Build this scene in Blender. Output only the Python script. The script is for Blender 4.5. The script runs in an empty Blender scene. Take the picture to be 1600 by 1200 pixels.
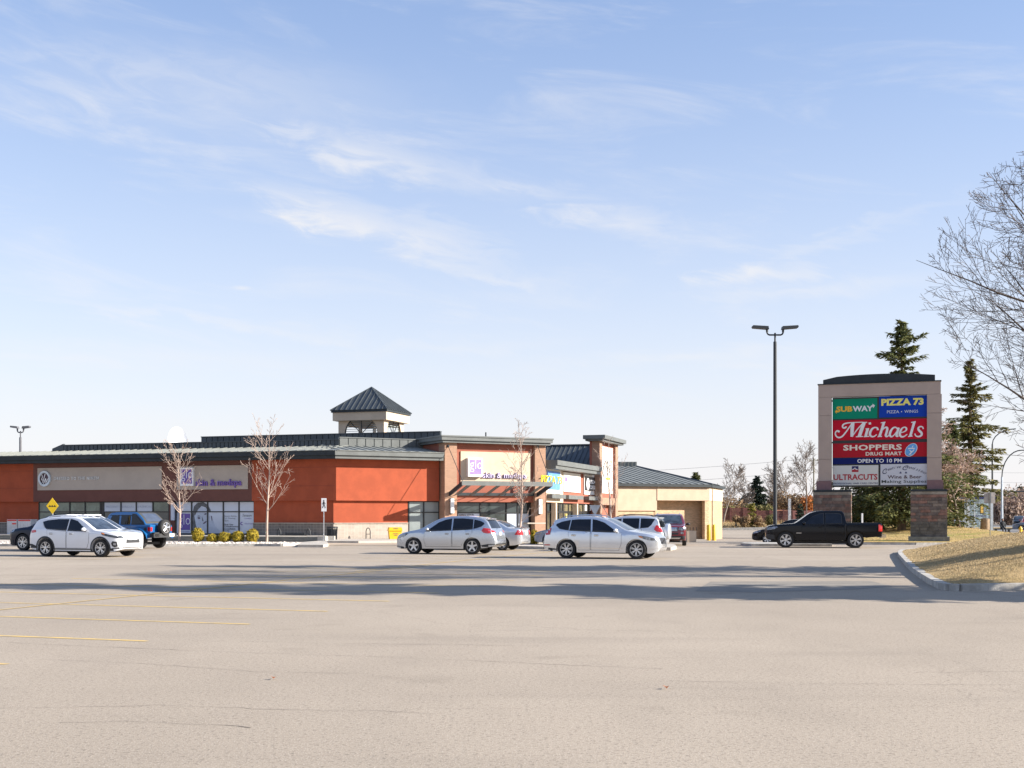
import bpy, bmesh, math, random
from math import sin, cos, tan, pi, radians, sqrt, atan2, exp, hypot
from mathutils import Vector, Matrix, noise
from mathutils.bvhtree import BVHTree

R = random.Random(7)
SC = bpy.context.scene
COL = SC.collection

# ------------------------------------------------------------------ camera
F, HZ, CH = 1900.0, 806.0, 1.65          # focal length in photo pixels, horizon row, eye height
cam = bpy.data.cameras.new('camera')
cam.lens = 36.0 * F / 1600.0
cam.sensor_width = 36.0
cam.shift_y = (HZ - 600.0) / 1600.0
cam.clip_start = 0.1
cam.clip_end = 6000
camo = bpy.data.objects.new('camera', cam)
camo.location = (0, 0, CH)
camo.rotation_euler = (radians(90), 0, 0)
COL.objects.link(camo)
SC.camera = camo

# ------------------------------------------------------------------ sun, sky, exposure
SUN_AZ, SUN_EL = 98.0, 24.0              # degrees clockwise from +Y, degrees above the horizon
sd = Vector((sin(radians(SUN_AZ)) * cos(radians(SUN_EL)), cos(radians(SUN_AZ)) * cos(radians(SUN_EL)), sin(radians(SUN_EL))))
sun = bpy.data.lights.new('sun', 'SUN')
sun.energy = 5.0
sun.angle = radians(0.5)
sun.color = (1.0, 0.93, 0.83)
suno = bpy.data.objects.new('sun', sun)
suno.rotation_euler = sd.to_track_quat('Z', 'Y').to_euler()
suno.location = (60, -10, 40)
COL.objects.link(suno)

w = bpy.data.worlds.new('World')
SC.world = w
w.use_nodes = True
NT = w.node_tree
NT.nodes.clear()


def nd(nt, t, **kw):
    n = nt.nodes.new(t)
    for k, v in kw.items():
        if k == 'ins':
            for i, x in v.items():
                n.inputs[i].default_value = x
        else:
            setattr(n, k, v)
    return n


def mth(nt, op, a, b=None, c=None, clamp=False):
    n = nt.nodes.new('ShaderNodeMath')
    n.operation = op
    n.use_clamp = clamp
    for i, x in enumerate((a, b, c)):
        if x is None:
            continue
        if isinstance(x, (int, float)):
            n.inputs[i].default_value = x
        else:
            nt.links.new(x, n.inputs[i])
    return n.outputs[0]


def mixc(nt, fac, a, b, mode='MIX'):
    n = nt.nodes.new('ShaderNodeMix')
    n.data_type = 'RGBA'
    n.blend_type = mode
    for i, x in ((0, fac), (6, a), (7, b)):
        if isinstance(x, (int, float)):
            n.inputs[i].default_value = x
        elif isinstance(x, tuple):
            n.inputs[i].default_value = (x + (1,))[:4]
        else:
            nt.links.new(x, n.inputs[i])
    return n.outputs[2]


def smooth(nt, x, a, b):
    n = nt.nodes.new('ShaderNodeMapRange')
    n.interpolation_type = 'SMOOTHSTEP'
    n.clamp = True
    nt.links.new(x, n.inputs[0])
    n.inputs[1].default_value = a
    n.inputs[2].default_value = b
    return n.outputs[0]


def build_sky():
    nt = NT
    sky = nd(nt, 'ShaderNodeTexSky', sky_type='NISHITA', sun_disc=False)
    sky.sun_elevation = radians(SUN_EL)
    sky.sun_rotation = radians(SUN_AZ)
    sky.altitude = 600
    sky.air_density = 1.0
    sky.dust_density = 0.6
    sky.ozone_density = 2.0
    tc = nd(nt, 'ShaderNodeTexCoord')
    sp = nd(nt, 'ShaderNodeSeparateXYZ')
    nt.links.new(tc.outputs['Generated'], sp.inputs[0])
    x, y, z = sp.outputs
    az = mth(nt, 'MULTIPLY', mth(nt, 'ARCTAN2', x, y), 57.2958)
    el = mth(nt, 'MULTIPLY', mth(nt, 'ARCSINE', z), 57.2958)
    # cirrus fibres, stretched along the horizon
    cb = nd(nt, 'ShaderNodeCombineXYZ')
    nt.links.new(mth(nt, 'MULTIPLY', az, 0.085), cb.inputs[0])
    nt.links.new(mth(nt, 'ADD', mth(nt, 'MULTIPLY', el, 0.42), mth(nt, 'MULTIPLY', az, 0.05)), cb.inputs[1])
    nz = nd(nt, 'ShaderNodeTexNoise', ins={'Scale': 1.0, 'Detail': 8.0, 'Roughness': 0.62, 'Distortion': 0.6})
    nt.links.new(cb.outputs[0], nz.inputs[0])
    cb2 = nd(nt, 'ShaderNodeCombineXYZ')
    nt.links.new(mth(nt, 'MULTIPLY', az, 0.35), cb2.inputs[0])
    nt.links.new(mth(nt, 'ADD', mth(nt, 'MULTIPLY', el, 1.1), mth(nt, 'MULTIPLY', az, 0.12)), cb2.inputs[1])
    nz2 = nd(nt, 'ShaderNodeTexNoise', ins={'Scale': 1.0, 'Detail': 9.0, 'Roughness': 0.6, 'Distortion': 0.8})
    nt.links.new(cb2.outputs[0], nz2.inputs[0])
    n1, n2 = nz.outputs[0], nz2.outputs[0]
    warp_a = mth(nt, 'MULTIPLY', mth(nt, 'SUBTRACT', n2, 0.5), 9.0)
    warp_b = mth(nt, 'MULTIPLY', mth(nt, 'SUBTRACT', n1, 0.5), 3.4)
    tot = None
    # cloud patches: azimuth, elevation, tilt, half-length, half-height, strength
    for (px, py, tl, ra, rb, s) in ((300, 150, -2, 11.5, 2.6, .45), (590, 245, -13, 7.6, 1.1, .75), (800, 292, -9, 4.2, .5, .5),
                                    (545, 340, -14, 5.8, 1.0, .95), (640, 372, -17, 5.6, 1.1, .8), (770, 430, -9, 3.2, .35, .5),
                                    (955, 345, -2, 3.2, .9, .75), (1185, 432, 5, 3.2, .65, 1.0), (1290, 455, 3, 6.0, .6, .5),
                                    (1330, 375, 14, 7, .5, .3), (330, 500, -6, 9, .35, .45), (820, 470, 0, 4, .6, .25),
                                    (1130, 560, 1, 8.5, .55, .45), (700, 545, 3, 7, .4, .3), (200, 560, 0, 11, .8, .4), (377, 450, 0, .5, .12, .9)):
        a0 = math.degrees(atan2(px - 800, F))
        e0 = math.degrees(atan2((HZ - py) * cos(radians(a0)), F))
        c, s_ = cos(radians(tl)), sin(radians(tl))
        small = ra < 1
        da = mth(nt, 'SUBTRACT', az, a0)
        de = mth(nt, 'SUBTRACT', el, e0)
        if not small:
            da = mth(nt, 'ADD', da, warp_a)
            de = mth(nt, 'ADD', de, warp_b)
        p = mth(nt, 'ADD', mth(nt, 'MULTIPLY', da, c / ra), mth(nt, 'MULTIPLY', de, s_ / ra))
        q = mth(nt, 'ADD', mth(nt, 'MULTIPLY', da, -s_ / rb), mth(nt, 'MULTIPLY', de, c / rb))
        d = mth(nt, 'SQRT', mth(nt, 'ADD', mth(nt, 'MULTIPLY', p, p), mth(nt, 'MULTIPLY', q, q)))
        m = mth(nt, 'MULTIPLY', mth(nt, 'SUBTRACT', 1.0, smooth(nt, d, 0.0, 1.25)), s)
        tot = m if tot is None else mth(nt, 'MAXIMUM', tot, m)
    wisp = smooth(nt, n2, 0.36, 0.66)
    tot = mth(nt, 'MULTIPLY', tot, mth(nt, 'ADD', 0.50, mth(nt, 'MULTIPLY', wisp, 0.50)))
    gen = mth(nt, 'MULTIPLY', smooth(nt, n1, 0.48, 0.78), 0.45)
    tot = mth(nt, 'ADD', tot, gen)
    tot = mth(nt, 'MULTIPLY', tot, smooth(nt, el, -1.0, 3.0))
    # pale air towards the horizon
    hz = mth(nt, 'POWER', mth(nt, 'SUBTRACT', 1.0, mth(nt, 'DIVIDE', mth(nt, 'MAXIMUM', el, 0.0), 34.0, clamp=True)), 2.35)
    base = mixc(nt, 0.35, sky.outputs[0], (SKYW * 0.38, SKYW * 0.54, SKYW * 1.0))
    c1 = mixc(nt, mth(nt, 'MULTIPLY', hz, 1.0, clamp=True), base, (SKYW * 1.09, SKYW * 1.05, SKYW * 1.06))
    c2 = mixc(nt, mth(nt, 'MULTIPLY', tot, 0.78, clamp=True), c1, (SKYW * 1.06, SKYW * 1.05, SKYW * 1.06))
    bg = nd(nt, 'ShaderNodeBackground')
    bg.inputs[1].default_value = 0.1
    nt.links.new(c2, bg.inputs[0])
    out = nd(nt, 'ShaderNodeOutputWorld')
    nt.links.new(bg.outputs[0], out.inputs[0])


SKYW = 3.75
build_sky()
SC.view_settings.view_transform = 'Standard'
SC.view_settings.look = 'None'
SC.view_settings.gamma = 1.0
SC.view_settings.use_curve_mapping = False
SC.view_settings.exposure = 1.22

# ------------------------------------------------------------------ materials
MATS = {}


def srgb(r, g, b):
    f = lambda c: (c / 255 / 12.92) if c <= 10.3 else ((c / 255 + 0.055) / 1.055) ** 2.4
    return (f(r), f(g), f(b))


def mat(name, col, rough=0.7, metal=0.0, var=0.12, scale=3.0, bump=0.0, bscale=60.0, coat=0.0, col2=None, spec=0.5,
        stretch=None, detail=4.0, grime=0.0):
    if name in MATS:
        return MATS[name]
    m = bpy.data.materials.new(name)
    m.use_nodes = True
    nt = m.node_tree
    b = nt.nodes['Principled BSDF']
    b.inputs['Roughness'].default_value = rough
    b.inputs['Metallic'].default_value = metal
    b.inputs['Coat Weight'].default_value = coat
    b.inputs['Coat Roughness'].default_value = 0.04
    b.inputs['Specular IOR Level'].default_value = spec
    tc = nd(nt, 'ShaderNodeTexCoord')
    mp = nd(nt, 'ShaderNodeMapping')
    if stretch:
        mp.inputs['Scale'].default_value = stretch
    nt.links.new(tc.outputs['Object'], mp.inputs[0])
    n = nd(nt, 'ShaderNodeTexNoise', ins={'Scale': scale, 'Detail': detail, 'Roughness': 0.6})
    nt.links.new(mp.outputs[0], n.inputs[0])
    if col2 is None:
        a = tuple(c * (1 - var) for c in col)
        c2 = tuple(min(1, c * (1 + var)) for c in col)
    else:
        a, c2 = col, col2
    out = mixc(nt, smooth(nt, n.outputs[0], 0.35, 0.65), a, c2)
    if grime:
        g = nd(nt, 'ShaderNodeTexNoise', ins={'Scale': 0.7, 'Detail': 6.0, 'Roughness': 0.65})
        mp2 = nd(nt, 'ShaderNodeMapping')
        mp2.inputs['Scale'].default_value = (1, 1, 0.25)
        nt.links.new(tc.outputs['Object'], mp2.inputs[0])
        nt.links.new(mp2.outputs[0], g.inputs[0])
        out = mixc(nt, mth(nt, 'MULTIPLY', smooth(nt, g.outputs[0], 0.5, 0.75), grime), out, tuple(c * 0.55 for c in col))
    nt.links.new(out, b.inputs['Base Color'])
    if bump:
        bn = nd(nt, 'ShaderNodeTexNoise', ins={'Scale': bscale, 'Detail': 3.0})
        nt.links.new(tc.outputs['Object'], bn.inputs[0])
        bp = nd(nt, 'ShaderNodeBump', ins={'Strength': bump, 'Distance': 0.02})
        nt.links.new(bn.outputs[0], bp.inputs['Height'])
        nt.links.new(bp.outputs[0], b.inputs['Normal'])
    MATS[name] = m
    return m


def paint(name, col, metal=0.0, rough=0.3):
    return mat(name, col, rough=rough, metal=metal, var=0.03, scale=1.5, coat=1.0)


def blockmat(name, az, col, mortar, bw, bh, offset=0.5, var=0.2):
    """masonry: courses run along the heading az"""
    if name in MATS:
        return MATS[name]
    m = bpy.data.materials.new(name)
    m.use_nodes = True
    nt = m.node_tree
    b = nt.nodes['Principled BSDF']
    b.inputs['Roughness'].default_value = 0.9
    g = nd(nt, 'ShaderNodeNewGeometry')
    sp = nd(nt, 'ShaderNodeSeparateXYZ')
    nt.links.new(g.outputs['Position'], sp.inputs[0])
    u = mth(nt, 'ADD', mth(nt, 'MULTIPLY', sp.outputs[0], sin(radians(az))), mth(nt, 'MULTIPLY', sp.outputs[1], cos(radians(az))))
    cb = nd(nt, 'ShaderNodeCombineXYZ')
    nt.links.new(u, cb.inputs[0])
    nt.links.new(sp.outputs[2], cb.inputs[1])
    br = nd(nt, 'ShaderNodeTexBrick', offset=offset, ins={'Scale': 1.0, 'Mortar Size': 0.012 if bh > .1 else .006, 'Brick Width': bw, 'Row Height': bh, 'Bias': 0.0})
    br.inputs['Color1'].default_value = tuple(c * (1 - var) for c in col) + (1,)
    br.inputs['Color2'].default_value = tuple(c * (1 + var) for c in col) + (1,)
    br.inputs['Mortar'].default_value = mortar + (1,)
    nt.links.new(cb.outputs[0], br.inputs[0])
    n = nd(nt, 'ShaderNodeTexNoise', ins={'Scale': 1.5, 'Detail': 5.0})
    nt.links.new(g.outputs['Position'], n.inputs[0])
    c = mixc(nt, mth(nt, 'MULTIPLY', n.outputs[0], 0.4), br.outputs[0], tuple(x * 0.6 for x in col))
    nt.links.new(c, b.inputs['Base Color'])
    bp = nd(nt, 'ShaderNodeBump', ins={'Strength': 0.6, 'Distance': 0.015})
    nt.links.new(mth(nt, 'SUBTRACT', 1.0, br.outputs[1]), bp.inputs['Height'])
    nt.links.new(bp.outputs[0], b.inputs['Normal'])
    MATS[name] = m
    return m


def glassmat(name, col=(0.02, 0.025, 0.03), rough=0.04, var=0.3, scale=1.3, spec=0.8):
    return mat(name, col, rough=rough, var=var, scale=scale, spec=spec)


# ------------------------------------------------------------------ mesh collector
class MB:
    def __init__(self):
        self.v, self.f, self.m = [], [], []

    def add(self, verts, faces, mi=0, M=None):
        o = len(self.v)
        flip = False
        if M is not None:
            flip = M.to_3x3().determinant() < 0
            verts = [M @ Vector(p) for p in verts]
        self.v.extend(tuple(p) for p in verts)
        for f in faces:
            f = [i + o for i in f]
            if flip:
                f.reverse()
            self.f.append(f)
            self.m.append(mi)
        return self

    def box(self, x0, x1, y0, y1, z0, z1, mi=0, M=None):
        x0, x1 = min(x0, x1), max(x0, x1)
        y0, y1 = min(y0, y1), max(y0, y1)
        z0, z1 = min(z0, z1), max(z0, z1)
        v = [(x0, y0, z0), (x1, y0, z0), (x1, y1, z0), (x0, y1, z0), (x0, y0, z1), (x1, y0, z1), (x1, y1, z1), (x0, y1, z1)]
        return self.add(v, [(0, 3, 2, 1), (4, 5, 6, 7), (0, 1, 5, 4), (1, 2, 6, 5), (2, 3, 7, 6), (3, 0, 4, 7)], mi, M)

    def prism(self, pts, a, b, axis='z', mi=0, M=None):
        """polygon pts (2D) extruded from a to b along an axis"""
        n = len(pts)
        if axis == 'z':
            mk = lambda p, t: (p[0], p[1], t)
        elif axis == 'y':
            mk = lambda p, t: (p[0], t, p[1])
        else:
            mk = lambda p, t: (t, p[0], p[1])
        v = [mk(p, a) for p in pts] + [mk(p, b) for p in pts]
        f = [list(range(n))[::-1], list(range(n, 2 * n))]
        for i in range(n):
            j = (i + 1) % n
            f.append((i, j, j + n, i + n))
        return self.add(v, f, mi, M)

    def tube(self, path, rad, n=8, mi=0, cap=True, M=None):
        """path: list of points, rad: number or list"""
        P = [Vector(p) for p in path]
        k = len(P)
        rs = rad if isinstance(rad, (list, tuple)) else [rad] * k
        v, f = [], []
        ref = None
        for i in range(k):
            t = (P[min(i + 1, k - 1)] - P[max(i - 1, 0)])
            if t.length < 1e-9:
                t = Vector((0, 0, 1))
            t.normalize()
            if ref is None:
                ref = t.orthogonal().normalized()
            a = (ref - t * ref.dot(t))
            if a.length < 1e-6:
                a = t.orthogonal()
            a.normalize()
            ref = a
            b = t.cross(a)
            for j in range(n):
                w_ = 2 * pi * j / n
                v.append(P[i] + (a * cos(w_) + b * sin(w_)) * rs[i])
        for i in range(k - 1):
            for j in range(n):
                j2 = (j + 1) % n
                f.append((i * n + j, i * n + j2, (i + 1) * n + j2, (i + 1) * n + j))
        if cap:
            f.append(list(range(n))[::-1])
            f.append([(k - 1) * n + j for j in range(n)])
        return self.add(v, f, mi, M)

    def lathe(self, prof, n=24, mi=0, M=None, ax='z'):
        """prof: (radius, height) pairs about the z axis (or y)"""
        v, f = [], []
        for (r, h) in prof:
            for j in range(n):
                a = 2 * pi * j / n
                v.append((r * cos(a), r * sin(a), h) if ax == 'z' else (r * cos(a), h, r * sin(a)))
        for i in range(len(prof) - 1):
            for j in range(n):
                j2 = (j + 1) % n
                f.append((i * n + j, i * n + j2, (i + 1) * n + j2, (i + 1) * n + j))
        f.append(list(range(n))[::-1])
        f.append([(len(prof) - 1) * n + j for j in range(n)])
        return self.add(v, f, mi, M)

    def sphere(self, c, r, nu=12, nv=8, mi=0, M=None):
        rx, ry, rz = r if isinstance(r, (tuple, list)) else (r, r, r)
        v, f = [(c[0], c[1], c[2] - rz)], []
        for i in range(1, nv):
            t = -pi / 2 + pi * i / nv
            for j in range(nu):
                a = 2 * pi * j / nu
                v.append((c[0] + rx * cos(t) * cos(a), c[1] + ry * cos(t) * sin(a), c[2] + rz * sin(t)))
        v.append((c[0], c[1], c[2] + rz))
        for j in range(nu):
            j2 = (j + 1) % nu
            f.append((0, 1 + j2, 1 + j))
            for i in range(nv - 2):
                a = 1 + i * nu
                f.append((a + j, a + j2, a + nu + j2, a + nu + j))
            a = 1 + (nv - 2) * nu
            f.append((a + j, a + j2, len(v) - 1))
        return self.add(v, f, mi, M)

    def build(self, name, mats, parent=None, local=False, smooth=0, label=None, stuff=False, at=None):
        me = bpy.data.meshes.new(name)
        root = parent
        while root is not None and root.parent is not None:
            root = root.parent
        off = Vector((0, 0, 0))
        if not local:
            off = root.location.copy() if root is not None else (Vector(at) if at is not None else off)
        vs = [(p[0] - off[0], p[1] - off[1], p[2] - off[2]) for p in self.v] if off.length else self.v
        me.from_pydata(vs, [], self.f)
        if not isinstance(mats, (list, tuple)):
            mats = [mats]
        for m in mats:
            me.materials.append(m)
        if len(mats) > 1:
            me.polygons.foreach_set('material_index', self.m)
        if smooth:
            me.polygons.foreach_set('use_smooth', [True] * len(me.polygons))
            if smooth < 180:
                me.set_sharp_from_angle(angle=radians(smooth))
        me.update()
        o = bpy.data.objects.new(name, me)
        if parent is not None:
            o.parent = parent
        elif at is not None:
            o.location = at
        COL.objects.link(o)
        if label:
            o['label'] = label
        if stuff:
            o['kind'] = 'stuff'
        return o


def tag(o, label, cat, group=None):
    o['label'] = label
    o['category'] = cat
    if group:
        o['group'] = group
    return o


def thing(name, loc, label, cat, group=None, rz=0.0):
    o = bpy.data.objects.new(name, None)
    o.empty_display_size = 0.3
    o.location = loc
    o.rotation_euler = (0, 0, rz)
    COL.objects.link(o)
    return tag(o, label, cat, group)


def struct(o, kind='structure'):
    o['kind'] = kind
    return o


def copy_tree(o, parent=None):
    c = o.copy()
    COL.objects.link(c)
    if parent is not None:
        c.parent = parent
    for ch in list(o.children):
        copy_tree(ch, c)
    return c


# ------------------------------------------------------------------ terrain heights and pixel helpers
def S(t):
    t = max(0.0, min(1.0, t))
    return t * t * (3 - 2 * t)


def gz(x, y):
    """height of the paved ground"""
    d = -0.65 * S((y - 84) / 26) * S((x + 8) / 8) * (1 - S((x - 0.262 * y) / 6))
    d += 0.5 * S((y - 200) / 200)
    return d


def P(px, py, zf=gz, dz=0.0):
    """ground point seen at photo pixel (px, py)"""
    s = (px - 800) / F
    lo, hi = 3.0, 900.0
    for _ in range(60):
        m = (lo + hi) / 2
        if zf(s * m, m) + dz < CH - (py - HZ) * m / F:
            lo = m
        else:
            hi = m
    return Vector((s * lo, lo, zf(s * lo, lo) + dz))


def at(px, py, Y):
    return Vector(((px - 800) / F * Y, Y, CH + (HZ - py) * Y / F))


class Wall:
    """vertical plane: u runs along heading az (to the right seen from outside), o outwards, z up"""

    def __init__(self, ox, oy, az):
        self.O = Vector((ox, oy))
        self.U = Vector((sin(radians(az)), cos(radians(az))))
        self.N = Vector((cos(radians(az)), -sin(radians(az))))
        # outside is the side of the camera
        if self.N.dot(-self.O) < 0:
            self.N = -self.N
        self.az = az
        self.M = Matrix(((self.U.x, self.N.x, 0, ox), (self.U.y, self.N.y, 0, oy), (0, 0, 1, 0), (0, 0, 0, 1)))

    def u(self, px, o=0.0):
        s = (px - 800) / F
        bx, by = self.O.x + o * self.N.x, self.O.y + o * self.N.y
        return (s * by - bx) / (self.U.x - s * self.U.y)

    def p(self, u, o=0.0):
        return self.O + self.U * u + self.N * o

    def z(self, px, py, o=0.0):
        y = self.p(self.u(px, o), o).y
        return CH + (HZ - py) * y / F

    def w(self, u, o, z):
        q = self.p(u, o)
        return Vector((q.x, q.y, z))


def text_geo(s, bold=0.0, shear=0.0, space=1.0, res=2):
    c = bpy.data.curves.new('t', 'FONT')
    c.body = s
    c.offset = bold
    c.shear = shear
    c.space_character = space
    c.resolution_u = res
    o = bpy.data.objects.new('t', c)
    me = bpy.data.meshes.new_from_object(o)
    v = [tuple(p.co) for p in me.vertices]
    f = [tuple(p.vertices) for p in me.polygons]
    bpy.data.objects.remove(o)
    bpy.data.curves.remove(c)
    bpy.data.meshes.remove(me)
    return v, f


def text_on(mb, W, s, u0, u1, z0, z1, o, mi=0, depth=0.0, **kw):
    """lettering fitted to a box on a wall; depth extrudes outwards"""
    v, f = text_geo(s, **kw)
    xs, ys = [p[0] for p in v], [p[1] for p in v]
    ax, bx, ay, by = min(xs), max(xs), min(ys), max(ys)
    q = [(u0 + (p[0] - ax) / (bx - ax) * (u1 - u0), z0 + (p[1] - ay) / (by - ay) * (z1 - z0)) for p in v]
    M = W.M if hasattr(W, 'M') else W
    n = len(q)
    if depth <= 0:
        mb.add([(a, o, b) for a, b in q], f, mi, M)
        return
    ed = {}
    for t in f:
        for i in range(len(t)):
            a, b = t[i], t[(i + 1) % len(t)]
            if (b, a) in ed:
                del ed[(b, a)]
            else:
                ed[(a, b)] = 1
    vv = [(a, o + depth, b) for a, b in q] + [(a, o, b) for a, b in q]
    mb.add(vv, list(f) + [(a, b, b + n, a + n) for a, b in ed], mi, M)


def catmull(pts, sub=6):
    out = []
    n = len(pts)
    for i in range(n - 1):
        p0, p1, p2, p3 = pts[max(i - 1, 0)], pts[i], pts[i + 1], pts[min(i + 2, n - 1)]
        for k in range(sub):
            t = k / sub
            out.append(tuple(0.5 * ((2 * p1[j]) + (-p0[j] + p2[j]) * t + (2 * p0[j] - 5 * p1[j] + 4 * p2[j] - p3[j]) * t * t +
                                    (-p0[j] + 3 * p1[j] - 3 * p2[j] + p3[j]) * t ** 3) for j in range(len(p1))))
    out.append(tuple(pts[-1]))
    return out


def ribbon(pts, wd, cap=True):
    """2D stroke of width wd -> verts, faces"""
    n = len(pts)
    v, f = [], []
    for i in range(n):
        a, b = pts[max(i - 1, 0)], pts[min(i + 1, n - 1)]
        dx, dy = b[0] - a[0], b[1] - a[1]
        l = hypot(dx, dy) or 1
        w_ = (wd[i] if isinstance(wd, list) else wd) / 2
        v += [(pts[i][0] - dy / l * w_, pts[i][1] + dx / l * w_), (pts[i][0] + dy / l * w_, pts[i][1] - dx / l * w_)]
    for i in range(n - 1):
        f.append((2 * i, 2 * i + 1, 2 * i + 3, 2 * i + 2))
    return v, f

# ------------------------------------------------------------------ ground
def asphalt_mat():
    m = bpy.data.materials.new('aged_asphalt')
    m.use_nodes = True
    nt = m.node_tree
    b = nt.nodes['Principled BSDF']
    b.inputs['Roughness'].default_value = 0.92
    b.inputs['Specular IOR Level'].default_value = 0.25
    g = nd(nt, 'ShaderNodeNewGeometry')
    pos = g.outputs['Position']
    def no(scale, det, st=None, rough=0.6):
        mp = nd(nt, 'ShaderNodeMapping')
        if st:
            mp.inputs['Scale'].default_value = st[0]
            mp.inputs['Rotation'].default_value = (0, 0, st[1])
        nt.links.new(pos, mp.inputs[0])
        n = nd(nt, 'ShaderNodeTexNoise', ins={'Scale': scale, 'Detail': det, 'Roughness': rough})
        nt.links.new(mp.outputs[0], n.inputs[0])
        return n.outputs[0]
    big = no(0.09, 5)
    mid = no(0.8, 5, ((1, 0.35, 1), radians(10)))
    fine = no(26.0, 4, None, 0.75)
    agg = no(75.0, 2)
    streak = no(0.22, 4, ((0.35, 1.6, 1), radians(12)))
    c = mixc(nt, smooth(nt, big, 0.35, 0.65), (0.330, 0.275, 0.214), (0.385, 0.322, 0.252))
    stn = no(0.55, 2)
    c = mixc(nt, mth(nt, 'MULTIPLY', smooth(nt, stn, 0.63, 0.74), 0.42), c, (0.20, 0.165, 0.125))
    c = mixc(nt, mth(nt, 'MULTIPLY', smooth(nt, mid, 0.45, 0.8), 0.45), c, (0.27, 0.226, 0.178))
    c = mixc(nt, mth(nt, 'MULTIPLY', smooth(nt, streak, 0.50, 0.70), 0.55), c, (0.255, 0.214, 0.170))
    c = mixc(nt, mth(nt, 'MULTIPLY', smooth(nt, fine, 0.50, 0.66), 0.75), c, (0.155, 0.128, 0.100))
    c = mixc(nt, mth(nt, 'MULTIPLY', smooth(nt, agg, 0.55, 0.70), 0.8), c, (0.58, 0.51, 0.43))
    # hairline cracks
    v = nd(nt, 'ShaderNodeTexVoronoi', feature='DISTANCE_TO_EDGE', ins={'Scale': 0.16})
    wp = nd(nt, 'ShaderNodeTexNoise', ins={'Scale': 0.9, 'Detail': 6.0, 'Roughness': 0.7})
    nt.links.new(pos, wp.inputs[0])
    ad = nd(nt, 'ShaderNodeMixRGB', blend_type='ADD', ins={0: 1.6})
    nt.links.new(pos, ad.inputs[1])
    nt.links.new(wp.outputs[1], ad.inputs[2])
    nt.links.new(ad.outputs[0], v.inputs[0])
    cr = mth(nt, 'SUBTRACT', 1.0, smooth(nt, v.outputs[0], 0.0005, 0.0022))
    cr = mth(nt, 'MULTIPLY', cr, smooth(nt, big, 0.45, 0.6))
    c = mixc(nt, mth(nt, 'MULTIPLY', cr, 0.4), c, (0.10, 0.085, 0.07))
    nt.links.new(c, b.inputs['Base Color'])
    bp = nd(nt, 'ShaderNodeBump', ins={'Strength': 0.5, 'Distance': 0.008})
    nt.links.new(mth(nt, 'ADD', mth(nt, 'MULTIPLY', fine, 1.0), mth(nt, 'MULTIPLY', agg, 0.5)), bp.inputs['Height'])
    nt.links.new(bp.outputs[0], b.inputs['Normal'])
    return m


M_ASPH = asphalt_mat()
M_CONC = mat('pale_concrete', (0.46, 0.42, 0.36), 0.9, var=0.12, scale=2.0, bump=0.3, grime=0.35)
M_KERB = mat('kerb_concrete', (0.40, 0.38, 0.345), 0.9, var=0.2, scale=3.0, bump=0.5, bscale=40, grime=0.5)
M_YEL = mat('faded_yellow_line', (0.66, 0.45, 0.14), 0.85, var=0.16, scale=4.0, col2=(0.50, 0.37, 0.18))
M_CRACK = mat('crack_dark', (0.185, 0.155, 0.125), 0.95, var=0.4, scale=8)
M_ROAD = mat('street_asphalt', (0.17, 0.165, 0.16), 0.9, var=0.12, scale=0.5)
M_PATCH = mat('asphalt_patch', (0.225, 0.20, 0.168), 0.9, var=0.1, scale=1.5, bump=0.3)


def grid_mesh(xs, ys, zf):
    mb = MB()
    nx = len(xs)
    v = [(x, y, zf(x, y)) for y in ys for x in xs]
    f = [(j * nx + i, j * nx + i + 1, (j + 1) * nx + i + 1, (j + 1) * nx + i) for j in range(len(ys) - 1) for i in range(nx - 1)]
    mb.add(v, f)
    return mb


xs = [-3000, -1200, -500, -200, -120, -80, -60, -40, -25, -15] + [-8 + 1.5 * i for i in range(40)] + [60, 70, 90, 120, 200, 500, 1200, 3000]
ys = [-300, -60, -10, 0, 20, 40, 60, 80] + [84 + 2 * i for i in range(60)] + [210, 230, 260, 300, 360, 420, 600, 1200, 3500]
struct(grid_mesh(xs, ys, gz).build('ground', M_ASPH, smooth=180))


def strip(mb, p, q, wd, z=0.004, mi=0, zf=gz):
    p, q = Vector(p[:2]), Vector(q[:2])
    d = (q - p).normalized()
    n = Vector((-d.y, d.x)) * wd / 2
    k = max(1, int((q - p).length / 4))
    vs = []
    for i in range(k + 1):
        c = p.lerp(q, i / k)
        for s in (1, -1):
            e = c + n * s
            vs.append((e.x, e.y, zf(e.x, e.y) + z))
    mb.add(vs, [(2 * i, 2 * i + 1, 2 * i + 3, 2 * i + 2) for i in range(k)], mi)


# parking bay lines: rows run along heading 18, bays along heading 108 (parallel to the long shop front)
HU = Vector((sin(radians(18)), cos(radians(18))))
HV = Vector((-cos(radians(18)), sin(radians(18))))
pl = MB()
E0 = Vector((-4.80, 16.0))
for k in range(-2, 9):
    e = E0 + HU * (2.62 * k)
    strip(pl, e, e + HV * (11.4 if k > -2 else 3.0), 0.105)
c0 = E0 + HV * 5.6
strip(pl, c0 + HU * -5, c0 + HU * 24, 0.085, 0.008)
for row in (P(690, 866), ):
    b0 = Vector((row.x, row.y))
    for k in range(-3, 4):
        e = b0 + HU * (2.7 * k) + HV * -1.0
        strip(pl, e + HV * -5, e + HV * 2.2, 0.09)
    strip(pl, b0 + HV * -3.5 + HU * -16, b0 + HV * -3.5 + HU * 8, 0.09, 0.008)
for k in range(3):
    e = P(-20, 872)
    b0 = Vector((e.x, e.y)) + HU * (2.7 * k)
    strip(pl, b0, b0 - HV * 5.2, 0.09)
for (a, b_) in (((520, 852), (560, 853)), ((590, 854), (625, 854)), ((700, 858), (860, 862))):
    strip(pl, P(*a), P(*b_), 0.1)
struct(pl.build('parking_lines', M_YEL))

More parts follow.
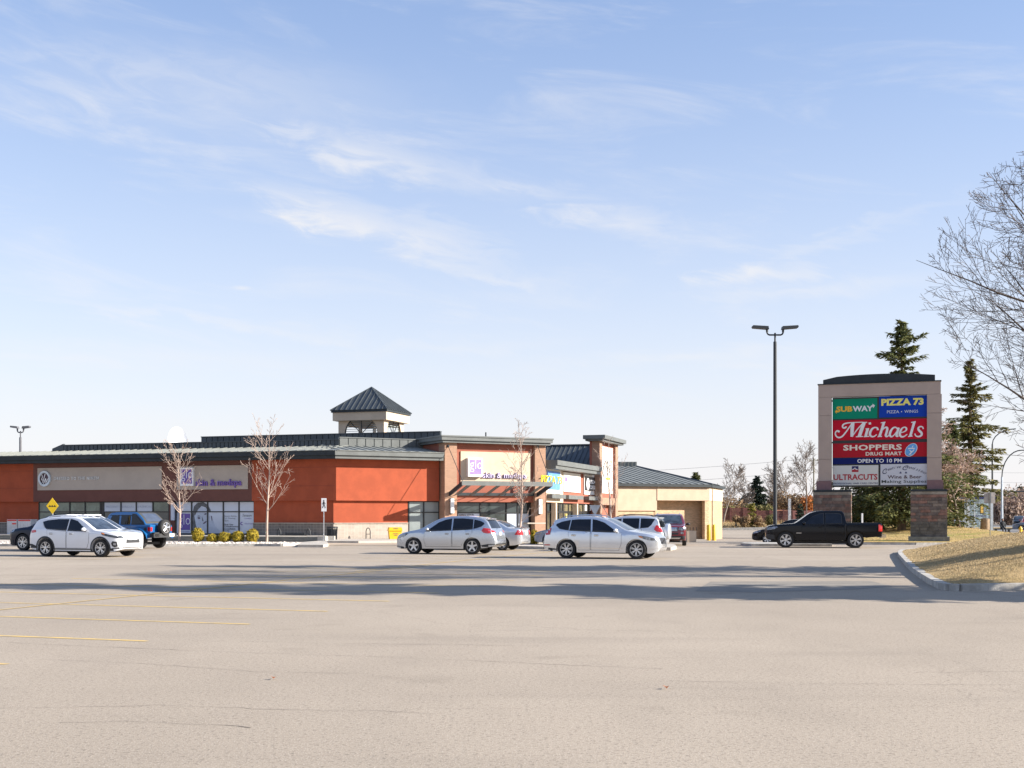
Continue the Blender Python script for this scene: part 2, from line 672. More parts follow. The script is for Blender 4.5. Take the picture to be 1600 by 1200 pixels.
ck = MB()
RC = random.Random(3)
def crack(pts, wd):
    pp = []
    for a, b_ in zip(pts[:-1], pts[1:]):
        p, q = P(*a), P(*b_)
        n = max(3, int((q - p).length / 0.12))
        for i in range(n):
            t = i / n
            pp.append((p.x + (q.x - p.x) * t + RC.gauss(0, .012), p.y + (q.y - p.y) * t + RC.gauss(0, .018)))
    ws = [1.15 * wd * (.25 + .75 * abs(noise.noise(Vector((p_[0] * 1.3, p_[1] * 3, 2))) * 1.8)) for p_ in pp]
    v, f = ribbon(pp, ws)
    f = [x for i_, x in enumerate(f) if noise.noise(Vector((i_ * .04, wd * 90, 5))) > -.22]
    ck.add([(a, b_, gz(a, b_) + 0.003) for a, b_ in v], f)
crack([(-20, 1003), (240, 1014), (420, 1021), (640, 1028), (1000, 1044), (1300, 1052), (1620, 1049)], 0.014)
crack([(60, 1030), (240, 1038), (400, 1050), (600, 1053)], 0.010)
crack([(-10, 1107), (80, 1106), (240, 1102), (420, 1108), (620, 1112), (700, 1118)], 0.014)
crack([(90, 1129), (200, 1127), (300, 1132), (420, 1137)], 0.014)
crack([(600, 1007), (760, 1008), (860, 1010)], 0.010)
crack([(900, 1068), (1050, 1064), (1240, 1068), (1600, 1071)], 0.010)
crack([(700, 987), (860, 984), (1060, 986)], 0.012)
crack([(380, 1002), (560, 1006), (700, 1006)], 0.010)
crack([(1175, 874), (1195, 868), (1205, 866)], 0.05)
crack([(1090, 905), (1220, 910), (1380, 908)], 0.04)
struct(ck.build('pavement_cracks', M_CRACK))
pm = MB()
v = [P(*q) for q in ((1085, 924), (1110, 909), (1360, 908), (1395, 916), (1340, 921), (1180, 926))]
pm.add([(p.x, p.y, p.z + 0.004) for p in v], [list(range(6))])
struct(pm.build('pavement_patch', M_PATCH))
# two dead leaves lying on the asphalt
M_LEAF = mat('dead_leaf', (0.30, 0.10, 0.035), 0.8, var=0.3, scale=20)
for i, (px, py, lb) in enumerate(((428, 1062, 'small curled brown leaf on the asphalt, left of the two'), (1041, 1077, 'small red brown leaf on the asphalt, right of the two'))):
    mb = MB()
    p = P(px, py)
    pts = [(0, -.05), (.03, -.02), (.045, .02), (.012, .02), (0, .07), (-.015, .02), (-.045, .015), (-.02, -.02)]
    mb.add([(x * .8, y * .8, .012 + abs(x) * .6 + R.uniform(0, .012)) for x, y in pts], [list(range(8))])
    o = mb.build('fallen_leaf', M_LEAF, local=True)
    o.location = p
    tag(o, lb, 'leaf', 'leaves lying on the parking lot')

# ------------------------------------------------------------------ the shopping centre
M_ORANGE = mat('orange_red_stucco', (0.335, 0.068, 0.027), 0.92, var=0.08, scale=1.2, bump=0.25, bscale=70, grime=0.28)
M_BROWN = mat('maroon_brown_stucco', (0.135, 0.055, 0.043), 0.92, var=0.06, scale=1.2, bump=0.25, bscale=70)
M_SALM = mat('terracotta_stucco', (0.30, 0.098, 0.062), 0.92, var=0.06, scale=1.2, bump=0.25, bscale=70)
M_BAND = mat('warm_grey_sign_band', (0.41, 0.35, 0.295), 0.9, var=0.04, scale=1.0, bump=0.15, bscale=70)
M_CREAM = mat('cream_stucco', (0.56, 0.445, 0.325), 0.92, var=0.05, scale=1.2, bump=0.2, bscale=70, grime=0.12)
M_WHITEP = mat('white_panel', (0.78, 0.74, 0.68), 0.6, var=0.02, scale=1.0)
M_TAN = mat('tan_stucco', (0.52, 0.395, 0.285), 0.92, var=0.05, scale=1.2, bump=0.2, bscale=70, grime=0.15)
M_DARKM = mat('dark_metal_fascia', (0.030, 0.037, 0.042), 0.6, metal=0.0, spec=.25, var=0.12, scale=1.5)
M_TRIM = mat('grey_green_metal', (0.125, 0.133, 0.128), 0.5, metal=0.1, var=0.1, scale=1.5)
M_ROOFM = mat('grey_metal_roof', (0.062, 0.072, 0.078), 0.5, metal=0.1, var=0.12, scale=0.8)
M_ROOFL = mat('weathered_metal_roof', (0.20, 0.208, 0.19), 0.5, metal=0.1, var=0.1, scale=0.8)
M_FRAME = mat('black_window_frame', (0.016, 0.016, 0.017), 0.4, var=0.1)
M_GLASS = glassmat('shop_glass', (0.035, 0.045, 0.045))
M_GREEN = glassmat('green_tinted_glass', (0.11, 0.15, 0.115), 0.06, 0.35, 0.9)
M_FROST = mat('frosted_film', (0.50, 0.54, 0.62), 0.3, var=0.05, scale=0.7, coat=0.4)
M_FROST2 = mat('grey_film', (0.22, 0.25, 0.25), 0.25, var=0.08, scale=0.7, coat=0.5)
M_WHITE = mat('white_plastic', (0.78, 0.78, 0.78), 0.4, var=0.02)
M_PURPLE = mat('purple_print', (0.135, 0.075, 0.32), 0.45, var=0.04)
M_BLACK = mat('black_print', (0.015, 0.015, 0.016), 0.5, var=0.1)
M_GREYP = mat('grey_print', (0.10, 0.105, 0.115), 0.5, var=0.25, scale=3)
M_CAP = mat('pale_sill_stone', (0.42, 0.37, 0.31), 0.9, var=0.1)
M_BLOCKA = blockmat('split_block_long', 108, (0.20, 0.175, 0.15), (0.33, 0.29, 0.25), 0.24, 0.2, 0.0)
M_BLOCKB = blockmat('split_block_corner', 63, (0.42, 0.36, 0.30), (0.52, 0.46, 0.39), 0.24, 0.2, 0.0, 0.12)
M_BRICKB = blockmat('brick_portal', 63, (0.40, 0.235, 0.155), (0.42, 0.29, 0.21), 0.22, 0.09, 0.5, 0.1)
M_BRICKC = blockmat('brick_strip', 18, (0.36, 0.21, 0.14), (0.42, 0.30, 0.22), 0.22, 0.09, 0.5, 0.1)
M_BRICKT = blockmat('buff_brick', 63, (0.60, 0.42, 0.26), (0.50, 0.39, 0.27), 0.25, 0.09)

A = Wall(-11.58, 80, 108)
B = Wall(-11.58, 80, 63)
A.M[0][3] = B.M[0][3] = -11.58
q = B.p(B.u(853, 0.3), 0.3)
C = Wall(q.x, q.y, 18)
ROOT = thing('shopping_centre', (-11.58, 80, 0), 'long red and orange strip mall with dark metal roof behind the parked cars', 'building')

U0 = -44.0        # how far the long front runs to the left, beyond the picture
Z_SILL, Z_REC, Z_F0, Z_F1 = 1.19, 2.66, 5.40, 5.93
DEEP = 30.0


def wb(name, W, u0, u1, o0, o1, z0, z1, m, **kw):
    return MB().box(u0, u1, o0, o1, z0, z1, M=W.M).build(name, m, ROOT, **kw)


# --- long front, in shade
uS1 = A.u(393.5)      # brown / orange division on the right
uS0 = A.u(52)
wb('wall', A, uS1, -0.006, -0.4, 0.0, Z_REC, Z_F0, M_ORANGE)
wb('wall', A, uS0 + 0.002, uS1 - 0.002, -0.4, 0.0, Z_REC, Z_F0, M_BROWN, label='maroon brown stucco band behind the shop signs')
wb('wall', A, U0, uS0, -0.4, 0.0, Z_REC, Z_F0, M_ORANGE)
for (a, b_, z) in ((uS1, 0, Z_F0 - .55), (uS1, 0, 3.62), (U0, uS0, Z_F0 - .55), (U0, uS0, 3.62)):
    MB().box(a, b_, 0.0, 0.012, z, z + 0.03, M=A.M).build('control_joint', mat('joint_shadow', (0.25, 0.055, 0.027), 0.9), ROOT)
# recessed lower wall and masonry base
wb('lower_wall', A, uS1 + .02, -0.12, -0.5, -0.22, Z_SILL, Z_REC - .004, M_ORANGE)
wb('lower_wall', A, U0, A.u(60, -.22), -0.5, -0.22, Z_SILL, Z_REC - .004, M_ORANGE)
wb('masonry_base', A, uS1 + .02, -0.16, -0.55, -0.14, 0, Z_SILL - .05, M_BLOCKA)
wb('masonry_base', A, U0, A.u(60, -.14), -0.55, -0.14, 0, Z_SILL - .05, M_BLOCKA)
wb('base_cap', A, uS1 + .02, -0.10, -0.6, -0.08, Z_SILL - .05, Z_SILL, M_CAP)
wb('base_cap', A, U0, A.u(60, -.08), -0.6, -0.08, Z_SILL - .05, Z_SILL, M_CAP)
# sign bands
zb0, zb1 = A.z(330, 764, .05), A.z(330, 727.5, .05)
for i, (p0, p1) in enumerate(((58.5, 252.5), (276, 387))):
    wb('sign_band', A, A.u(p0, .05), A.u(p1, .05), 0.0, 0.05, zb0 - .03 * i, zb1, M_BAND)


def window(W, px, py0, py1, rows, o, mats, z0=None, z1=None, frame=M_FRAME, th=0.045):
    """px: mullion positions in the photo, rows: heights of the transoms; mats per pane (column major)"""
    us = [W.u(p, o) for p in px]
    z1 = W.z(px[0], py0, o) if z1 is None else z1
    z0 = W.z(px[0], py1, o) if z0 is None else z0
    zs = [z0] + list(rows) + [z1]
    fr = MB()
    for u in us:
        fr.box(u - th, u + th, o - .08, o + 0.03, z0, z1, M=W.M)
    for z in zs:
        for a, b_ in zip(us[:-1], us[1:]):
            fr.box(a + th, b_ - th, o - .075, o + 0.025, z - th * .8, z + th * .8, M=W.M)
    f = fr.build('window', frame, ROOT)
    k = 0
    for i, (a, b_) in enumerate(zip(us[:-1], us[1:])):
        for j, (za, zb) in enumerate(zip(zs[:-1], zs[1:])):
            m = mats[k % len(mats)] if isinstance(mats, list) else mats
            k += 1
            if m is None:
                continue
            MB().box(a + th, b_ - th, o - .05, o - 0.02, za + th * .8, zb - th * .8, M=W.M).build('pane', m, f)
    return f


oA = -0.26
zt = Z_REC - .04
zr = A.z(335, 799.6, oA)
zlo = 0.42
G, FR, GL = M_GREEN, M_FROST, M_GLASS
window(A, [60.5, 84, 109, 133, 157], 0, 0, [zr], oA, [G, G], zlo, zt)
window(A, [162, 189, 213, 239, 264], 0, 0, [zr], oA, [GL, FR, GL, FR, GL, FR, GL, G], zlo, zt)
window(A, [275, 299.5, 324.5, 349, 373.5, 397.5], 0, 0, [zr], oA, [FR], zlo, zt)
wb('pier', A, A.u(157, -.3) + .045, A.u(162, -.3) - .045, -.5, -.26, 0, zt, M_FRAME)
wb('pier', A, A.u(264.5, -.3) + .045, A.u(275, -.3) - .045, -.5, -.22, 0, zt, M_BROWN)
wb('window_sill', A, A.u(60.5, -.2), A.u(397.5, -.2), -.6, -.2, 0, zlo - .03, mat('dark_sill', (.04, .045, .05), .6))


def decal(name, W, o, items, mats, parent=ROOT):
    """flat print: items = (polygon in photo pixels or callable, material index)"""
    mb = MB()
    for k, (poly, mi) in enumerate(items):
        pts = [(W.u(x, o), o + 0.0012 * k, W.z(x, y, o)) for x, y in poly]
        mb.add(pts, [list(range(len(pts)))], mi, W.M)
    return mb.build(name, mats, parent)


def circ(cx, cy, rx, ry, n=28, a0=0, a1=2 * pi):
    return [(cx + rx * cos(a0 + (a1 - a0) * i / n), cy + ry * sin(a0 + (a1 - a0) * i / n)) for i in range(n + (0 if a1 - a0 > 6.2 else 1))]


# faint shop words on the three white film panes
for (a, b_, s) in ((166, 187, 'MATERNITY'), (191, 210, 'BRIDAL'), (216, 236, 'FASHION')):
    fw = MB()
    text_on(fw, A, s, A.u(a, oA), A.u(b_, oA), A.z(200, 793.5, oA), A.z(200, 790, oA), oA - .01)
    fw.build('window_lettering', mat('faint_lettering', (0.33, 0.36, 0.43), .5), ROOT)

# glo window poster
oP = oA - 0.015
pw = oP + .006
pst = MB()
def quad(mb, W, x0, x1, y0, y1, o, mi=0):
    u0, u1 = W.u(x0, o), W.u(x1, o)
    z0, z1 = W.z(x0, y1, o), W.z(x0, y0, o)
    mb.add([(u0, o, z0), (u1, o, z0), (u1, o, z1), (u0, o, z1)], [(0, 1, 2, 3)], mi, W.M)
quad(pst, A, 281.5, 297, 802.5, 828, pw, 1)
text_on(pst, A, 'glo', A.u(279, pw), A.u(297.3, pw), A.z(288, 825, pw), A.z(288, 804, pw), pw + .004, 0, bold=-.015)
quad(pst, A, 278, 297, 833, 834, pw, 1)
text_on(pst, A, 'skin & medspa', A.u(280, pw), A.u(296, pw), A.z(288, 832, pw), A.z(288, 829.6, pw), pw + .004, 1)
pst.build('window_poster', [M_WHITE, M_PURPLE], ROOT, label='window print with the word glo on a purple panel')
hair = [(300.5, 835), (300.5, 803), (303, 791), (309, 785.5), (318, 784.8), (325, 789), (329, 797), (329.5, 800), (325.5, 799), (321.5, 793),
        (315, 790.5), (309.5, 796), (306, 803), (304.5, 812), (306.5, 822), (309, 829), (305, 835)]
face = [(309, 797), (314, 792), (321, 794), (325, 800), (327.5, 808), (327, 816), (323, 820), (318, 821.5), (313, 817), (309, 811), (307.5, 804)]
neck = [(313, 835.5), (311, 822), (318, 821), (326, 815), (332, 812), (336, 822), (346, 832), (347.5, 835.5)]
hand = [(303.7, 806), (305.2, 803.5), (307, 809), (311, 817), (317, 823), (320, 831), (318.5, 835.5), (312, 833), (306.5, 822)]
eye1 = [(308, 809), (311, 807.5), (313.5, 809.5), (311, 811.5)]
eye2 = [(318.5, 803.5), (321.5, 801.5), (323.5, 803), (321, 804.5)]
brow = [(308, 807), (311, 805.3), (314, 807.5), (311, 806.6)]
nose = [(315.5, 806), (317.5, 812), (318.5, 814.5), (316, 814)]
lip = [(317, 817.5), (320, 815), (323.5, 813.8), (321.5, 817), (318.5, 819)]
ear = [(329.5, 806), (331, 806), (332, 813), (330.7, 813)]
por = decal('window_poster', A, oP + .008, [(hair, 0), (neck, 1), (face, 1), (hand, 2), (eye1, 3), (eye2, 3), (brow, 0), (nose, 0), (lip, 3), (ear, 3)],
      [M_GREYP, mat('pale_print', (.43, .47, .55), .5, var=.08, scale=1.5), mat('pale_print_b', (.50, .545, .63), .5, var=.06), mat('soft_dark_print', (.10, .08, .12), .5)])
por['label'] = 'window print with the grey portrait of a woman'
y = 807
for s, bw_, l in (('Expert Advice', .0, 19), ('For Growing', .0, 17), ('Skin.', 0, 7), ('Book Your', .03, 14), ('Complimentary', .03, 21.5), ('Consultation', .03, 17), ('Today', .03, 8)):
    tx = MB()
    text_on(tx, A, s, A.u(350.6, pw), A.u(350.6 + l, pw), A.z(360, y + 1.1, pw), A.z(360, y - 1.7, pw), pw, 0, bold=bw_)
    tx.build('window_lettering', M_GREYP, ROOT)
    y += 3.3 if s != 'Skin.' else 6.3
tx = MB()
text_on(tx, A, 'Dermacure', A.u(379, pw), A.u(393, pw), A.z(385, 807.5, pw), A.z(385, 803, pw), pw, 0, shear=.3)
tx.build('window_lettering', [M_GREYP, M_PURPLE], ROOT)
tx = MB()
text_on(tx, A, 'Cosmetics', A.u(382, pw), A.u(393, pw), A.z(385, 811, pw), A.z(385, 809, pw), pw, 1)
tx.build('window_lettering', [M_GREYP, M_PURPLE], ROOT)
tx = MB()
ring = [(circ(378, 818, 2.6, 2.6, 16, .9, 5.3)), (circ(378.4, 818, 1.5, 1.5, 16, 5.3, .9))]
rr = ring[0] + ring[1]
tx.add([(A.u(x, pw), pw, A.z(x, y_, pw)) for x, y_ in rr], [list(range(len(rr)))], 1, A.M)
tx.build('clinic_emblem', [M_GREYP, M_PURPLE], ROOT)
tx = MB()
text_on(tx, A, 'Clinic & Laser', A.u(382, pw), A.u(395.5, pw), A.z(385, 819.2, pw), A.z(385, 817, pw), pw, 1)
tx.build('window_lettering', [M_GREYP, M_PURPLE], ROOT)

# --- signs on the long front (things fixed to the wall)
def glo_sign(W, x0, x1, y0, y1, o, tx0, tx1, ty0, ty1, lab, dep=.22, lit=False):
    u0, u1 = W.u(x0, o), W.u(x1, o)
    z1, z0 = W.z(x0, y0, o), W.z(x0, y1, o)
    base = W.w((u0 + u1) / 2, o, z0)
    t = thing('shop_sign', base, lab, 'sign', 'purple shop signs on the mall')
    MB().box(u0, u1, o, o + dep, z0, z1, M=W.M).build('sign_box', M_WHITE, t)
    of = o + dep + .004
    h, w_ = z1 - z0, u1 - u0
    pp = MB()
    pp.add([(u0 + w_ * .1, of, z0 + h * .12), (u0 + w_ * .93, of, z0 + h * .12), (u0 + w_ * .93, of, z1 - h * .09), (u0 + w_ * .1, of, z1 - h * .09)], [(0, 1, 2, 3)], 0, W.M)
    pp.build('sign_face', M_PURPLE if not lit else mat('sunlit_purple', (.30, .20, .55), .45), t)  # sunny copy gets a paler purple: sunlight put into the face colour
    lt = MB()
    text_on(lt, W, 'glo', u0 + w_ * .1, u0 + w_ * .97, z0 + h * .25, z1 - h * .07, of + .006, 0, bold=-.01)
    lt.build('lettering', M_WHITE, t)
    wl = MB()
    text_on(wl, W, 'skin & medspa', W.u(tx0, o), W.u(tx1, o), W.z(tx0, ty1, o), W.z(tx0, ty0, o), o, 0, depth=.10, bold=.012)
    if lit:
        wf = MB()
        text_on(wf, W, 'skin & medspa', W.u(tx0, o), W.u(tx1, o), W.z(tx0, ty1, o), W.z(tx0, ty0, o), o + .105, 0, bold=-.004)
        wf.build('letter_faces', mat('sunlit_lilac', (.60, .55, .70), .5), t)  # pale fronts on the sunny sign only, sunlight painted onto purple letters
    wl.build('lettering', mat('violet_letters', (.155, .085, .34), .5), t, label='raised purple letters reading skin & medspa')
    return t


glo_sign(A, 284, 304, 731, 759.5, .055, 306.5, 378, 749, 762.5, 'purple and white glo skin & medspa sign on the long shaded front, above the portrait window', .2)
o = .055
cx, cy = 70.5, 748
t = thing('shop_sign', A.w(A.u(cx), o, A.z(cx, 760)), 'round YM emblem with pale lettering DRESSED TO THE NINTH on the grey band', 'sign')
m0 = MB()
cu, cz = A.u(cx, o), A.z(cx, cy, o)
rr_ = .56
def disc(mb, r0, r1, dep, mi=0, n=36):
    v, f = [], []
    for i in range(n):
        a = 2 * pi * i / n
        for r in (r0, r1):
            v.append((cu + r * .93 * cos(a), o + dep, cz + r * sin(a)))
    for i in range(n):
        v += [(cu + r1 * .93 * cos(2 * pi * i / n), o, cz + r1 * sin(2 * pi * i / n))]
    for i in range(n):
        j = (i + 1) % n
        f += [(2 * i, 2 * i + 1, 2 * j + 1, 2 * j), (2 * i + 1, 2 * n + i, 2 * n + j, 2 * j + 1)]
    mb.add(v, f, mi, A.M)
disc(m0, .40, rr_, .12, 0)
m0.build('emblem_ring', mat('pale_blue_metal', (.52, .58, .62), .4), t)
m1 = MB()
m1.add([(cu + .40 * .93 * cos(2 * pi * i / 28), o + .03, cz + .40 * sin(2 * pi * i / 28)) for i in range(28)], [list(range(28))], 0, A.M)
m1.build('emblem_disc', mat('plum_dark', (.06, .03, .045), .5), t)
m2 = MB()
def strokes(mb, W, sx, sy, kx, ky, o, items, mi=0):
    for pts, wd in items:
        pts = catmull(pts, 5) if len(pts) > 2 else pts
        n = len(pts)
        wl_ = [wd * (1 if 0 < i < n - 1 else .75) for i in range(n)]
        v, f = ribbon(pts, wl_)
        mb.add([(W.u(sx + x / kx, o), o, W.z(sx + x / kx, sy + y / ky, o)) for x, y in v], f, mi, W.M)
kk = 1600 / 120
strokes(m2, A, 50, 720, kk, kk, o + .05, [([(185, 300), (205, 290), (215, 340), (200, 390), (225, 400), (250, 370)], 14), ([(275, 270), (255, 340), (235, 410), (215, 455)], 14),
    ([(240, 480), (262, 420), (285, 370), (290, 410), (285, 480)], 15), ([(285, 470), (310, 420), (350, 350), (345, 400), (335, 460), (355, 470)], 14)])
m2.build('emblem_letters', M_WHITE, t)
m3 = MB()
text_on(m3, A, 'DRESSED TO THE NINTH', A.u(85, o), A.u(154.5, o), A.z(120, 750, o), A.z(120, 745, o), o, 0, depth=.05, bold=.012, space=1.25)
m3.build('lettering', mat('pale_letters', (.62, .62, .60), .5), t)
# small blade sign beside the boutique door
tag(MB().box(A.u(266, .1), A.u(271, .1), -.1, .04, A.z(268, 813), A.z(268, 785.5), M=A.M).build('blade_sign', M_FROST, at=A.w(A.u(268), 0, 1)),
    'narrow pale vertical panel on the dark pier left of the glo window', 'sign')

# --- fascia, low roof and mansard screens
def fascia(W, u0, u1, o, z0, z1, name='fascia', m=M_DARKM, m2=None, hang=.25, u1b=None):
    """eave box: a taller upper board proud of a lower one"""
    mb = MB()
    zm = z0 + (z1 - z0) * .42
    mb.box(u0, u1, -0.3, o - .12, z0 + .004, zm, M=W.M)
    mb.box(u0, (u1 if u1b is None else u1b), -0.3, o, zm + .002, z1, M=W.M)
    mb.build(name, m, ROOT)


kA = tan(radians(22.5))
oF = .85
# long front: the mitre at the corner runs at 22.5 degrees
def mitre_fascia(W, uA, uB, o, z0, z1, m, cutA=0, cutB=0):
    mb = MB()
    zm = z0 + (z1 - z0) * .40
    for (oo, za, zb) in ((o - .12, z0, zm), (o, zm + .003, z1)):
        mb.prism([(uA + cutA * -.3, -.3), (uB + cutB * -.3, -.3), (uB + cutB * oo, oo), (uA + cutA * oo, oo)], za, zb, 'z', M=W.M)
    return mb.build('fascia', m, ROOT)
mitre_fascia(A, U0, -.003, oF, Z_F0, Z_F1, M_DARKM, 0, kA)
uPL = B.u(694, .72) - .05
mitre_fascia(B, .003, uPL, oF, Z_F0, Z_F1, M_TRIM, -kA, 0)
MB().box(U0, 0.25, oF - .02, oF + .05, Z_F1 - .02, Z_F1 + .015, M=A.M).build('drip_edge', M_ROOFL, ROOT)
MB().box(-.25, uPL, oF - .02, oF + .05, Z_F1 - .02, Z_F1 + .015, M=B.M).build('drip_edge', M_ROOFL, ROOT)
ZR = 6.46
SB = 3.1        # setback of the mansard screens
def roof_slope(W, uA, uB, cutA, cutB, m, pitch_seam):
    mb = MB()
    a = [(uA + cutA * oF, oF, Z_F1), (uB + cutB * oF, oF, Z_F1), (uB - cutB * SB, -SB, ZR), (uA - cutA * SB, -SB, ZR)]
    mb.add(a, [(0, 1, 2, 3)], 0, W.M)
    mb.build('roof', m, ROOT)
    sm = MB()
    n = int((uB - uA) / pitch_seam)
    for i in range(n + 1):
        u = uA + i * pitch_seam
        uu = min(max(u, uA + cutA * oF), uB + cutB * oF)
        q0 = W.w(uu, oF, Z_F1 + .02)
        q1 = W.w(u, -SB, ZR + .02)
        sm.tube([q0, q1], .035, 4)
    sm.build('roof_seam', m, ROOT, stuff=True)
roof_slope(A, U0, 0, 0, kA, M_ROOFL, .62)
roof_slope(B, 0, uPL, -kA, 0, M_ROOFL, .62)


def screen(W, u0, u1, o, z0, z1, step, m, parts=True, thick=.06):
    """mansard screen of upright panels with a cap"""
    n = max(1, int(round((u1 - u0) / step)))
    st = (u1 - u0) / n
    back = MB().box(u0, u1, o - .25, o - .06, z0 - .1, z1 - .02, M=W.M).box(u0, u1, o - .3, o + .04, z1 - .02, z1 + .05, M=W.M)
    b = back.build('roof_screen', m, ROOT)
    data = None
    big = MB()
    for i in range(n):
        a = u0 + i * st + .03
        c = u0 + (i + 1) * st - .03
        if parts:
            MB().box(a, c, o - .06, o, z0, z1 - .03, M=W.M).build('panel', m, b)
        else:
            big.box(a, c, o - .06, o, z0, z1 - .03, M=W.M)
    if not parts:
        big.build('panel', m, b, stuff=True)
uEnd = A.u(99, -SB)
screen(A, uEnd, -SB * kA, -SB, ZR - .05, A.z(500, 687.5, -SB), .33, M_ROOFM, False)
screen(B, SB * kA + .02, B.u(689, -SB), -SB, ZR - .05, B.z(560, 684.5, -SB), .62, M_TRIM)
# raking end of the screen on the left
rk = MB()
uR = A.u(81.5, -SB)
rk.prism([(uR, ZR - .04), (uEnd - .004, ZR - .04), (uEnd - .004, A.z(99, 693.4, -SB)), (uR, A.z(82, 701, -SB))], -SB - .2, -SB, 'y', M=Matrix(A.M))
rk.build('roof_screen', M_ROOFM, ROOT)
# taller screen further back
SB2 = 11.0
A2u0, A2u1 = A.u(314, -SB2), A.u(688, -SB2)
screen(A, A2u0, A2u1, -SB2, 6.6, A.z(500, 678.8, -SB2), .5, M_ROOFM, False)
# flat roof deck so that the volume is closed
dk = MB()
pts = [A.w(U0, -SB - .2, 0), A.w(-.5, -SB - .2, 0), B.w(8, -SB - .2, 0), B.w(17, -4, 0), C.w(20, -6, 0), C.w(20, -30, 0), A.w(U0, -45, 0)]
dk.prism([(p.x, p.y) for p in pts], 0.2, ZR - .06, 'z')
dk.build('flat_roof', M_ROOFM, ROOT)

# --- chamfered corner bay, in the sun
wb('wall', B, 0.006, uPL, -0.4, 0.0, Z_REC, Z_F0 - .002, M_ORANGE)
g2 = MB()
for z in (Z_F0 - .52,):
    g2.box(0, uPL, 0.0, 0.012, z, z + 0.03, M=B.M)
g2.build('control_joint', MATS['joint_shadow'], ROOT)
uW0, uW1 = B.u(638, -.22), B.u(686.5, -.22)
wb('lower_wall', B, -0.1, uW0 - .05, -0.5, -0.22, Z_SILL, Z_REC - .002, M_ORANGE)
wb('masonry_base', B, -0.12, uW0 - .05, -0.55, -0.14, 0, Z_SILL - .05, M_BLOCKB)
wb('base_cap', B, -0.08, uW0 - .05, -0.6, -0.08, Z_SILL - .05, Z_SILL, M_CAP)
window(B, [638.5, 662, 686], 0, 0, [B.z(650, 800.5, -.24)], -.24, [M_FROST2], .2, Z_REC - .04)

# --- entrance portal
PO = .72
uP0, uP1 = B.u(695, PO), B.u(852.5, PO)
uA1, uB0 = B.u(714, PO), B.u(836, PO)
ZP0, ZP1 = B.z(695, 691, PO), B.z(695, 679.5, PO + .5)
wb('brick_pillar', B, uP0, uA1, -.3, PO, 0, ZP0, M_BRICKB)
wb('brick_pillar', B, uB0, uP1, -.3, PO, 0, ZP0, M_BRICKB)
wb('wall', B, uA1 + .003, uB0 - .003, -.3, PO - .28, B.z(760, 784.5, PO - .3), ZP0, M_SALM)
wb('sign_band', B, B.u(720, PO - .2), B.u(829.5, PO - .2), PO - .28, PO - .2, B.z(720, 755, PO - .2), B.z(720, 705, PO - .2), M_CREAM)
cr_ = MB()
ov = .38
cr_.box(uP0 - ov + .12, uP1 + ov - .12, -4, PO + ov - .12, ZP0 - .02, ZP0 + (ZP1 - ZP0) * .3, M=B.M)
cr_.box(uP0 - ov, uP1 + ov, -4.1, PO + ov, ZP0 + (ZP1 - ZP0) * .3 + .003, ZP1 - .1, M=B.M)
cr_.box(uP0 - ov - .05, uP1 + ov + .05, -4.15, PO + ov + .05, ZP1 - .1 + .003, ZP1, M=B.M)
cr_.build('cornice', M_TRIM, ROOT)
MB().box(uP0 + .02, uP1 - .02, -4, -.3, Z_F0, ZP0, M=B.M).build('wall', M_SALM, ROOT)
MB().tube([B.w(B.u(764), -.5, ZP1), B.w(B.u(764), -.5, ZP1 + .4)], .05, 6).build('roof_vent', M_DARKM, ROOT)
# storefront in the portal
zP = B.z(760, 785.5, .2)
window(B, [714.5, 750.5, 791], 0, 0, [B.z(740, 801.5, .1)], .1, [M_FROST, M_GLASS, M_GLASS, M_GLASS], .2, zP)
window(B, [791, 809, 827, 836], 0, 0, [B.z(740, 801.5, .1)], .1, [M_FROST, M_GLASS, M_FROST, M_GLASS, M_GLASS, M_GLASS], .2, zP)
bl = MB()
text_on(bl, B, 'OPEN YOUR', B.u(717, .12), B.u(741, .12), B.z(730, 805.8, .12), B.z(730, 803.6, .12), .115, bold=.03)
bl.build('window_lettering', M_BLACK, ROOT)
wb('band', B, uB0 - .6, uP1 + .002, PO - .9, PO + .012, B.z(840, 818.5, PO), B.z(840, 816.5, PO), M_CAP)
glo_sign(B, 729, 751, 715.5, 745, PO - .19, 753.5, 822, 738, 749.5, 'purple and white glo skin & medspa sign in the sunny brick portal over the canopy', .3, True)
for (a, y0, y1, lb) in ((705, 778, 803, 'white wall light on the brick pillar left of the shop entrance'), (842.5, 779, 804, 'white wall light on the brick pillar right of the shop entrance')):
    uu = B.u(a, PO)
    zz1, zz0 = B.z(a, y0, PO), B.z(a, y1, PO)
    t = thing('wall_light', B.w(uu, PO, zz0), lb, 'lamp', 'wall lights on the portal pillars')
    MB().box(uu - .09, uu + .09, PO, PO + .09, zz0, zz1, M=B.M).build('mounting_plate', M_DARKM, t)
    MB().box(uu - .12, uu + .12, PO + .09, PO + .24, zz0 + .05, zz1 - .05, M=B.M).build('lamp_cover', M_WHITE, t)
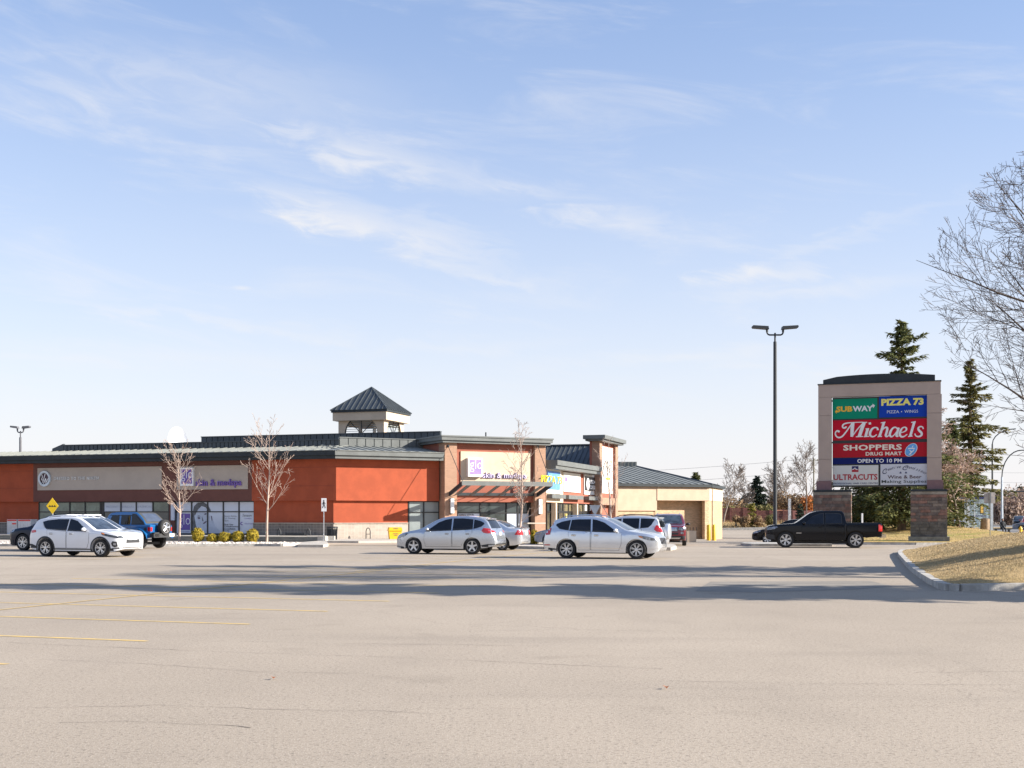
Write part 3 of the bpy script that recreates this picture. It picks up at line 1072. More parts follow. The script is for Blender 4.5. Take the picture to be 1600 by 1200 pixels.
# suspended canopy
oC0, oC1 = PO, PO + 2.15
zC = B.z(722, 755, oC1)
cn = thing('canopy', B.w((uP0 + uP1) / 2, PO, zC), 'dark metal slatted canopy hung on rods above the glo entrance', 'canopy')
uc0, uc1 = B.u(722, oC1), B.u(864, oC1)
MB().box(uc0, uc1, oC1 - .12, oC1, zC - .14, zC + .16, M=B.M).build('front_beam', M_TRIM, cn)
DZ = .66
for u in (uc0 + .06, uc1 - .06):
    MB().prism([(oC0, zC - .16 - DZ), (oC1 - .123, zC - .16), (oC1 - .123, zC + .12), (oC0, zC + .12 - DZ)], u - .06, u + .06, 'x', M=B.M).build('side_beam', M_DARKM, cn)
MB().box(uc0 + .12, uc1 - .12, PO - .22, PO - .1, zC - .12 - DZ, zC + .08 - DZ, M=B.M).build('back_beam', M_DARKM, cn)
ns = 6
for i in range(ns):
    u = uc0 + .12 + (uc1 - uc0 - .24) * (i + .5) / ns
    mb = MB()
    q_ = [(u - .30, -.13), (u + .22, .03), (u + .24, 0), (u - .28, -.16)]
    v_ = [(a, PO - .1, zC - DZ + b_) for a, b_ in q_] + [(a, oC1 - .123, zC + b_) for a, b_ in q_]
    mb.add(v_, [(3, 2, 1, 0), (4, 5, 6, 7), (0, 1, 5, 4), (1, 2, 6, 5), (2, 3, 7, 6), (3, 0, 4, 7)], 0, B.M)
    mb.build('slat', M_TRIM, cn)
for (a, pxx) in ((uc0 + .1, 700), (uc1 - .1, 840)):
    z_ = B.z(pxx, 697, PO)
    MB().tube([B.w(B.u(pxx, PO), PO + .02, z_), B.w(a, oC1 - .1, zC + .1)], .022, 6).build('hanger_rod', M_DARKM, cn)
    MB().sphere(B.w(B.u(pxx, PO), PO + .03, z_), .09, 8, 6).build('rod_anchor', M_DARKM, cn)

# --- side strip running away from the camera
zs1 = C.z(858, 716.5, .9)
zs0 = zs1 - .62
uT0, uT1 = C.u(937, .55), C.u(965.5, .55)
zq0 = C.z(870, 772, 0)        # bottom of the sign zone
zq1 = C.z(870, 785.5, 0)      # top of the glazing
wb('wall', C, 0.0, uT0 - .003, -.4, 0, zq1, zs0, M_SALM)
fascia(C, -.15, C.u(941, .9), .9, zs0, zs1, 'fascia', M_TRIM)
wb('wall', C, 0.02, C.u(880, .03), 0, .03, zq1 + .02, zs0 - .01, M_CREAM, label='cream stucco bay behind the pizza sign')
for (a, b_) in ((.1, C.u(877, .1)), (C.u(882, .1), C.u(905, .1)), (C.u(914, .1), C.u(934, .1))):
    wb('ledge', C, a, b_, .032, .45, zq0 - .34, zq0 - .04, M_TRIM)
uu = [0.1, C.u(868.3), C.u(890), C.u(903), C.u(919), C.u(936.5)]
gf = MB()
M_INT = mat('shop_window_display', (0.22, 0.19, 0.11), 0.15, var=0.6, scale=2.5, col2=(0.02, 0.02, 0.02), stretch=(1, 1, .3), coat=.6)
window(C, [854.5, 861, 867.5, 873, 880, 888, 896, 902], 0, 0, [C.z(880, 800, -.2)], -.2, [M_INT, M_GLASS, M_INT], -.2, zq1 - .02, th=.09)
window(C, [903.5, 911, 919, 927, 936], 0, 0, [C.z(880, 800, -.2)], -.2, [M_GLASS, M_INT], -.2, zq1 - .02, th=.09)
for p in (869.5, 902.6):
    wb('column', C, C.u(p, .25) - .16, C.u(p, .25) + .16, -.1, .25, -.3, zq1 - .02, M_CREAM)
M_LEMON = mat('yellow_poster', (.62, .50, .10), .5)
for (p, a, y0, y1) in ((863.5, 2.2, 812, 828), (884, 2, 803, 818), (897, 2, 803, 820), (914, 3, 789, 798), (922, 3, 789, 798)):
    wb('window_poster', C, C.u(p, -.17), C.u(p + a, -.17), -.19, -.17, C.z(p, y1, -.17), C.z(p, y0, -.17), M_LEMON if a < 3 else M_WHITE)


def board(W, x0, x1, y0, y1, o, dep, name, lab, group=None, m=M_WHITEP):
    u0, u1 = W.u(x0, o), W.u(x1, o)
    xm = (x0 + x1) / 2
    z0, z1 = W.z(xm, y1, o), W.z(xm, y0, o)
    t = thing(name, W.w((u0 + u1) / 2, o, z0), lab, 'sign', group)
    MB().box(u0, u1, o - dep, o, z0, z1, M=W.M).build('sign_board', m, t)
    return t, u0, u1, z0, z1


M_SKYB = mat('sky_blue_print', (.10, .25, .62), .5)
M_YELP = mat('yellow_print', (.80, .66, .02), .45)
t, a, b_, z0, z1 = board(C, 854, 877, 733, 771, .1, .07, 'shop_sign', 'white and blue PIZZA 73 sign with yellow letters, first on the side strip', 'shop signs of the side strip')
hh = z1 - z0
k = MB()
k.box(a, b_ - .5, .1, .16, z0 + hh * .16, z1 - hh * .10, M=C.M)
k.build('sign_face', M_SKYB, t)
k = MB()
text_on(k, C, 'PIZZA 73', C.u(846, .2), b_ - .25, z0 + hh * .40, z0 + hh * .70, .17, depth=.05, bold=.0)
k.build('lettering', M_YELP, t)
t, a, b_, z0, z1 = board(C, 881, 907, 739, 769, .1, .07, 'shop_sign', 'white sign with faded pink ULTRACUTS lettering on the side strip', 'shop signs of the side strip')
hh = z1 - z0
k = MB()
text_on(k, C, 'ULTRACUTS', a + .35, b_ - .15, z0 + hh * .42, z0 + hh * .72, .104, bold=.02)
k.build('lettering', mat('faded_pink', (.75, .42, .38), .5), t)
k = MB()
k.add([(a + .35, .108, z0 + hh * .52), (a + .85, .108, z0 + hh * .52), (a + .85, .108, z0 + hh * .75), (a + .35, .108, z0 + hh * .75)], [(0, 1, 2, 3)], 0, C.M)
k.build('emblem', M_PURPLE, t)
k = MB()
text_on(k, C, 'PROFESSIONAL HAIR CARE', a + .25, b_ - .2, z0 + hh * .28, z0 + hh * .34, .104, bold=.03)
k.build('lettering', M_BLACK, t)
t, a, b_, z0, z1 = board(C, 913, 935.5, 742, 773, .1, .07, 'shop_sign', 'black sign with a white oval and white two line lettering on the side strip', 'shop signs of the side strip')
hh = z1 - z0
k = MB().box(a + .15, b_ - .05, .1, .16, z0 + hh * .2, z1 - hh * .12, M=C.M)
k.build('sign_face', M_BLACK, t)
k = MB()
cu2, cz2 = a + .95, z0 + hh * .52
k.add([(cu2 + .5 * cos(x), .17, cz2 + hh * .29 * sin(x)) for x in [2 * pi * i / 24 for i in range(24)]], [list(range(24))], 0, C.M)
k.build('oval', M_WHITE, t)
k = MB()
text_on(k, C, 'EDGE', a + 1.65, b_ - .2, z0 + hh * .55, z0 + hh * .74, .17, bold=.04)
text_on(k, C, 'DESIGN', a + 1.65, b_ - .2, z0 + hh * .27, z0 + hh * .47, .17, bold=.04)
k.build('lettering', M_WHITE, t)

# --- clock-tower like sign pylon on the strip
zt1 = C.z(950, 681, .55) + .0
zTp = C.z(937, 689, .55)
wb('brick_tower', C, uT0, uT0 + .9, -.1, .55, -.6, zTp, M_BRICKC)
wb('brick_tower', C, uT1 - .9, uT1, -.1, .55, -.6, zTp, M_BRICKC)
wb('tower_wall', C, uT0 + .903, uT1 - .903, -.1, .35, C.z(950, 785, .3), zTp, M_SALM)
wb('tower_side', C, uT0 + .01, uT1 - .01, -.3, -.103, -.6, zTp, M_SALM)
wb('sign_band', C, C.u(941, .42), C.u(957.3, .42), .35, .42, C.z(949, 771, .42), C.z(949, 699, .42), M_WHITEP)
tc_ = MB()
zc1 = C.z(939, 678.3, 1.0)
tc_.box(uT0 - .45, uT1 + .45, -.55, .95, zTp, zTp + (zc1 - zTp) * .32, M=C.M)
tc_.box(uT0 - .65, uT1 + .65, -.7, 1.15, zTp + (zc1 - zTp) * .32 + .003, zc1, M=C.M)
tc_.build('cornice', M_TRIM, ROOT)
t = thing('shop_sign', C.w(C.u(949, .43), .43, C.z(949, 745, .43)), 'tall white tower sign with black swash lettering and a yellow band', 'sign')
k = MB()
kx, ky = 1600 / 180, 800 / 90
strokes(k, C, 820, 670, kx, ky, .43, [([(1135, 430), (1105, 490), (1090, 560), (1088, 620), (1100, 670)], 12), ([(1120, 560), (1135, 500), (1150, 450), (1150, 560), (1140, 640)], 9),
    ([(1150, 560), (1175, 510), (1190, 500), (1180, 560), (1175, 620)], 8), ([(1200, 540), (1180, 590), (1200, 620), (1212, 580)], 7), ([(1145, 640), (1165, 645)], 8)])
k.build('lettering', M_BLACK, t)
k = MB()
strokes(k, C, 820, 670, kx, ky, .436, [([(1122, 692), (1190, 696)], 36), ([(1190, 450), (1207, 470)], 26)])
k.build('yellow_band', M_YELP, t)
wb('entry_lintel', C, uT0 + .92, uT1 - .92, -.3, .5, C.z(950, 789, .5), C.z(950, 778, .5), M_BRICKC)
window(C, [941, 949, 958], 0, 0, [], -.3, [M_GLASS, M_GLASS], -.6, C.z(950, 789, 0))
wb('window_poster', C, C.u(943, -.2), C.u(948, -.2), -.27, -.25, C.z(945, 800, -.2), C.z(945, 791, -.2), M_PURPLE)

# mansard roof face behind the strip
ry = 103.0
rb = at(933, 725, ry)
Wm = Wall(rb.x, rb.y, 108)
mb = MB()
uL = Wm.u(838)
zt_ = 7.85
mb.add([(uL, 0, 5.9), (0.4, 0, 5.9), (0.4, -3.0, zt_), (uL, -3.0, zt_), (uL, -7, 5.9), (.4, -7, 5.9)], [(0, 1, 2, 3), (3, 2, 5, 4), (1, 5, 2), (0, 3, 4)], 0, Wm.M)
mb.build('roof', M_ROOFM, ROOT)
sm = MB()
n = 14
for i in range(n):
    u = .3 - i * .42
    sm.tube([Wm.w(u, .03, 5.92), Wm.w(u, -3.0, zt_ + .03)], .035, 4)
sm.box(uL, .45, -3.15, -2.85, zt_ - .02, zt_ + .08, M=Wm.M)
sm.build('roof_seam', M_ROOFM, ROOT, stuff=True)

# --- lantern with a pyramid roof
cor = at(600, 676, 98)
LW = Wall(cor.x, cor.y, 108)      # left face ends at the corner
s4 = 4.05
LN = thing('roof_lantern', (cor.x - 1, cor.y + 2.5, 6.3), 'square cream roof lantern with arched windows and a dark pyramid roof', 'cupola')
zE0, zE1 = LW.z(600, 655.5, .35), LW.z(600, 640, .45)
zW0 = 6.3
def arch_wall(W, u0, u1, cu_, cz_, r, z0, z1, th):
    """wall face with a half round opening"""
    n = 20
    arc = [(cu_ + r * cos(pi * i / n), cz_ + r * sin(pi * i / n)) for i in range(n + 1)]      # right to left
    mb = MB()
    v, f = [], []
    # top fan: columns between arc points and top edge
    for (x, z) in arc:
        v += [(x, 0, z), (x, 0, z1), (x, -th, z), (x, -th, z1)]
    for i in range(n):
        a = 4 * i
        b_ = 4 * (i + 1)
        f += [(a, b_, b_ + 1, a + 1), (a + 2, a + 3, b_ + 3, b_ + 2), (a, a + 2, b_ + 2, b_)]
    mb.add(v, f, 0, W.M)
    mb.box(u0, cu_ - r, -th, 0, z0, z1, M=W.M)
    mb.box(cu_ + r, u1, -th, 0, z0, z1, M=W.M)
    mb.box(cu_ - r, cu_ + r, -th, 0, z0, cz_, M=W.M)
    return mb
RW = Wall(cor.x, cor.y, 18)
for W, a, b_ in ((LW, -s4, 0), (RW, 0, s4)):
    cu_ = (a + b_) / 2
    czz = LW.z(563, 678, 0) if W is LW else LW.z(600, 677, 0)
    r = 1.46
    a_, b2 = (a, b_) if W is LW else (a + .253, b_)
    arch_wall(W, a_, b2, cu_, czz, r, zW0, zE0 - .002, .25).build('lantern_wall', M_CREAM, LN)
    far_o = -s4 + .25
    arch_wall(W, a_ + (.253 if W is LW else 0), b2 - .253, cu_, czz, r, zW0, zE0 - .004, .25)
    for ue_ in ((a_ + .002 if W is LW else a_ + 3.55),):
        MB().box(ue_, ue_ + .25, far_o - .24, far_o, zW0, zE0 - .004, M=W.M).build('corner_post', M_CREAM, LN)
    MB().box(a_ + .3, b2 - .3, far_o - .2, far_o - .02, zE0 - .35, zE0 - .004, M=W.M).build('lintel', M_CREAM, LN)
    lv = MB()
    n = 9
    for i in range(n):
        z = czz + r * (i + .5) / n
        hw = sqrt(max(0, r * r - (z - czz) ** 2))
        lv.box(cu_ - hw, cu_ + hw, -.18, -.13, z - .022, z + .022, M=W.M)
    lv.build('louvre', mat('pale_louvre', (.30, .34, .33), .5), LN, stuff=True)
    ms = MB()
    for ang in (45, 90, 135):
        x2, z2 = cu_ + r * cos(radians(ang)), czz + r * sin(radians(ang))
        ms.tube([W.w(cu_, -.08, czz), W.w(x2, -.08, z2)], .035, 4)
    ar = [W.w(cu_ + r * cos(pi * i / 20), -.04, czz + r * sin(pi * i / 20)) for i in range(21)]
    ms.tube(ar, .05, 4)
    ms.build('glazing_bars', M_DARKM, LN)
far = [LW.w(-s4, 0, 0), LW.w(-s4, -s4, 0), RW.w(s4, 0, 0)]
MB().tube([LW.w(-1.75, -2, 6.4), LW.w(-1.75, -2, 9.2)], .14, 8).build('vent_pipe', M_WHITEP, LN)
e = .35
MB().box(-s4 - e, e, -s4 - e, e, zE0, zE1 - .12, M=LW.M).build('cornice', M_CREAM, LN)
e = .45
MB().box(-s4 - e, e, -s4 - e, e, zE1 - .118, zE1 + .06, M=LW.M).build('eave_trim', M_DARKM, LN)
ap = LW.w(-s4 / 2, -s4 / 2, 0)
za = CH + (HZ - 605) * ap.y / F
e = .5
cs = [LW.w(-s4 - e, e, zE1 + .06), LW.w(e, e, zE1 + .06), LW.w(e, -s4 - e, zE1 + .06), LW.w(-s4 - e, -s4 - e, zE1 + .06)]
apx = Vector((ap.x, ap.y, za))
py_ = MB()
py_.add(cs + [apx], [(0, 1, 4), (1, 2, 4), (2, 3, 4), (3, 0, 4), (0, 3, 2, 1)])
py_.build('pyramid_roof', M_ROOFM, LN)
sm = MB()
for s in range(4):
    p, q = cs[s], cs[(s + 1) % 4]
    nrm = (q - p).cross(apx - p).normalized()
    if nrm.z < 0:
        nrm = -nrm
    sm.tube([p, apx], .06, 5)
    if s > 1:
        continue
    mid = (p + q) / 2
    n = 11
    for i in range(1, n):
        t_ = i / n
        b0 = p.lerp(q, t_)
        k_ = 1 - abs(2 * t_ - 1)
        sm.tube([b0 + nrm * .02, b0 + (apx - mid) * k_ + nrm * .02], .04, 4)
sm.build('roof_seam', M_ROOFM, LN, stuff=True)

# --- white satellite dish behind the screen
dp = at(276, 694, 92)
DT = thing('satellite_dish', (dp.x, dp.y, 6.3), 'white satellite dish rising behind the dark roof screen', 'satellite dish')
prof = [(r, 1.1 * (r / 1.0) ** 2 * .28) for r in [0.02] + [i / 8 * .98 for i in range(1, 9)]]
v = []
mm = Matrix.Translation((dp.x, dp.y, CH + (HZ - 691) * dp.y / F + .1)) @ Matrix.Rotation(radians(32), 4, 'Z') @ Matrix.Rotation(radians(80), 4, 'X') @ Matrix.Diagonal((.74, 1.05, 1, 1))
mb = MB()
n = 28
for (r, h) in prof:
    for j in range(n):
        a = 2 * pi * j / n
        v.append((r * cos(a), r * sin(a), h))
mb.add(v, [(i * n + j, i * n + (j + 1) % n, (i + 1) * n + (j + 1) % n, (i + 1) * n + j) for i in range(len(prof) - 1) for j in range(n)], 0, mm)
mb.build('dish', mat('bright_white_enamel', (.85, .85, .85), .35, var=.01), DT, smooth=180)
MB().tube([(dp.x, dp.y + .3, 6.3), (dp.x, dp.y + .25, CH + (HZ - 691) * dp.y / F)], .06, 8).build('mast', M_DARKM, DT)

# ------------------------------------------------------------------ tan building at the back right
e0 = C.at if False else None
ue = C.u(967.5, 0)
pe = C.p(ue, 0)
E = Wall(pe.x, pe.y, 62.5)
gE = -0.66
zg = E.z(1000, 755.5, .35)
TB = thing('tan_building', (pe.x + 4, pe.y + 2, gE), 'low tan brick building with a grey hip roof at the far end', 'building')
def tb(name, W, u0, u1, o0, o1, z0, z1, m, **kw):
    return MB().box(u0, u1, o0, o1, z0, z1, M=W.M).build(name, m, TB, **kw)
u1_, u2_ = E.u(1026.5), E.u(1107.5)
zl, zrr = E.z(1000, 798, 0), E.z(1060, 782, 0)
tb('wall', E, -.4, u1_, -.4, 0, zl, zg - .25, M_TAN)
tb('wall', E, u1_ + .003, u2_, -.4, .05, zrr, zg - .25, M_TAN)
tb('brick_wall', E, -.4, u1_ - .1, -.6, -.12, gE - .2, zl, M_BRICKT)
tb('brick_wall', E, u1_ - .1, u2_ + .1, -1.5, -1.1, gE - .2, zrr + .2, M_BRICKT)
tb('soffit', E, u1_, u2_, -1.1, -.4, zrr + .01, zrr + .1, M_TAN)
tb('brick_return', E, u1_ - .3, u1_ - .1, -1.1, -.12, gE - .2, zrr, M_BRICKT)
ce = E.p(u2_, 0)
G_ = Wall(ce.x, ce.y, 18)
M_BRICKT2 = blockmat('buff_brick_side', 18, (0.46, 0.315, 0.185), (0.50, 0.39, 0.27), 0.25, 0.09)
u3 = G_.u(1128.5)
tb('brick_pillar', E, u2_ - .45, u2_, -.4, 0.0, gE - .2, zrr, M_BRICKT)
tb('brick_wall', G_, .003, u3, -.4, 0.0, gE - .2, zrr + .0, M_BRICKT2)
tb('wall', G_, .003, u3, -.42, 0.05, zrr + .003, zg - .25, M_CREAM)
for W, a, b_ in ((E, -.4, u2_ + .1), (G_, -.05, u3 + .1)):
    mb = MB().box(a, b_, -.2, .32, zg - .25, zg - .003, M=W.M)
    mb.build('gutter', M_DARKM, TB)
# downpipes on the sunny end
for pxx in (1112,):
    MB().tube([G_.w(G_.u(pxx), .08, zg - .3), G_.w(G_.u(pxx), .1, 2.2), G_.w(G_.u(pxx) - .2, .12, 1.5), G_.w(G_.u(pxx) - .2, .12, gE)], .06, 6).build('downpipe', mat('pale_pipe', (.42, .33, .23), .6), TB)
# hip roof
sb = 10.0
zh = at(995, 729, E.p(E.u(995, -sb), -sb).y).z
r0 = E.w(-6.0, .35, zg)
r1 = E.w(u2_ + .2, .35, zg)
h0 = E.w(-6.0, -sb, zh)
h1 = E.w(E.u(995, -sb), -sb, zh)
r2 = G_.w(u3 + .3, .35, zg)
b0_ = E.w(-6, -2 * sb, zg)
mb = MB()
mb.add([r0, r1, h1, h0, r2, b0_, r2 + Vector((-6, 9, 0))], [(0, 1, 2, 3), (1, 4, 2), (3, 2, 6, 5), (2, 4, 6)])
mb.build('roof', M_ROOFL, TB)
sm = MB()
n = 21
dn = Vector((0, 0, .03))
for i in range(n + 1):
    u = -6 + (u2_ + 6) * i / n
    uh = E.u(995, -sb)
    b_ = E.w(u, .35, zg)
    if u < uh:
        tp = E.w(u, -sb, zh)
    else:
        t_ = 1 - (u - uh) / (u2_ + .2 - uh)
        tp = E.w(u, .35 - (sb + .35) * t_, zg + (zh - zg) * t_)
    sm.tube([b_ + dn, tp + dn], .03, 4)
sm.tube([r1 + dn, h1 + dn], .09, 5)
for i in range(1, 6):
    sm.tube([r1.lerp(r2, i / 10) + dn, h1.lerp(r1, max(0, 1 - i / 5)) + dn], .05, 4)
sm.build('roof_seam', M_ROOFM, TB, stuff=True)
q0 = at(967, 729, 122)
Wq = Wall(q0.x - 3, q0.y, 90)
mb = MB()
uu0, uu1 = Wq.u(940), Wq.u(995)
zz0, zz1 = CH + 70 * q0.y / F, CH + (HZ - 721.5) * q0.y / F
mb.box(uu0, uu1, -2, 0, zz0, zz1, M=Wq.M)
for i in range(18):
    u = uu1 - .1 - i * .38
    mb.box(u - .05, u + .05, 0, .06, zz0, zz1, M=Wq.M)
mb.build('roof_screen', M_ROOFL, TB)
# walls closing the volume
mb = MB().prism([(p.x, p.y) for p in (E.w(-3, -2.5, 0), E.w(u2_, -2.5, 0), G_.w(u3, -.5, 0), E.w(u2_ + 2, -2 * sb, 0), E.w(-3, -2 * sb, 0))], gE, zg - .1)
mb.build('core_wall', M_TAN, TB)

# ------------------------------------------------------------------ vehicles
M_TYRE = mat('tyre_rubber', (0.018, 0.018, 0.019), 0.85, var=0.2, scale=12)
M_RIM = mat('alloy', (0.62, 0.63, 0.65), 0.28, metal=0.85, var=0.05)
M_RIMD = mat('dark_alloy', (0.05, 0.05, 0.055), 0.4, metal=0.4, var=0.1)
M_PLAST = mat('black_plastic', (0.022, 0.023, 0.025), 0.6, var=0.15, scale=6)
M_CARG = mat('car_glass', (0.006, 0.008, 0.014), 0.03, var=0.4, scale=1.2, spec=.45)
M_CARG2 = mat('car_windscreen', (0.03, 0.04, 0.055), 0.03, var=0.6, scale=2.2, spec=.6)
M_RED = mat('red_lamp', (0.50, 0.012, 0.012), 0.12, var=0.1, coat=1.0)
M_LAMP = mat('clear_lamp', (0.20, 0.21, 0.23), 0.08, metal=0.3, var=0.6, scale=9, coat=1.0)
M_AMB = mat('amber_lamp', (0.6, 0.18, 0.03), 0.15, var=0.1, coat=1.0)
M_CHROME = mat('chrome', (0.75, 0.75, 0.76), 0.12, metal=1.0, var=0.02)
M_GAP = mat('shut_line', (0.012, 0.012, 0.014), 0.8)
M_PLATE = mat('number_plate', (0.62, 0.62, 0.63), 0.5, var=0.15, scale=14)
M_SEAT = mat('seat_cloth', (0.12, 0.11, 0.10), 0.8)


def interp(tab, x):
    if x <= tab[0][0]:
        return tab[0][1]
    for i in range(len(tab) - 1):
        if x <= tab[i + 1][0]:
            x0, y0 = tab[i]
            x1, y1 = tab[i + 1]
            h = x1 - x0
            d = (y1 - y0) / h
            def sl(k):
                if k <= 0 or k >= len(tab) - 1:
                    return d
                a = (tab[k][1] - tab[k - 1][1]) / (tab[k][0] - tab[k - 1][0])
                b = (tab[k + 1][1] - tab[k][1]) / (tab[k + 1][0] - tab[k][0])
                return 0 if a * b <= 0 else 2 * a * b / (a + b)
            m0, m1 = sl(i), sl(i + 1)
            t = (x - x0) / h
            return y0 * (1 + 2 * t) * (1 - t) ** 2 + h * m0 * t * (1 - t) ** 2 + y1 * t * t * (3 - 2 * t) + h * m1 * t * t * (t - 1)
    return tab[-1][1]


def body_geo(s):
    L, Wd = s['L'], s['W']
    fl = s.get('floor', 0.24)
    k = s.get('k', 0.40)
    ra = s['r'] + s.get('gap', 0.055)
    xs = set()
    x = 0.0
    while x < L:
        xs.add(round(x, 4))
        x += 0.07
    for t in (0, .008, .02, .035, .05):
        xs.add(round(t, 4))
        xs.add(round(L - t, 4))
    for xw in s['wx']:
        for d in (-1, 1):
            for e in (-.002, .002, .02, .05):
                xs.add(round(xw + d * (ra - e), 4))
    for t in s.get('xs', ()):
        xs.add(t)
    xs = sorted(xs)
    rows = []
    NS, NG = 8, 6
    for x in xs:
        top = interp(s['top'], x)
        belt = min(interp(s['belt'], x), top - 0.015)
        bot = interp(s['bot'], x)
        hw = Wd / 2 * interp(s['plan'], x)
        arch = 0
        for xw in s['wx']:
            d = abs(x - xw)
            if d < ra:
                arch = max(arch, s['r'] + sqrt(ra * ra - d * d) * s.get('archk', 1.0))
        zo = max(bot, arch)
        zo = min(zo, belt - 0.02)
        fz = max(bot, fl) + .02
        wi = max(0.1, hw - 0.30)
        bulge = s.get('bulge', .05)
        def ys(z):
            t = (z - s.get('zw', .66)) / .5
            return hw * (1 - bulge * t * t * (1 if t > 0 else .8))
        ring = [(0, fz), (wi, fz), (wi, max(zo, fz) if arch else fz), (ys(zo) - .03, zo + (.0 if arch else .0))]
        for i in range(NS):
            t = i / (NS - 1)
            z = zo + (belt - zo) * t
            ring.append((ys(z), z))
        yb = ys(belt)
        g = top - belt
        lip = min(.035, g * .3)
        zz = belt + lip
        ring.append((yb - lip * .9, zz))
        rr = min(s.get('rr', .12), (top - zz) * .8)
        zt = top - rr
        for i in range(1, NG):
            t = i / (NG - 1)
            z = zz + (zt - zz) * t
            ring.append((yb - lip * .9 - k * (z - zz), z))
        yt = yb - lip * .9 - k * (zt - zz)
        yt = max(yt, 0.1)
        for a in (25, 50, 75):
            ring.append((yt - rr * .9 * (1 - cos(radians(a))), zt + rr * sin(radians(a)) * .93))
        yr = yt - rr * .8
        cr = s.get('crown', .03)
        for t in (.75, .4):
            ring.append((yr * t, top - cr * t * t))
        ring.append((0, top))
        rows.append([(x, y, z) for y, z in ring])
    return rows


def mesh_rows(rows):
    v, f = [], []
    n = len(rows[0])
    for r in rows:
        v += [(x, y, z) for x, y, z in r]
        v += [(x, -y, z) for x, y, z in r]
    m = 2 * n
    for i in range(len(rows) - 1):
        a, b = i * m, (i + 1) * m
        for j in range(n - 1):
            f.append((a + j, a + j + 1, b + j + 1, b + j))
            f.append((a + n + j + 1, a + n + j, b + n + j, b + n + j + 1))
    # end caps as strips between the two halves
    for base, fl in ((0, False), ((len(rows) - 1) * m, True)):
        for j in range(n - 1):
            q = (base + j, base + n + j, base + n + j + 1, base + j + 1)
            f.append(q[::-1] if fl else q)
    return v, f


def patch(bvh, poly, axis, off=0.006, step=0.12, tol=None):
    """polygon in a side / front / top view draped over the body; returns verts, faces"""
    bm = bmesh.new()
    vs = [bm.verts.new((p[0], p[1], 0)) for p in poly]
    bm.faces.new(vs)
    for ax in (0, 1):
        lo = min(p[ax] for p in poly)
        hi = max(p[ax] for p in poly)
        t = lo + step
        while t < hi - 1e-3:
            no = (1, 0, 0) if ax == 0 else (0, 1, 0)
            co = (t, 0, 0) if ax == 0 else (0, t, 0)
            bmesh.ops.bisect_plane(bm, geom=bm.verts[:] + bm.edges[:] + bm.faces[:], plane_co=co, plane_no=no, dist=1e-5)
            t += step
    bm.verts.ensure_lookup_table()
    out, ok = [], []
    for v in bm.verts:
        a, b = v.co.x, v.co.y
        if axis in ('y+', 'y-'):
            s = 1 if axis == 'y+' else -1
            o, d = Vector((a, 3 * s, b)), Vector((0, -s, 0))
        elif axis == 'z':
            o, d = Vector((a, b, 4)), Vector((0, 0, -1))
        elif axis == 'front':
            o, d = Vector((-3, a, b)), Vector((1, 0, 0))
        else:
            o, d = Vector((9, a, b)), Vector((-1, 0, 0))
        h = bvh.ray_cast(o, d)
        if h[0] is None:
            out.append((0, 0, 0))
            ok.append(False)
        else:
            nn = h[1] if h[1].dot(d) < 0 else -h[1]
            out.append(tuple(h[0] + nn * off))
            ok.append(tol is None or abs(h[0].y if axis[0] == 'y' else 9) > tol)
    bm.verts.index_update()
    f = [[v.index for v in fc.verts] for fc in bm.faces]
    f = [x for x in f if all(ok[i] for i in x)]
    bm.free()
    if axis in ('y-', 'z', 'rear'):
        pass
    return out, f


def grow(poly, d):
    cx = sum(p[0] for p in poly) / len(poly)
    cy = sum(p[1] for p in poly) / len(poly)
    sx = max(p[0] for p in poly) - min(p[0] for p in poly)
    sy = max(p[1] for p in poly) - min(p[1] for p in poly)
    return [(cx + (p[0] - cx) * (1 + 2 * d / sx), cy + (p[1] - cy) * (1 + 2 * d / sy)) for p in poly]


def make_wheel(root, x, y, r, side, style, wd=.23):
    """tyre with a spoked rim; side +1 looks towards +y"""
    M = Matrix.Translation((x, y, r))
    t = MB()
    h = wd / 2
    prof = [(r * .66, -h * .8), (r * .72, -h), (r * .93, -h), (r * .985, -h * .8), (r, -h * .4), (r, h * .4), (r * .985, h * .8), (r * .93, h), (r * .72, h), (r * .66, h * .8)]
    t.lathe(prof, 32, 0, M, 'y')
    w_ = t.build('wheel', M_TYRE, root, local=True, smooth=40)
    rim = MB()
    yo = side * h * .92
    rim.lathe([(r * .60, yo - side * .05), (r * .68, yo + side * .004), (r * .65, yo + side * .004), (r * .60, yo - side * .03)], 32, 0, M, 'y')
    nsp, w0, w1, dbl = style
    for i in range(nsp):
        a = 2 * pi * i / nsp + .3
        for e in ((-1, 1) if dbl else (0,)):
            aa, bb = a + e * .05, a + e * dbl
            p0 = Vector((cos(aa) * r * .10, yo - side * .012, sin(aa) * r * .10))
            p1 = Vector((cos(bb) * r * .66, yo - side * .002, sin(bb) * r * .66))
            tn = Vector((-sin(a), 0, cos(a)))
            v = []
            for p, ww in ((p0, w0), (p1, w1)):
                for sy in (0, -side * .03):
                    for q in (-1, 1):
                        v.append(p + tn * q * ww + Vector((0, sy, 0)))
            rim.add(v, [(0, 1, 5, 4), (2, 6, 7, 3), (0, 4, 6, 2), (1, 3, 7, 5), (4, 5, 7, 6)], 0, M)
    rim.lathe([(r * .17, yo - side * .03), (r * .16, yo + side * .006), (r * .05, yo + side * .01)], 16, 0, M, 'y')
    rim.build('rim', style_mats.get(style, M_RIM), w_, local=True, smooth=30)
    dk = MB()
    dk.lathe([(r * .66, yo - side * .075), (r * .1, yo - side * .08)], 24, 0, M, 'y')
    dk.build('brake_disc', M_RIMD, w_, local=True)
    return w_


style_mats = {}


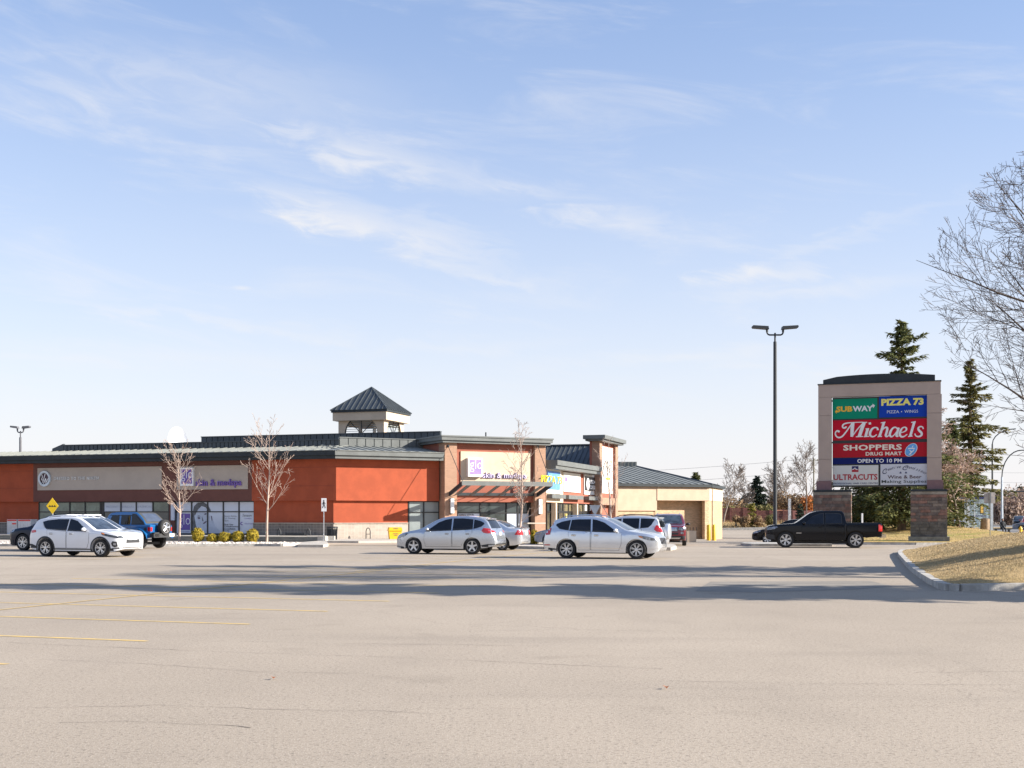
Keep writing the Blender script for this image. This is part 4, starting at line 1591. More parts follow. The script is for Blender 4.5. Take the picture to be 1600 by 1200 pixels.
def car(name, label, s, paint_m, loc, heading, cat='car', scale=1.0, side='y+'):
    """local x: nose at 0 to tail at L. heading: direction the nose points, degrees from +Y clockwise"""
    rz = radians(90 - heading) + pi        # local -x points to the heading
    root = thing(name, (0, 0, 0), label, cat)
    root.rotation_euler = (0, 0, rz)
    root.scale = (scale,) * 3
    L, Wd = s['L'], s['W']
    rows = body_geo(s)
    v, f = mesh_rows(rows)
    b = MB().add(v, f)
    body = b.build('body', paint_m, root, local=True, smooth=38)
    bvh = BVHTree.FromPolygons([Vector(p) for p in v], [tuple(x) for x in f])
    def put(nm, poly, axes, m, off=.006, step=.12, label=None, par=root, **kw):
        for ax in axes:
            pv, pf = patch(bvh, poly, ax, off, step, **kw)
            if pf:
                MB().add(pv, pf).build(nm, m, par, local=True, smooth=30, label=label)
    sides = ('y+', 'y-')
    for dn in s.get('doors', ()):
        for ax in sides:
            pv, pf = patch(bvh, grow(dn, .012), ax, .0025, .1)
            g = MB().add(pv, pf)
            pv, pf = patch(bvh, dn, ax, .0055, .1)
            g2_ = MB().add(pv, pf)
            d = g2_.build('door', paint_m, root, local=True, smooth=60)
            g.build('door_gap', M_GAP, d, local=True, smooth=60)
            xs_ = [p[0] for p in dn]
            hx = max(xs_) - .2
            hz = s.get('handle_z', .9)
            h = bvh.ray_cast(Vector((hx, 3 if ax == 'y+' else -3, hz)), Vector((0, -1 if ax == 'y+' else 1, 0)))
            if h[0]:
                sg = 1 if ax == 'y+' else -1
                MB().box(hx - .1, hx + .08, h[0].y + sg * .008, h[0].y + sg * .045, hz - .016, hz + .016).box(hx - .09, hx + .07, h[0].y - sg * .01, h[0].y + sg * .01, hz - .03, hz + .03, 1).build('door_handle', [s.get('handle_m', paint_m), M_GAP], d, local=True)
    for wn in s.get('windows', ()):
        for ax in sides:
            pv, pf = patch(bvh, grow(wn, .018), ax, .0075, .12)
            fr_ = MB().add(pv, pf).build('window', s.get('trim_m', M_PLAST), root, local=True, smooth=60)
            pv, pf = patch(bvh, wn, ax, .011, .12)
            MB().add(pv, pf).build('glass', M_CARG, fr_, local=True, smooth=60)
    for (nm, poly, axes, m, off) in s.get('patches', ()):
        put(nm, poly, axes, paint_m if m == 'paint' else m, off, .09)
    ws = s.get('windscreen')
    if ws:
        x0, x1, y0, y1 = ws
        put('windscreen', [(x0, -y0), (x0 - .03, 0), (x0, y0), (x1, y1), (x1 - .02, 0), (x1, -y1)], ('z',), M_CARG2, .008, .14)
    bl_ = s.get('backlight')
    if bl_:
        z0, z1, y0, y1 = bl_
        put('rear_window', [(-y0, z0), (y0, z0), (y1, z1), (-y1, z1)], ('rear',), M_CARG, .01, .12)
    # arch cladding
    ra = s['r'] + s.get('gap', .055)
    cl = s.get('clad')
    if cl:
        for xw in s['wx']:
            n = 16
            a0, a1 = radians(-28), radians(208)
            zc = s['r']
            outer = [(xw + (ra + cl) * cos(a0 + (a1 - a0) * i / n), zc + (ra + cl) * sin(a0 + (a1 - a0) * i / n)) for i in range(n + 1)]
            inner = [(xw + (ra + .004) * cos(a0 + (a1 - a0) * i / n), zc + (ra + .004) * sin(a0 + (a1 - a0) * i / n)) for i in range(n + 1)]
            for ax in sides:
                vv, ff = [], []
                for p, q_ in zip(outer, inner):
                    sg = 1 if ax == 'y+' else -1
                    for pp, dd in ((p, .006), (q_, .02)):
                        h = bvh.ray_cast(Vector((pp[0], 3 * sg, max(pp[1], .27))), Vector((0, -sg, 0)))
                        yy = h[0].y if h[0] else sg * Wd / 2 * .97
                        if abs(yy) < Wd / 2 * .8:
                            yy = sg * Wd / 2 * .95
                        vv.append((pp[0], yy + sg * dd, max(pp[1], .22)))
                for i in range(n):
                    ff.append((2 * i, 2 * i + 1, 2 * i + 3, 2 * i + 2))
                MB().add(vv, ff).build('wheel_arch_trim', M_PLAST, root, local=True, smooth=60)
    yw = Wd / 2 - .125
    for xw in s['wx']:
        for sg in (1, -1):
            make_wheel(root, xw, sg * yw, s['r'], sg, s['rim'])
    # underside so that no light passes below the sills
    MB().box(s['wx'][0] - .2, s['wx'][1] + .2, -Wd * .32, Wd * .32, .20, .33).build('underbody', M_PLAST, root, local=True)
    mx, mz = s['mirror']
    for sg in (1, -1):
        h = bvh.ray_cast(Vector((mx, 3 * sg, mz)), Vector((0, -sg, 0)))
        yy = (h[0].y if h[0] else sg * Wd * .42)
        m_ = MB().sphere((mx - .02, yy + sg * .15, mz + .03), (.085, .12, .075), 12, 8)
        m_.tube([(mx + .02, yy - sg * .02, mz - .03), (mx, yy + sg * .1, mz)], .025, 6)
        m_.build('mirror', s.get('mirror_m', paint_m), root, local=True, smooth=60)
    if s.get('rails'):
        x0, x1, yr = s['rails']
        for sg in (1, -1):
            pts = []
            for i in range(9):
                x = x0 + (x1 - x0) * i / 8
                h = bvh.ray_cast(Vector((x, sg * yr, 4)), Vector((0, 0, -1)))
                up = .055 if 0 < i < 8 else .0
                pts.append((x, sg * yr, h[0].z + up))
            MB().tube(pts, .02, 6).build('roof_rail', s.get('rail_m', M_RIM), root, local=True, smooth=60)
    if s.get('spoiler'):
        x0, z0, hw_ = s['spoiler']
        MB().prism([(x0 - .25, z0 + .02), (x0 + .12, z0 - .03), (x0 + .12, z0 - .07), (x0 - .25, z0 - .05)], -hw_, hw_, 'y').build('spoiler', paint_m, root, local=True)
    if s.get('plate'):
        for (where, z) in s['plate']:
            h = bvh.ray_cast(Vector((-3 if where == 'front' else 9, 0, z)), Vector((1 if where == 'front' else -1, 0, 0)))
            if h[0]:
                sx = -.012 if where == 'front' else .012
                MB().box(h[0].x, h[0].x + sx * 1.5, -.15, .15, z - .075, z + .075).build('number_plate', M_PLATE, root, local=True)
    root['_bvh'] = 0
    del root['_bvh']
    # put the middle of the near-side wheelbase on loc
    root['s'] = 0
    del root['s']
    mid = (s['wx'][0] + s['wx'][1]) / 2
    rot = Matrix.Rotation(rz, 3, 'Z')
    # which side faces the camera
    best = min((1, -1), key=lambda g: (Vector(loc) + rot @ Vector((0, g, 0))).length)
    anchor = rot @ Vector((mid, best * Wd / 2 * .93, 0)) * scale
    p = Vector(loc)
    root.location = (p.x - anchor.x, p.y - anchor.y, p.z)
    return root, bvh, put


SUV = dict(
    L=4.48, W=1.86, r=.355, wx=(.88, 3.55), gap=.05, k=.42, rr=.11, floor=.22,
    top=[(0, .60), (.03, .78), (.10, .88), (.3, .965), (.7, 1.035), (1.12, 1.085), (1.35, 1.20), (1.8, 1.46), (2.05, 1.565), (2.4, 1.62), (2.9, 1.635), (3.4, 1.61), (3.85, 1.55), (4.08, 1.49), (4.18, 1.36), (4.33, 1.12), (4.41, 1.0), (4.46, .8), (4.48, .62)],
    belt=[(0, .55), (.1, .80), (.4, .88), (1.2, .965), (2.5, 1.03), (3.6, 1.10), (4.1, 1.12), (4.35, .98), (4.48, .58)],
    bot=[(0, .42), (.06, .30), (.4, .22), (1.3, .24), (3.1, .24), (4.0, .26), (4.4, .36), (4.48, .48)],
    plan=[(0, .66), (.03, .75), (.10, .845), (.25, .92), (.6, .985), (1.0, 1), (3.6, 1), (4.1, .965), (4.32, .91), (4.44, .83), (4.48, .74)],
    windows=[[(1.62, 1.10), (2.12, 1.43), (2.40, 1.50), (2.47, 1.50), (2.47, 1.06), (1.60, 1.03)],
             [(2.56, 1.50), (3.05, 1.50), (3.55, 1.455), (3.78, 1.40), (3.62, 1.19), (3.50, 1.125), (2.56, 1.065)]],
    doors=[[(1.42, .98), (2.48, 1.02), (2.50, .36), (1.52, .36), (1.43, .60)], [(2.54, 1.02), (3.48, 1.08), (3.44, .82), (3.18, .62), (3.06, .36), (2.54, .36)]],
    windscreen=(1.20, 2.02, .70, .58), backlight=(1.12, 1.44, .60, .50), mirror=(1.62, 1.08),
    rim=(5, .026, .020, .20), clad=.065, plate=(('rear', .78),), spoiler=(4.08, 1.51, .55), handle_z=.93)


def variant(base, **kw):
    d = dict(base)
    d.update(kw)
    return d


W_WHITE = paint('pearl_white_paint', (0.73, 0.74, 0.76), 0.0, .3)
M_HEAD = mat('smoked_lamp', (0.06, 0.065, 0.07), 0.08, metal=0.2, var=0.7, scale=9, coat=.6)
W_SILV = paint('silver_blue_paint', (0.50, 0.53, 0.575), 0.75, .24)
W_SILV2 = paint('bright_silver_paint', (0.70, 0.72, 0.75), 0.7, .24)
W_NAVY = mat('navy_paint', (0.006, 0.011, 0.03), .15, var=.03, spec=.35)
W_BLUE = paint('bright_blue_paint', (0.010, 0.12, 0.33), 0.25, .3)
W_RED = paint('maroon_paint', (0.17, 0.008, 0.018), 0.35, .3)
W_BLACK = mat('gloss_black_paint', (0.004, 0.005, 0.008), .12, var=.03, spec=.3)
W_STEEL = paint('steel_blue_paint', (0.15, 0.19, 0.27), 0.5, .3)


def lampset(front, rear, fm=M_LAMP):
    return [('headlight', front, ('y+', 'y-'), fm, .012), ('tail_light', rear, ('y+', 'y-'), M_RED, .012)]


# --- white SUV, nose to the right
kia = variant(SUV, patches=lampset([(.10, .76), (.18, .85), (.50, .905), (.86, .965), (.78, .88), (.42, .80)], [(4.02, .99), (4.05, 1.08), (4.36, 1.06), (4.45, 1.0), (4.42, .95), (4.2, .96)], M_HEAD) + [
    ('grille', [(-.45, .56), (.45, .56), (.40, .72), (.16, .68), (0, .70), (-.16, .68), (-.40, .72)], ('front',), M_PLAST, .012),
    ('fog_lamp', [(.13, .43), (.16, .62), (.32, .64), (.38, .56), (.34, .44), (.24, .40)], ('y+', 'y-'), M_PLAST, .012),
    ('fog_lamp_glass', [(.18, .48), (.19, .57), (.28, .57), (.30, .49)], ('y+', 'y-'), M_LAMP, .018),
    ('bumper_trim', [(-.6, .30), (.6, .30), (.68, .40), (-.68, .40)], ('front',), M_RIMD, .012),
    ('bumper_trim', [(.02, .25), (.5, .25), (.48, .34), (.1, .40)], ('y+', 'y-'), M_PLAST, .010),
    ('side_marker', [(.72, .955), (.85, .978), (.80, .93), (.66, .90)], ('y+', 'y-'), M_AMB, .018),
    ('sill_trim', [(1.25, .20), (3.18, .20), (3.18, .335), (1.25, .335)], ('y+', 'y-'), M_PLAST, .010),
    ('rear_bumper_trim', [(3.96, .25), (4.47, .30), (4.47, .52), (4.2, .50), (3.98, .42)], ('y+', 'y-'), M_PLAST, .010),
    ('pillar_trim', [(3.66, 1.16), (3.80, 1.395), (3.86, 1.38), (3.74, 1.18)], ('y+', 'y-'), 'paint', .012),
    ('headlight', [(.52, .78), (.74, .74), (.82, .82), (.70, .86)], ('front',), M_HEAD, .012)],
    rails=(2.2, 3.9, .50), rail_m=M_WHITE, clad=.07, rim=(5, .020, .018, .21))
car('parked_suv', 'white SUV with black wheel arch trim, nose to the right, nearest car on the left', kia, W_WHITE, P(114.5, 870), 109)

# --- silver hatch beside it (mostly hidden) with crossbars
r_, bv, put = car('parked_suv', 'silver car with white roof bars half hidden between the white SUV and the blue off-roader', variant(kia, rails=(2.0, 3.9, .50), plate=None, mirror_m=W_SILV2), W_SILV2, P(128, 862.5), 109)
for x in (2.35, 3.3):
    MB().box(x - .04, x + .04, -.62, .62, 1.68, 1.71).build('crossbar', M_WHITE, r_, local=True)

# --- navy SUV at the far left, nose to the left
nav = variant(kia, L=4.72, patches=lampset([(.10, .80), (.14, .93), (.45, .96), (.40, .86)], [(4.02, .99), (4.05, 1.08), (4.36, 1.06), (4.45, 1.0), (4.42, .95), (4.2, .96)]) + [
    ('lower_grille', [(.03, .30), (.40, .28), (.35, .45), (.05, .50)], ('y+', 'y-'), M_PLAST, .012)], rim=(5, .022, .018, .24), r=.375, clad=None, rails=(2.2, 3.9, .50), rail_m=M_PLAST)
nav['L'] = 4.48
car('parked_suv', 'dark navy SUV at the far left edge, nose to the left behind the white SUV', nav, W_NAVY, P(30 + 1.33 * 33.5, 860.5), 288, scale=1.05)

# --- silver crossover facing left
rog = dict(
    L=4.65, W=1.80, r=.345, wx=(.93, 3.62), gap=.05, k=.40, rr=.13, floor=.22,
    top=[(0, .52), (.03, .68), (.10, .78), (.3, .88), (.7, .985), (1.1, 1.06), (1.25, 1.11), (1.6, 1.31), (2.0, 1.51), (2.3, 1.60), (2.7, 1.65), (3.2, 1.655), (3.7, 1.62), (4.05, 1.55), (4.2, 1.47), (4.35, 1.25), (4.47, 1.05), (4.57, .95), (4.62, .8), (4.65, .6)],
    belt=[(0, .48), (.1, .70), (.4, .84), (1.2, .95), (2.5, 1.00), (3.6, 1.06), (4.1, 1.12), (4.4, 1.02), (4.65, .55)],
    bot=[(0, .40), (.06, .28), (.4, .22), (1.3, .24), (3.1, .24), (4.1, .28), (4.55, .38), (4.65, .46)],
    plan=[(0, .58), (.03, .68), (.12, .80), (.3, .90), (.6, .97), (1.0, 1), (3.6, 1), (4.1, .97), (4.4, .91), (4.58, .83), (4.65, .72)],
    windows=[[(1.62, 1.06), (2.05, 1.36), (2.35, 1.47), (2.62, 1.515), (2.64, 1.04), (1.50, 1.00)],
             [(2.74, 1.045), (2.73, 1.52), (3.15, 1.525), (3.60, 1.49), (3.62, 1.10), (3.48, 1.075)],
             [(3.69, 1.11), (3.68, 1.48), (3.95, 1.42), (4.10, 1.35), (4.12, 1.30), (4.0, 1.20)]],
    doors=[[(1.45, .96), (2.68, 1.01), (2.68, .34), (1.50, .34), (1.42, .60)], [(2.73, 1.01), (3.60, 1.06), (3.62, .95), (3.50, .75), (3.24, .58), (3.12, .34), (2.73, .34)]],
    windscreen=(1.24, 2.02, .70, .56), backlight=(1.12, 1.46, .62, .52), mirror=(1.62, 1.05),
    rim=(5, .045, .030, 0), plate=(('rear', .88),), spoiler=(4.12, 1.55, .56), handle_z=.88,
    patches=[('headlight', [(.12, .66), (.20, .78), (.55, .89), (.70, .89), (.50, .76)], ('y+', 'y-'), M_LAMP, .012),
             ('tail_light', [(4.04, 1.02), (4.12, 1.13), (4.40, 1.10), (4.54, 1.02), (4.56, .93), (4.30, .90), (4.12, .93)], ('y+', 'y-'), M_RED, .012),
             ('tail_light', [(.55, .93), (.80, .90), (.82, 1.04), (.52, 1.0)], ('rear',), M_RED, .012),
             ('tail_light', [(-.55, .93), (-.80, .90), (-.82, 1.04), (-.52, 1.0)], ('rear',), M_RED, .012),
             ('side_moulding', [(1.45, .40), (3.15, .40), (3.15, .43), (1.45, .43)], ('y+', 'y-'), 'paint', .02),
             ('bumper_valance', [(3.98, .24), (4.60, .34), (4.60, .46), (4.3, .45), (4.02, .40)], ('y+', 'y-'), M_PLAST, .010),
             ('bumper_valance', [(.03, .25), (.5, .22), (.45, .31), (.1, .36)], ('y+', 'y-'), M_PLAST, .010),
             ('bumper_valance', [(-.66, .34), (.66, .34), (.66, .46), (-.66, .46)], ('rear',), M_PLAST, .010),
             ('badge', [(-.12, 1.07), (.12, 1.07), (.10, 1.10), (-.10, 1.10)], ('rear',), M_CHROME, .016)])
car('parked_suv', 'silver blue crossover, nose to the left, in front of the entrance canopy', rog, W_SILV, P(692, 866), 288)

# --- silver crossover nearest the centre, nose to the right
vol = dict(
    L=4.63, W=1.89, r=.365, wx=(.86, 3.63), gap=.05, k=.42, rr=.12, floor=.22,
    top=[(0, .60), (.03, .74), (.10, .86), (.3, .94), (.7, 1.01), (1.15, 1.08), (1.35, 1.17), (1.85, 1.44), (2.1, 1.54), (2.5, 1.625), (2.9, 1.65), (3.5, 1.62), (3.95, 1.55), (4.15, 1.47), (4.3, 1.22), (4.45, 1.03), (4.56, .95), (4.61, .8), (4.63, .62)],
    belt=[(0, .55), (.1, .76), (.4, .87), (1.2, .965), (2.5, 1.02), (3.6, 1.07), (4.2, 1.10), (4.45, .98), (4.63, .58)],
    bot=[(0, .42), (.06, .30), (.4, .22), (1.3, .24), (3.1, .24), (4.1, .26), (4.5, .34), (4.63, .46)],
    plan=[(0, .62), (.03, .72), (.12, .83), (.3, .915), (.6, .975), (1.0, 1), (3.6, 1), (4.1, .97), (4.4, .915), (4.56, .84), (4.63, .74)],
    windows=[[(1.68, 1.08), (2.15, 1.38), (2.45, 1.475), (2.62, 1.50), (2.58, 1.05), (1.62, 1.03)],
             [(2.68, 1.055), (2.72, 1.505), (3.2, 1.50), (3.45, 1.48), (3.50, 1.09)],
             [(3.57, 1.10), (3.52, 1.475), (3.85, 1.41), (4.05, 1.33), (4.07, 1.28), (3.92, 1.16)]],
    doors=[[(1.45, .98), (2.62, 1.03), (2.64, .34), (1.55, .34), (1.45, .60)], [(2.68, 1.03), (3.55, 1.08), (3.54, .85), (3.30, .62), (3.14, .34), (2.68, .34)]],
    windscreen=(1.26, 2.08, .72, .58), backlight=(1.14, 1.46, .62, .50), mirror=(1.66, 1.06), mirror_m=None,
    rim=(7, .016, .011, .12), rails=(2.2, 3.95, .52), plate=(('rear', .82),), spoiler=(4.1, 1.53, .58), handle_z=.90, handle_m=M_CHROME,
    patches=[('headlight', [(.14, .70), (.20, .80), (.50, .875), (.78, .90), (.66, .80), (.40, .72)], ('y+', 'y-'), M_LAMP, .012),
             ('side_marker', [(.62, .86), (.80, .905), (.74, .83), (.62, .79)], ('y+', 'y-'), M_AMB, .018),
             ('grille', [(-.40, .58), (.40, .58), (.44, .74), (.36, .80), (-.36, .80), (-.44, .74)], ('front',), M_RIMD, .012),
             ('grille_bar', [(-.40, .76), (-.36, .79), (.40, .61), (.36, .58)], ('front',), M_CHROME, .02),
             ('lower_intake', [(.05, .40), (.10, .50), (.36, .50), (.44, .42)], ('y+', 'y-'), 'paint', .02),
             ('tail_light', [(4.26, 1.42), (4.13, 1.45), (4.26, 1.18), (4.30, .92), (4.52, .90), (4.54, .98), (4.42, 1.12), (4.33, 1.28)], ('y+', 'y-'), M_RED, .014),
             ('reflector', [(4.3, .50), (4.55, .50), (4.55, .54), (4.3, .54)], ('y+', 'y-'), M_RED, .014),
             ('bumper_valance', [(4.02, .24), (4.60, .34), (4.60, .44), (4.06, .38)], ('y+', 'y-'), M_PLAST, .010),
             ('sill_shade', [(1.25, .20), (3.22, .20), (3.22, .275), (1.25, .275)], ('y+', 'y-'), M_PLAST, .010),
             ('side_moulding', [(1.42, .395), (3.20, .41), (3.20, .43), (1.42, .42)], ('y+', 'y-'), M_CHROME, .02)])
vol['mirror_m'] = W_WHITE
car('parked_suv', 'silver crossover with roof rails, nose to the right, nearest car in the centre', vol, W_SILV2, P(939.5, 873.2), 109)

# --- sedans
sed = dict(
    L=4.55, W=1.76, r=.325, wx=(.92, 3.60), gap=.05, k=.46, rr=.11, floor=.20,
    top=[(0, .48), (.03, .62), (.10, .70), (.3, .78), (.7, .87), (1.15, .95), (1.3, 1.0), (1.75, 1.26), (2.05, 1.39), (2.4, 1.45), (2.8, 1.46), (3.2, 1.41), (3.5, 1.30), (3.85, 1.11), (3.98, 1.06), (4.2, 1.055), (4.42, 1.04), (4.49, .95), (4.53, .8), (4.55, .6)],
    belt=[(0, .45), (.1, .64), (.4, .75), (1.2, .88), (2.5, .93), (3.6, .97), (4.2, .985), (4.45, .93), (4.55, .55)],
    bot=[(0, .36), (.06, .26), (.4, .2), (1.3, .2), (3.1, .2), (4.1, .24), (4.5, .32), (4.55, .42)],
    plan=[(0, .60), (.03, .70), (.12, .81), (.3, .90), (.6, .97), (1.0, 1), (3.6, 1), (4.1, .97), (4.4, .92), (4.51, .85), (4.55, .75)],
    windows=[[(1.60, .98), (2.05, 1.24), (2.35, 1.325), (2.50, 1.33), (2.50, .97), (1.50, .94)],
             [(2.60, .97), (2.60, 1.335), (2.95, 1.315), (3.25, 1.24), (3.50, 1.09), (3.45, 1.0)]],
    doors=[[(1.42, .88), (2.52, .93), (2.54, .30), (1.50, .30)], [(2.58, .93), (3.45, .96), (3.40, .74), (3.2, .56), (3.1, .30), (2.58, .30)]],
    windscreen=(1.22, 2.05, .68, .54), mirror=(1.58, .98),
    rim=(5, .052, .034, 0.0), plate=(('rear', .80),), handle_z=.83,
    patches=[('headlight', [(.10, .56), (.16, .66), (.50, .78), (.62, .77), (.40, .62)], ('y+', 'y-'), M_LAMP, .012),
             ('rear_window', [(3.22, -.50), (3.22, .50), (3.80, .60), (3.80, -.60)], ('z',), M_CARG, .012),
             ('tail_light', [(4.22, .74), (4.36, .97), (4.50, .96), (4.53, .74)], ('y+', 'y-'), M_RED, .014),
             ('tail_light', [(.48, .74), (.50, .95), (.78, .97), (.76, .74)], ('rear',), M_RED, .014),
             ('tail_light', [(-.48, .74), (-.50, .95), (-.78, .97), (-.76, .74)], ('rear',), M_RED, .014)])
car('parked_sedan', 'silver sedan with a red tail light, mostly hidden behind the silver blue crossover', variant(sed, spoiler=(4.40, 1.10, .62)), W_WHITE if False else W_SILV2, P(787 - 1.34 * 32.5, 859.6), 288)
car('parked_sedan', 'steel blue sedan whose front wing shows behind the round golden shrubs', sed, W_STEEL, P(858 + 1.34 * 27, 853.0), 288)
hon = variant(sed, rim=(7, .024, .018, .12), patches=[('headlight', [(.06, .60), (.10, .70), (.46, .80), (.58, .79), (.36, .66)], ('y+', 'y-'), M_LAMP, .012),
    ('lower_intake', [(.02, .30), (.08, .48), (.3, .44), (.36, .32)], ('y+', 'y-'), M_PLAST, .012)], plate=None)
car('parked_sedan', 'black sedan nosing out from behind the front of the black pickup', hon, W_BLACK, P(1202 + 1.34 * 25.5, 850.5), 285)

# --- silver SUV with a spare wheel on its tail door
rav = variant(rog, L=4.40, wx=(.85, 3.50), W=1.80,
    top=[(0, .55), (.03, .72), (.10, .84), (.3, .93), (.7, 1.0), (1.1, 1.07), (1.3, 1.17), (1.7, 1.42), (2.0, 1.57), (2.4, 1.64), (2.9, 1.67), (3.5, 1.65), (4.0, 1.60), (4.1, 1.55), (4.2, 1.25), (4.28, 1.03), (4.34, .95), (4.38, .8), (4.40, .6)],
    belt=[(0, .5), (.1, .75), (.4, .85), (1.2, .96), (2.5, 1.02), (3.6, 1.06), (4.1, 1.08), (4.3, .98), (4.40, .55)],
    bot=[(0, .40), (.06, .28), (.4, .22), (1.3, .24), (3.1, .24), (4.0, .28), (4.35, .38), (4.40, .46)],
    plan=[(0, .60), (.03, .70), (.12, .82), (.3, .91), (.6, .97), (1.0, 1), (3.6, 1), (4.0, .975), (4.25, .93), (4.36, .87), (4.40, .78)],
    windows=[[(1.60, 1.08), (2.0, 1.38), (2.25, 1.48), (2.40, 1.51), (2.40, 1.05), (1.50, 1.02)],
             [(2.5, 1.055), (2.5, 1.515), (3.25, 1.52), (3.25, 1.08)], [(3.35, 1.09), (3.35, 1.515), (3.98, 1.49), (3.82, 1.22), (3.70, 1.12)]],
    doors=[[(1.42, .98), (2.44, 1.02), (2.44, .34), (1.50, .34)], [(2.48, 1.02), (3.38, 1.05), (3.40, .85), (3.1, .58), (3.0, .34), (2.48, .34)]],
    backlight=(1.12, 1.50, .62, .56), spoiler=(4.05, 1.60, .6), rails=(2.1, 4.0, .54), rail_m=M_PLAST, plate=None,
    patches=[('tail_light', [(3.98, 1.02), (4.06, 1.22), (4.18, 1.20), (4.30, 1.0), (4.32, .90), (4.10, .92)], ('y+', 'y-'), M_RED, .014),
             ('tail_light', [(.66, .92), (.80, .90), (.80, 1.2), (.70, 1.2)], ('rear',), M_RED, .014),
             ('tail_light', [(-.66, .92), (-.80, .90), (-.80, 1.2), (-.70, 1.2)], ('rear',), M_RED, .014)])
W_PALE = paint('pale_silver_paint', (0.66, 0.69, 0.74), .35, .3)
r_, bv, put = car('parked_suv', 'pale silver SUV with a covered spare wheel on its tail, behind the central crossover', rav, W_PALE, P(962, 861.5), 288)
sp_ = MB().lathe([(.02, .0), (.30, .0), (.355, .03), (.37, .08), (.37, .20), (.34, .235), (.02, .245)], 28, 0, Matrix.Translation((4.36, -.12, .92)) @ Matrix.Rotation(radians(90), 4, 'Y'))
sp_.build('spare_wheel_cover', W_PALE, r_, local=True, smooth=40)

# --- maroon SUV facing the camera
exp_ = variant(SUV, L=5.0, W=2.0, wx=(.95, 3.80), r=.39, k=.34, rr=.13, bulge=.04, zw=.72,
    top=[(0, .70), (.02, .95), (.06, 1.06), (.2, 1.12), (.7, 1.17), (1.2, 1.20), (1.35, 1.27), (1.75, 1.52), (2.1, 1.70), (2.5, 1.76), (3.4, 1.78), (4.4, 1.73), (4.75, 1.65), (4.9, 1.2), (4.96, 1.0), (5.0, .7)],
    belt=[(0, .66), (.05, .95), (.4, 1.02), (1.2, 1.08), (2.5, 1.13), (4.4, 1.17), (4.8, 1.1), (5.0, .65)],
    bot=[(0, .44), (.05, .34), (.4, .28), (1.3, .30), (3.3, .30), (4.5, .32), (4.9, .4), (5.0, .5)],
    plan=[(0, .80), (.02, .86), (.08, .93), (.25, .97), (.6, .99), (1.0, 1), (4.0, 1), (4.7, .97), (4.93, .92), (5.0, .82)],
    windows=[[(1.72, 1.24), (2.15, 1.52), (2.50, 1.60), (2.50, 1.18), (1.66, 1.15)], [(2.6, 1.19), (2.6, 1.61), (3.5, 1.61), (3.5, 1.21)], [(3.6, 1.22), (3.6, 1.61), (4.4, 1.56), (4.45, 1.26)]],
    doors=[[(1.5, 1.1), (2.54, 1.14), (2.54, .42), (1.55, .42)], [(2.58, 1.14), (3.6, 1.16), (3.5, .85), (3.35, .42), (2.58, .42)]],
    windscreen=(1.26, 2.08, .80, .66), backlight=(1.2, 1.6, .7, .6), mirror=(1.68, 1.16), mirror_m=M_PLAST, rails=(2.3, 4.5, .62), rail_m=M_RIM, clad=.06, spoiler=None, plate=None, handle_z=1.03,
    patches=[('headlight', [(.56, .88), (.60, 1.02), (.90, 1.04), (.92, .88), (.80, .84)], ('front',), M_LAMP, .014),
             ('headlight', [(-.56, .88), (-.60, 1.02), (-.90, 1.04), (-.92, .88), (-.80, .84)], ('front',), M_LAMP, .014),
             ('headlight', [(.02, .88), (.04, 1.0), (.40, 1.02), (.35, .90)], ('y+', 'y-'), M_LAMP, .014),
             ('grille', [(-.52, .80), (.52, .80), (.56, 1.02), (-.56, 1.02)], ('front',), M_PLAST, .012),
             ('lower_bumper', [(-.90, .36), (.90, .36), (.92, .56), (-.92, .56)], ('front',), M_PLAST, .012),
             ('skid_plate', [(-.60, .40), (.60, .40), (.70, .46), (-.70, .46)], ('front',), M_RIM, .02),
             ('fog_lamp', [(.68, .66), (.68, .78), (.84, .78), (.84, .66)], ('front',), M_LAMP, .014),
             ('fog_lamp', [(-.68, .66), (-.68, .78), (-.84, .78), (-.84, .66)], ('front',), M_LAMP, .014),
             ('intake', [(-.55, .62), (.55, .62), (.55, .72), (-.55, .72)], ('front',), M_PLAST, .012),
             ] + [('grille_bar', [(-.50, z), (.50, z), (.50, z + .022), (-.50, z + .022)], ('front',), M_CHROME, .022) for z in (.83, .885, .94, .985)] +
             [('grille_bar', [(y, .82), (y + .02, .82), (y + .02, 1.0), (y, 1.0)], ('front',), M_CHROME, .022) for y in (-.4, -.27, -.14, .12, .25, .38)] +
             [('emblem', circ(0, .91, .10, .05, 16), ('front',), mat('blue_enamel', (.05, .12, .35), .3), .03)])
pE = P(1044, 853.0)
r_, bv, put = car('parked_suv', 'maroon SUV facing the camera beside the tan building', exp_, W_RED, (0, 0, 0), 188)
rot = Matrix.Rotation(r_.rotation_euler.z, 3, 'Z')
a_ = rot @ Vector((.3, 0, 0))
r_.location = (pE.x - a_.x, pE.y - a_.y, pE.z)

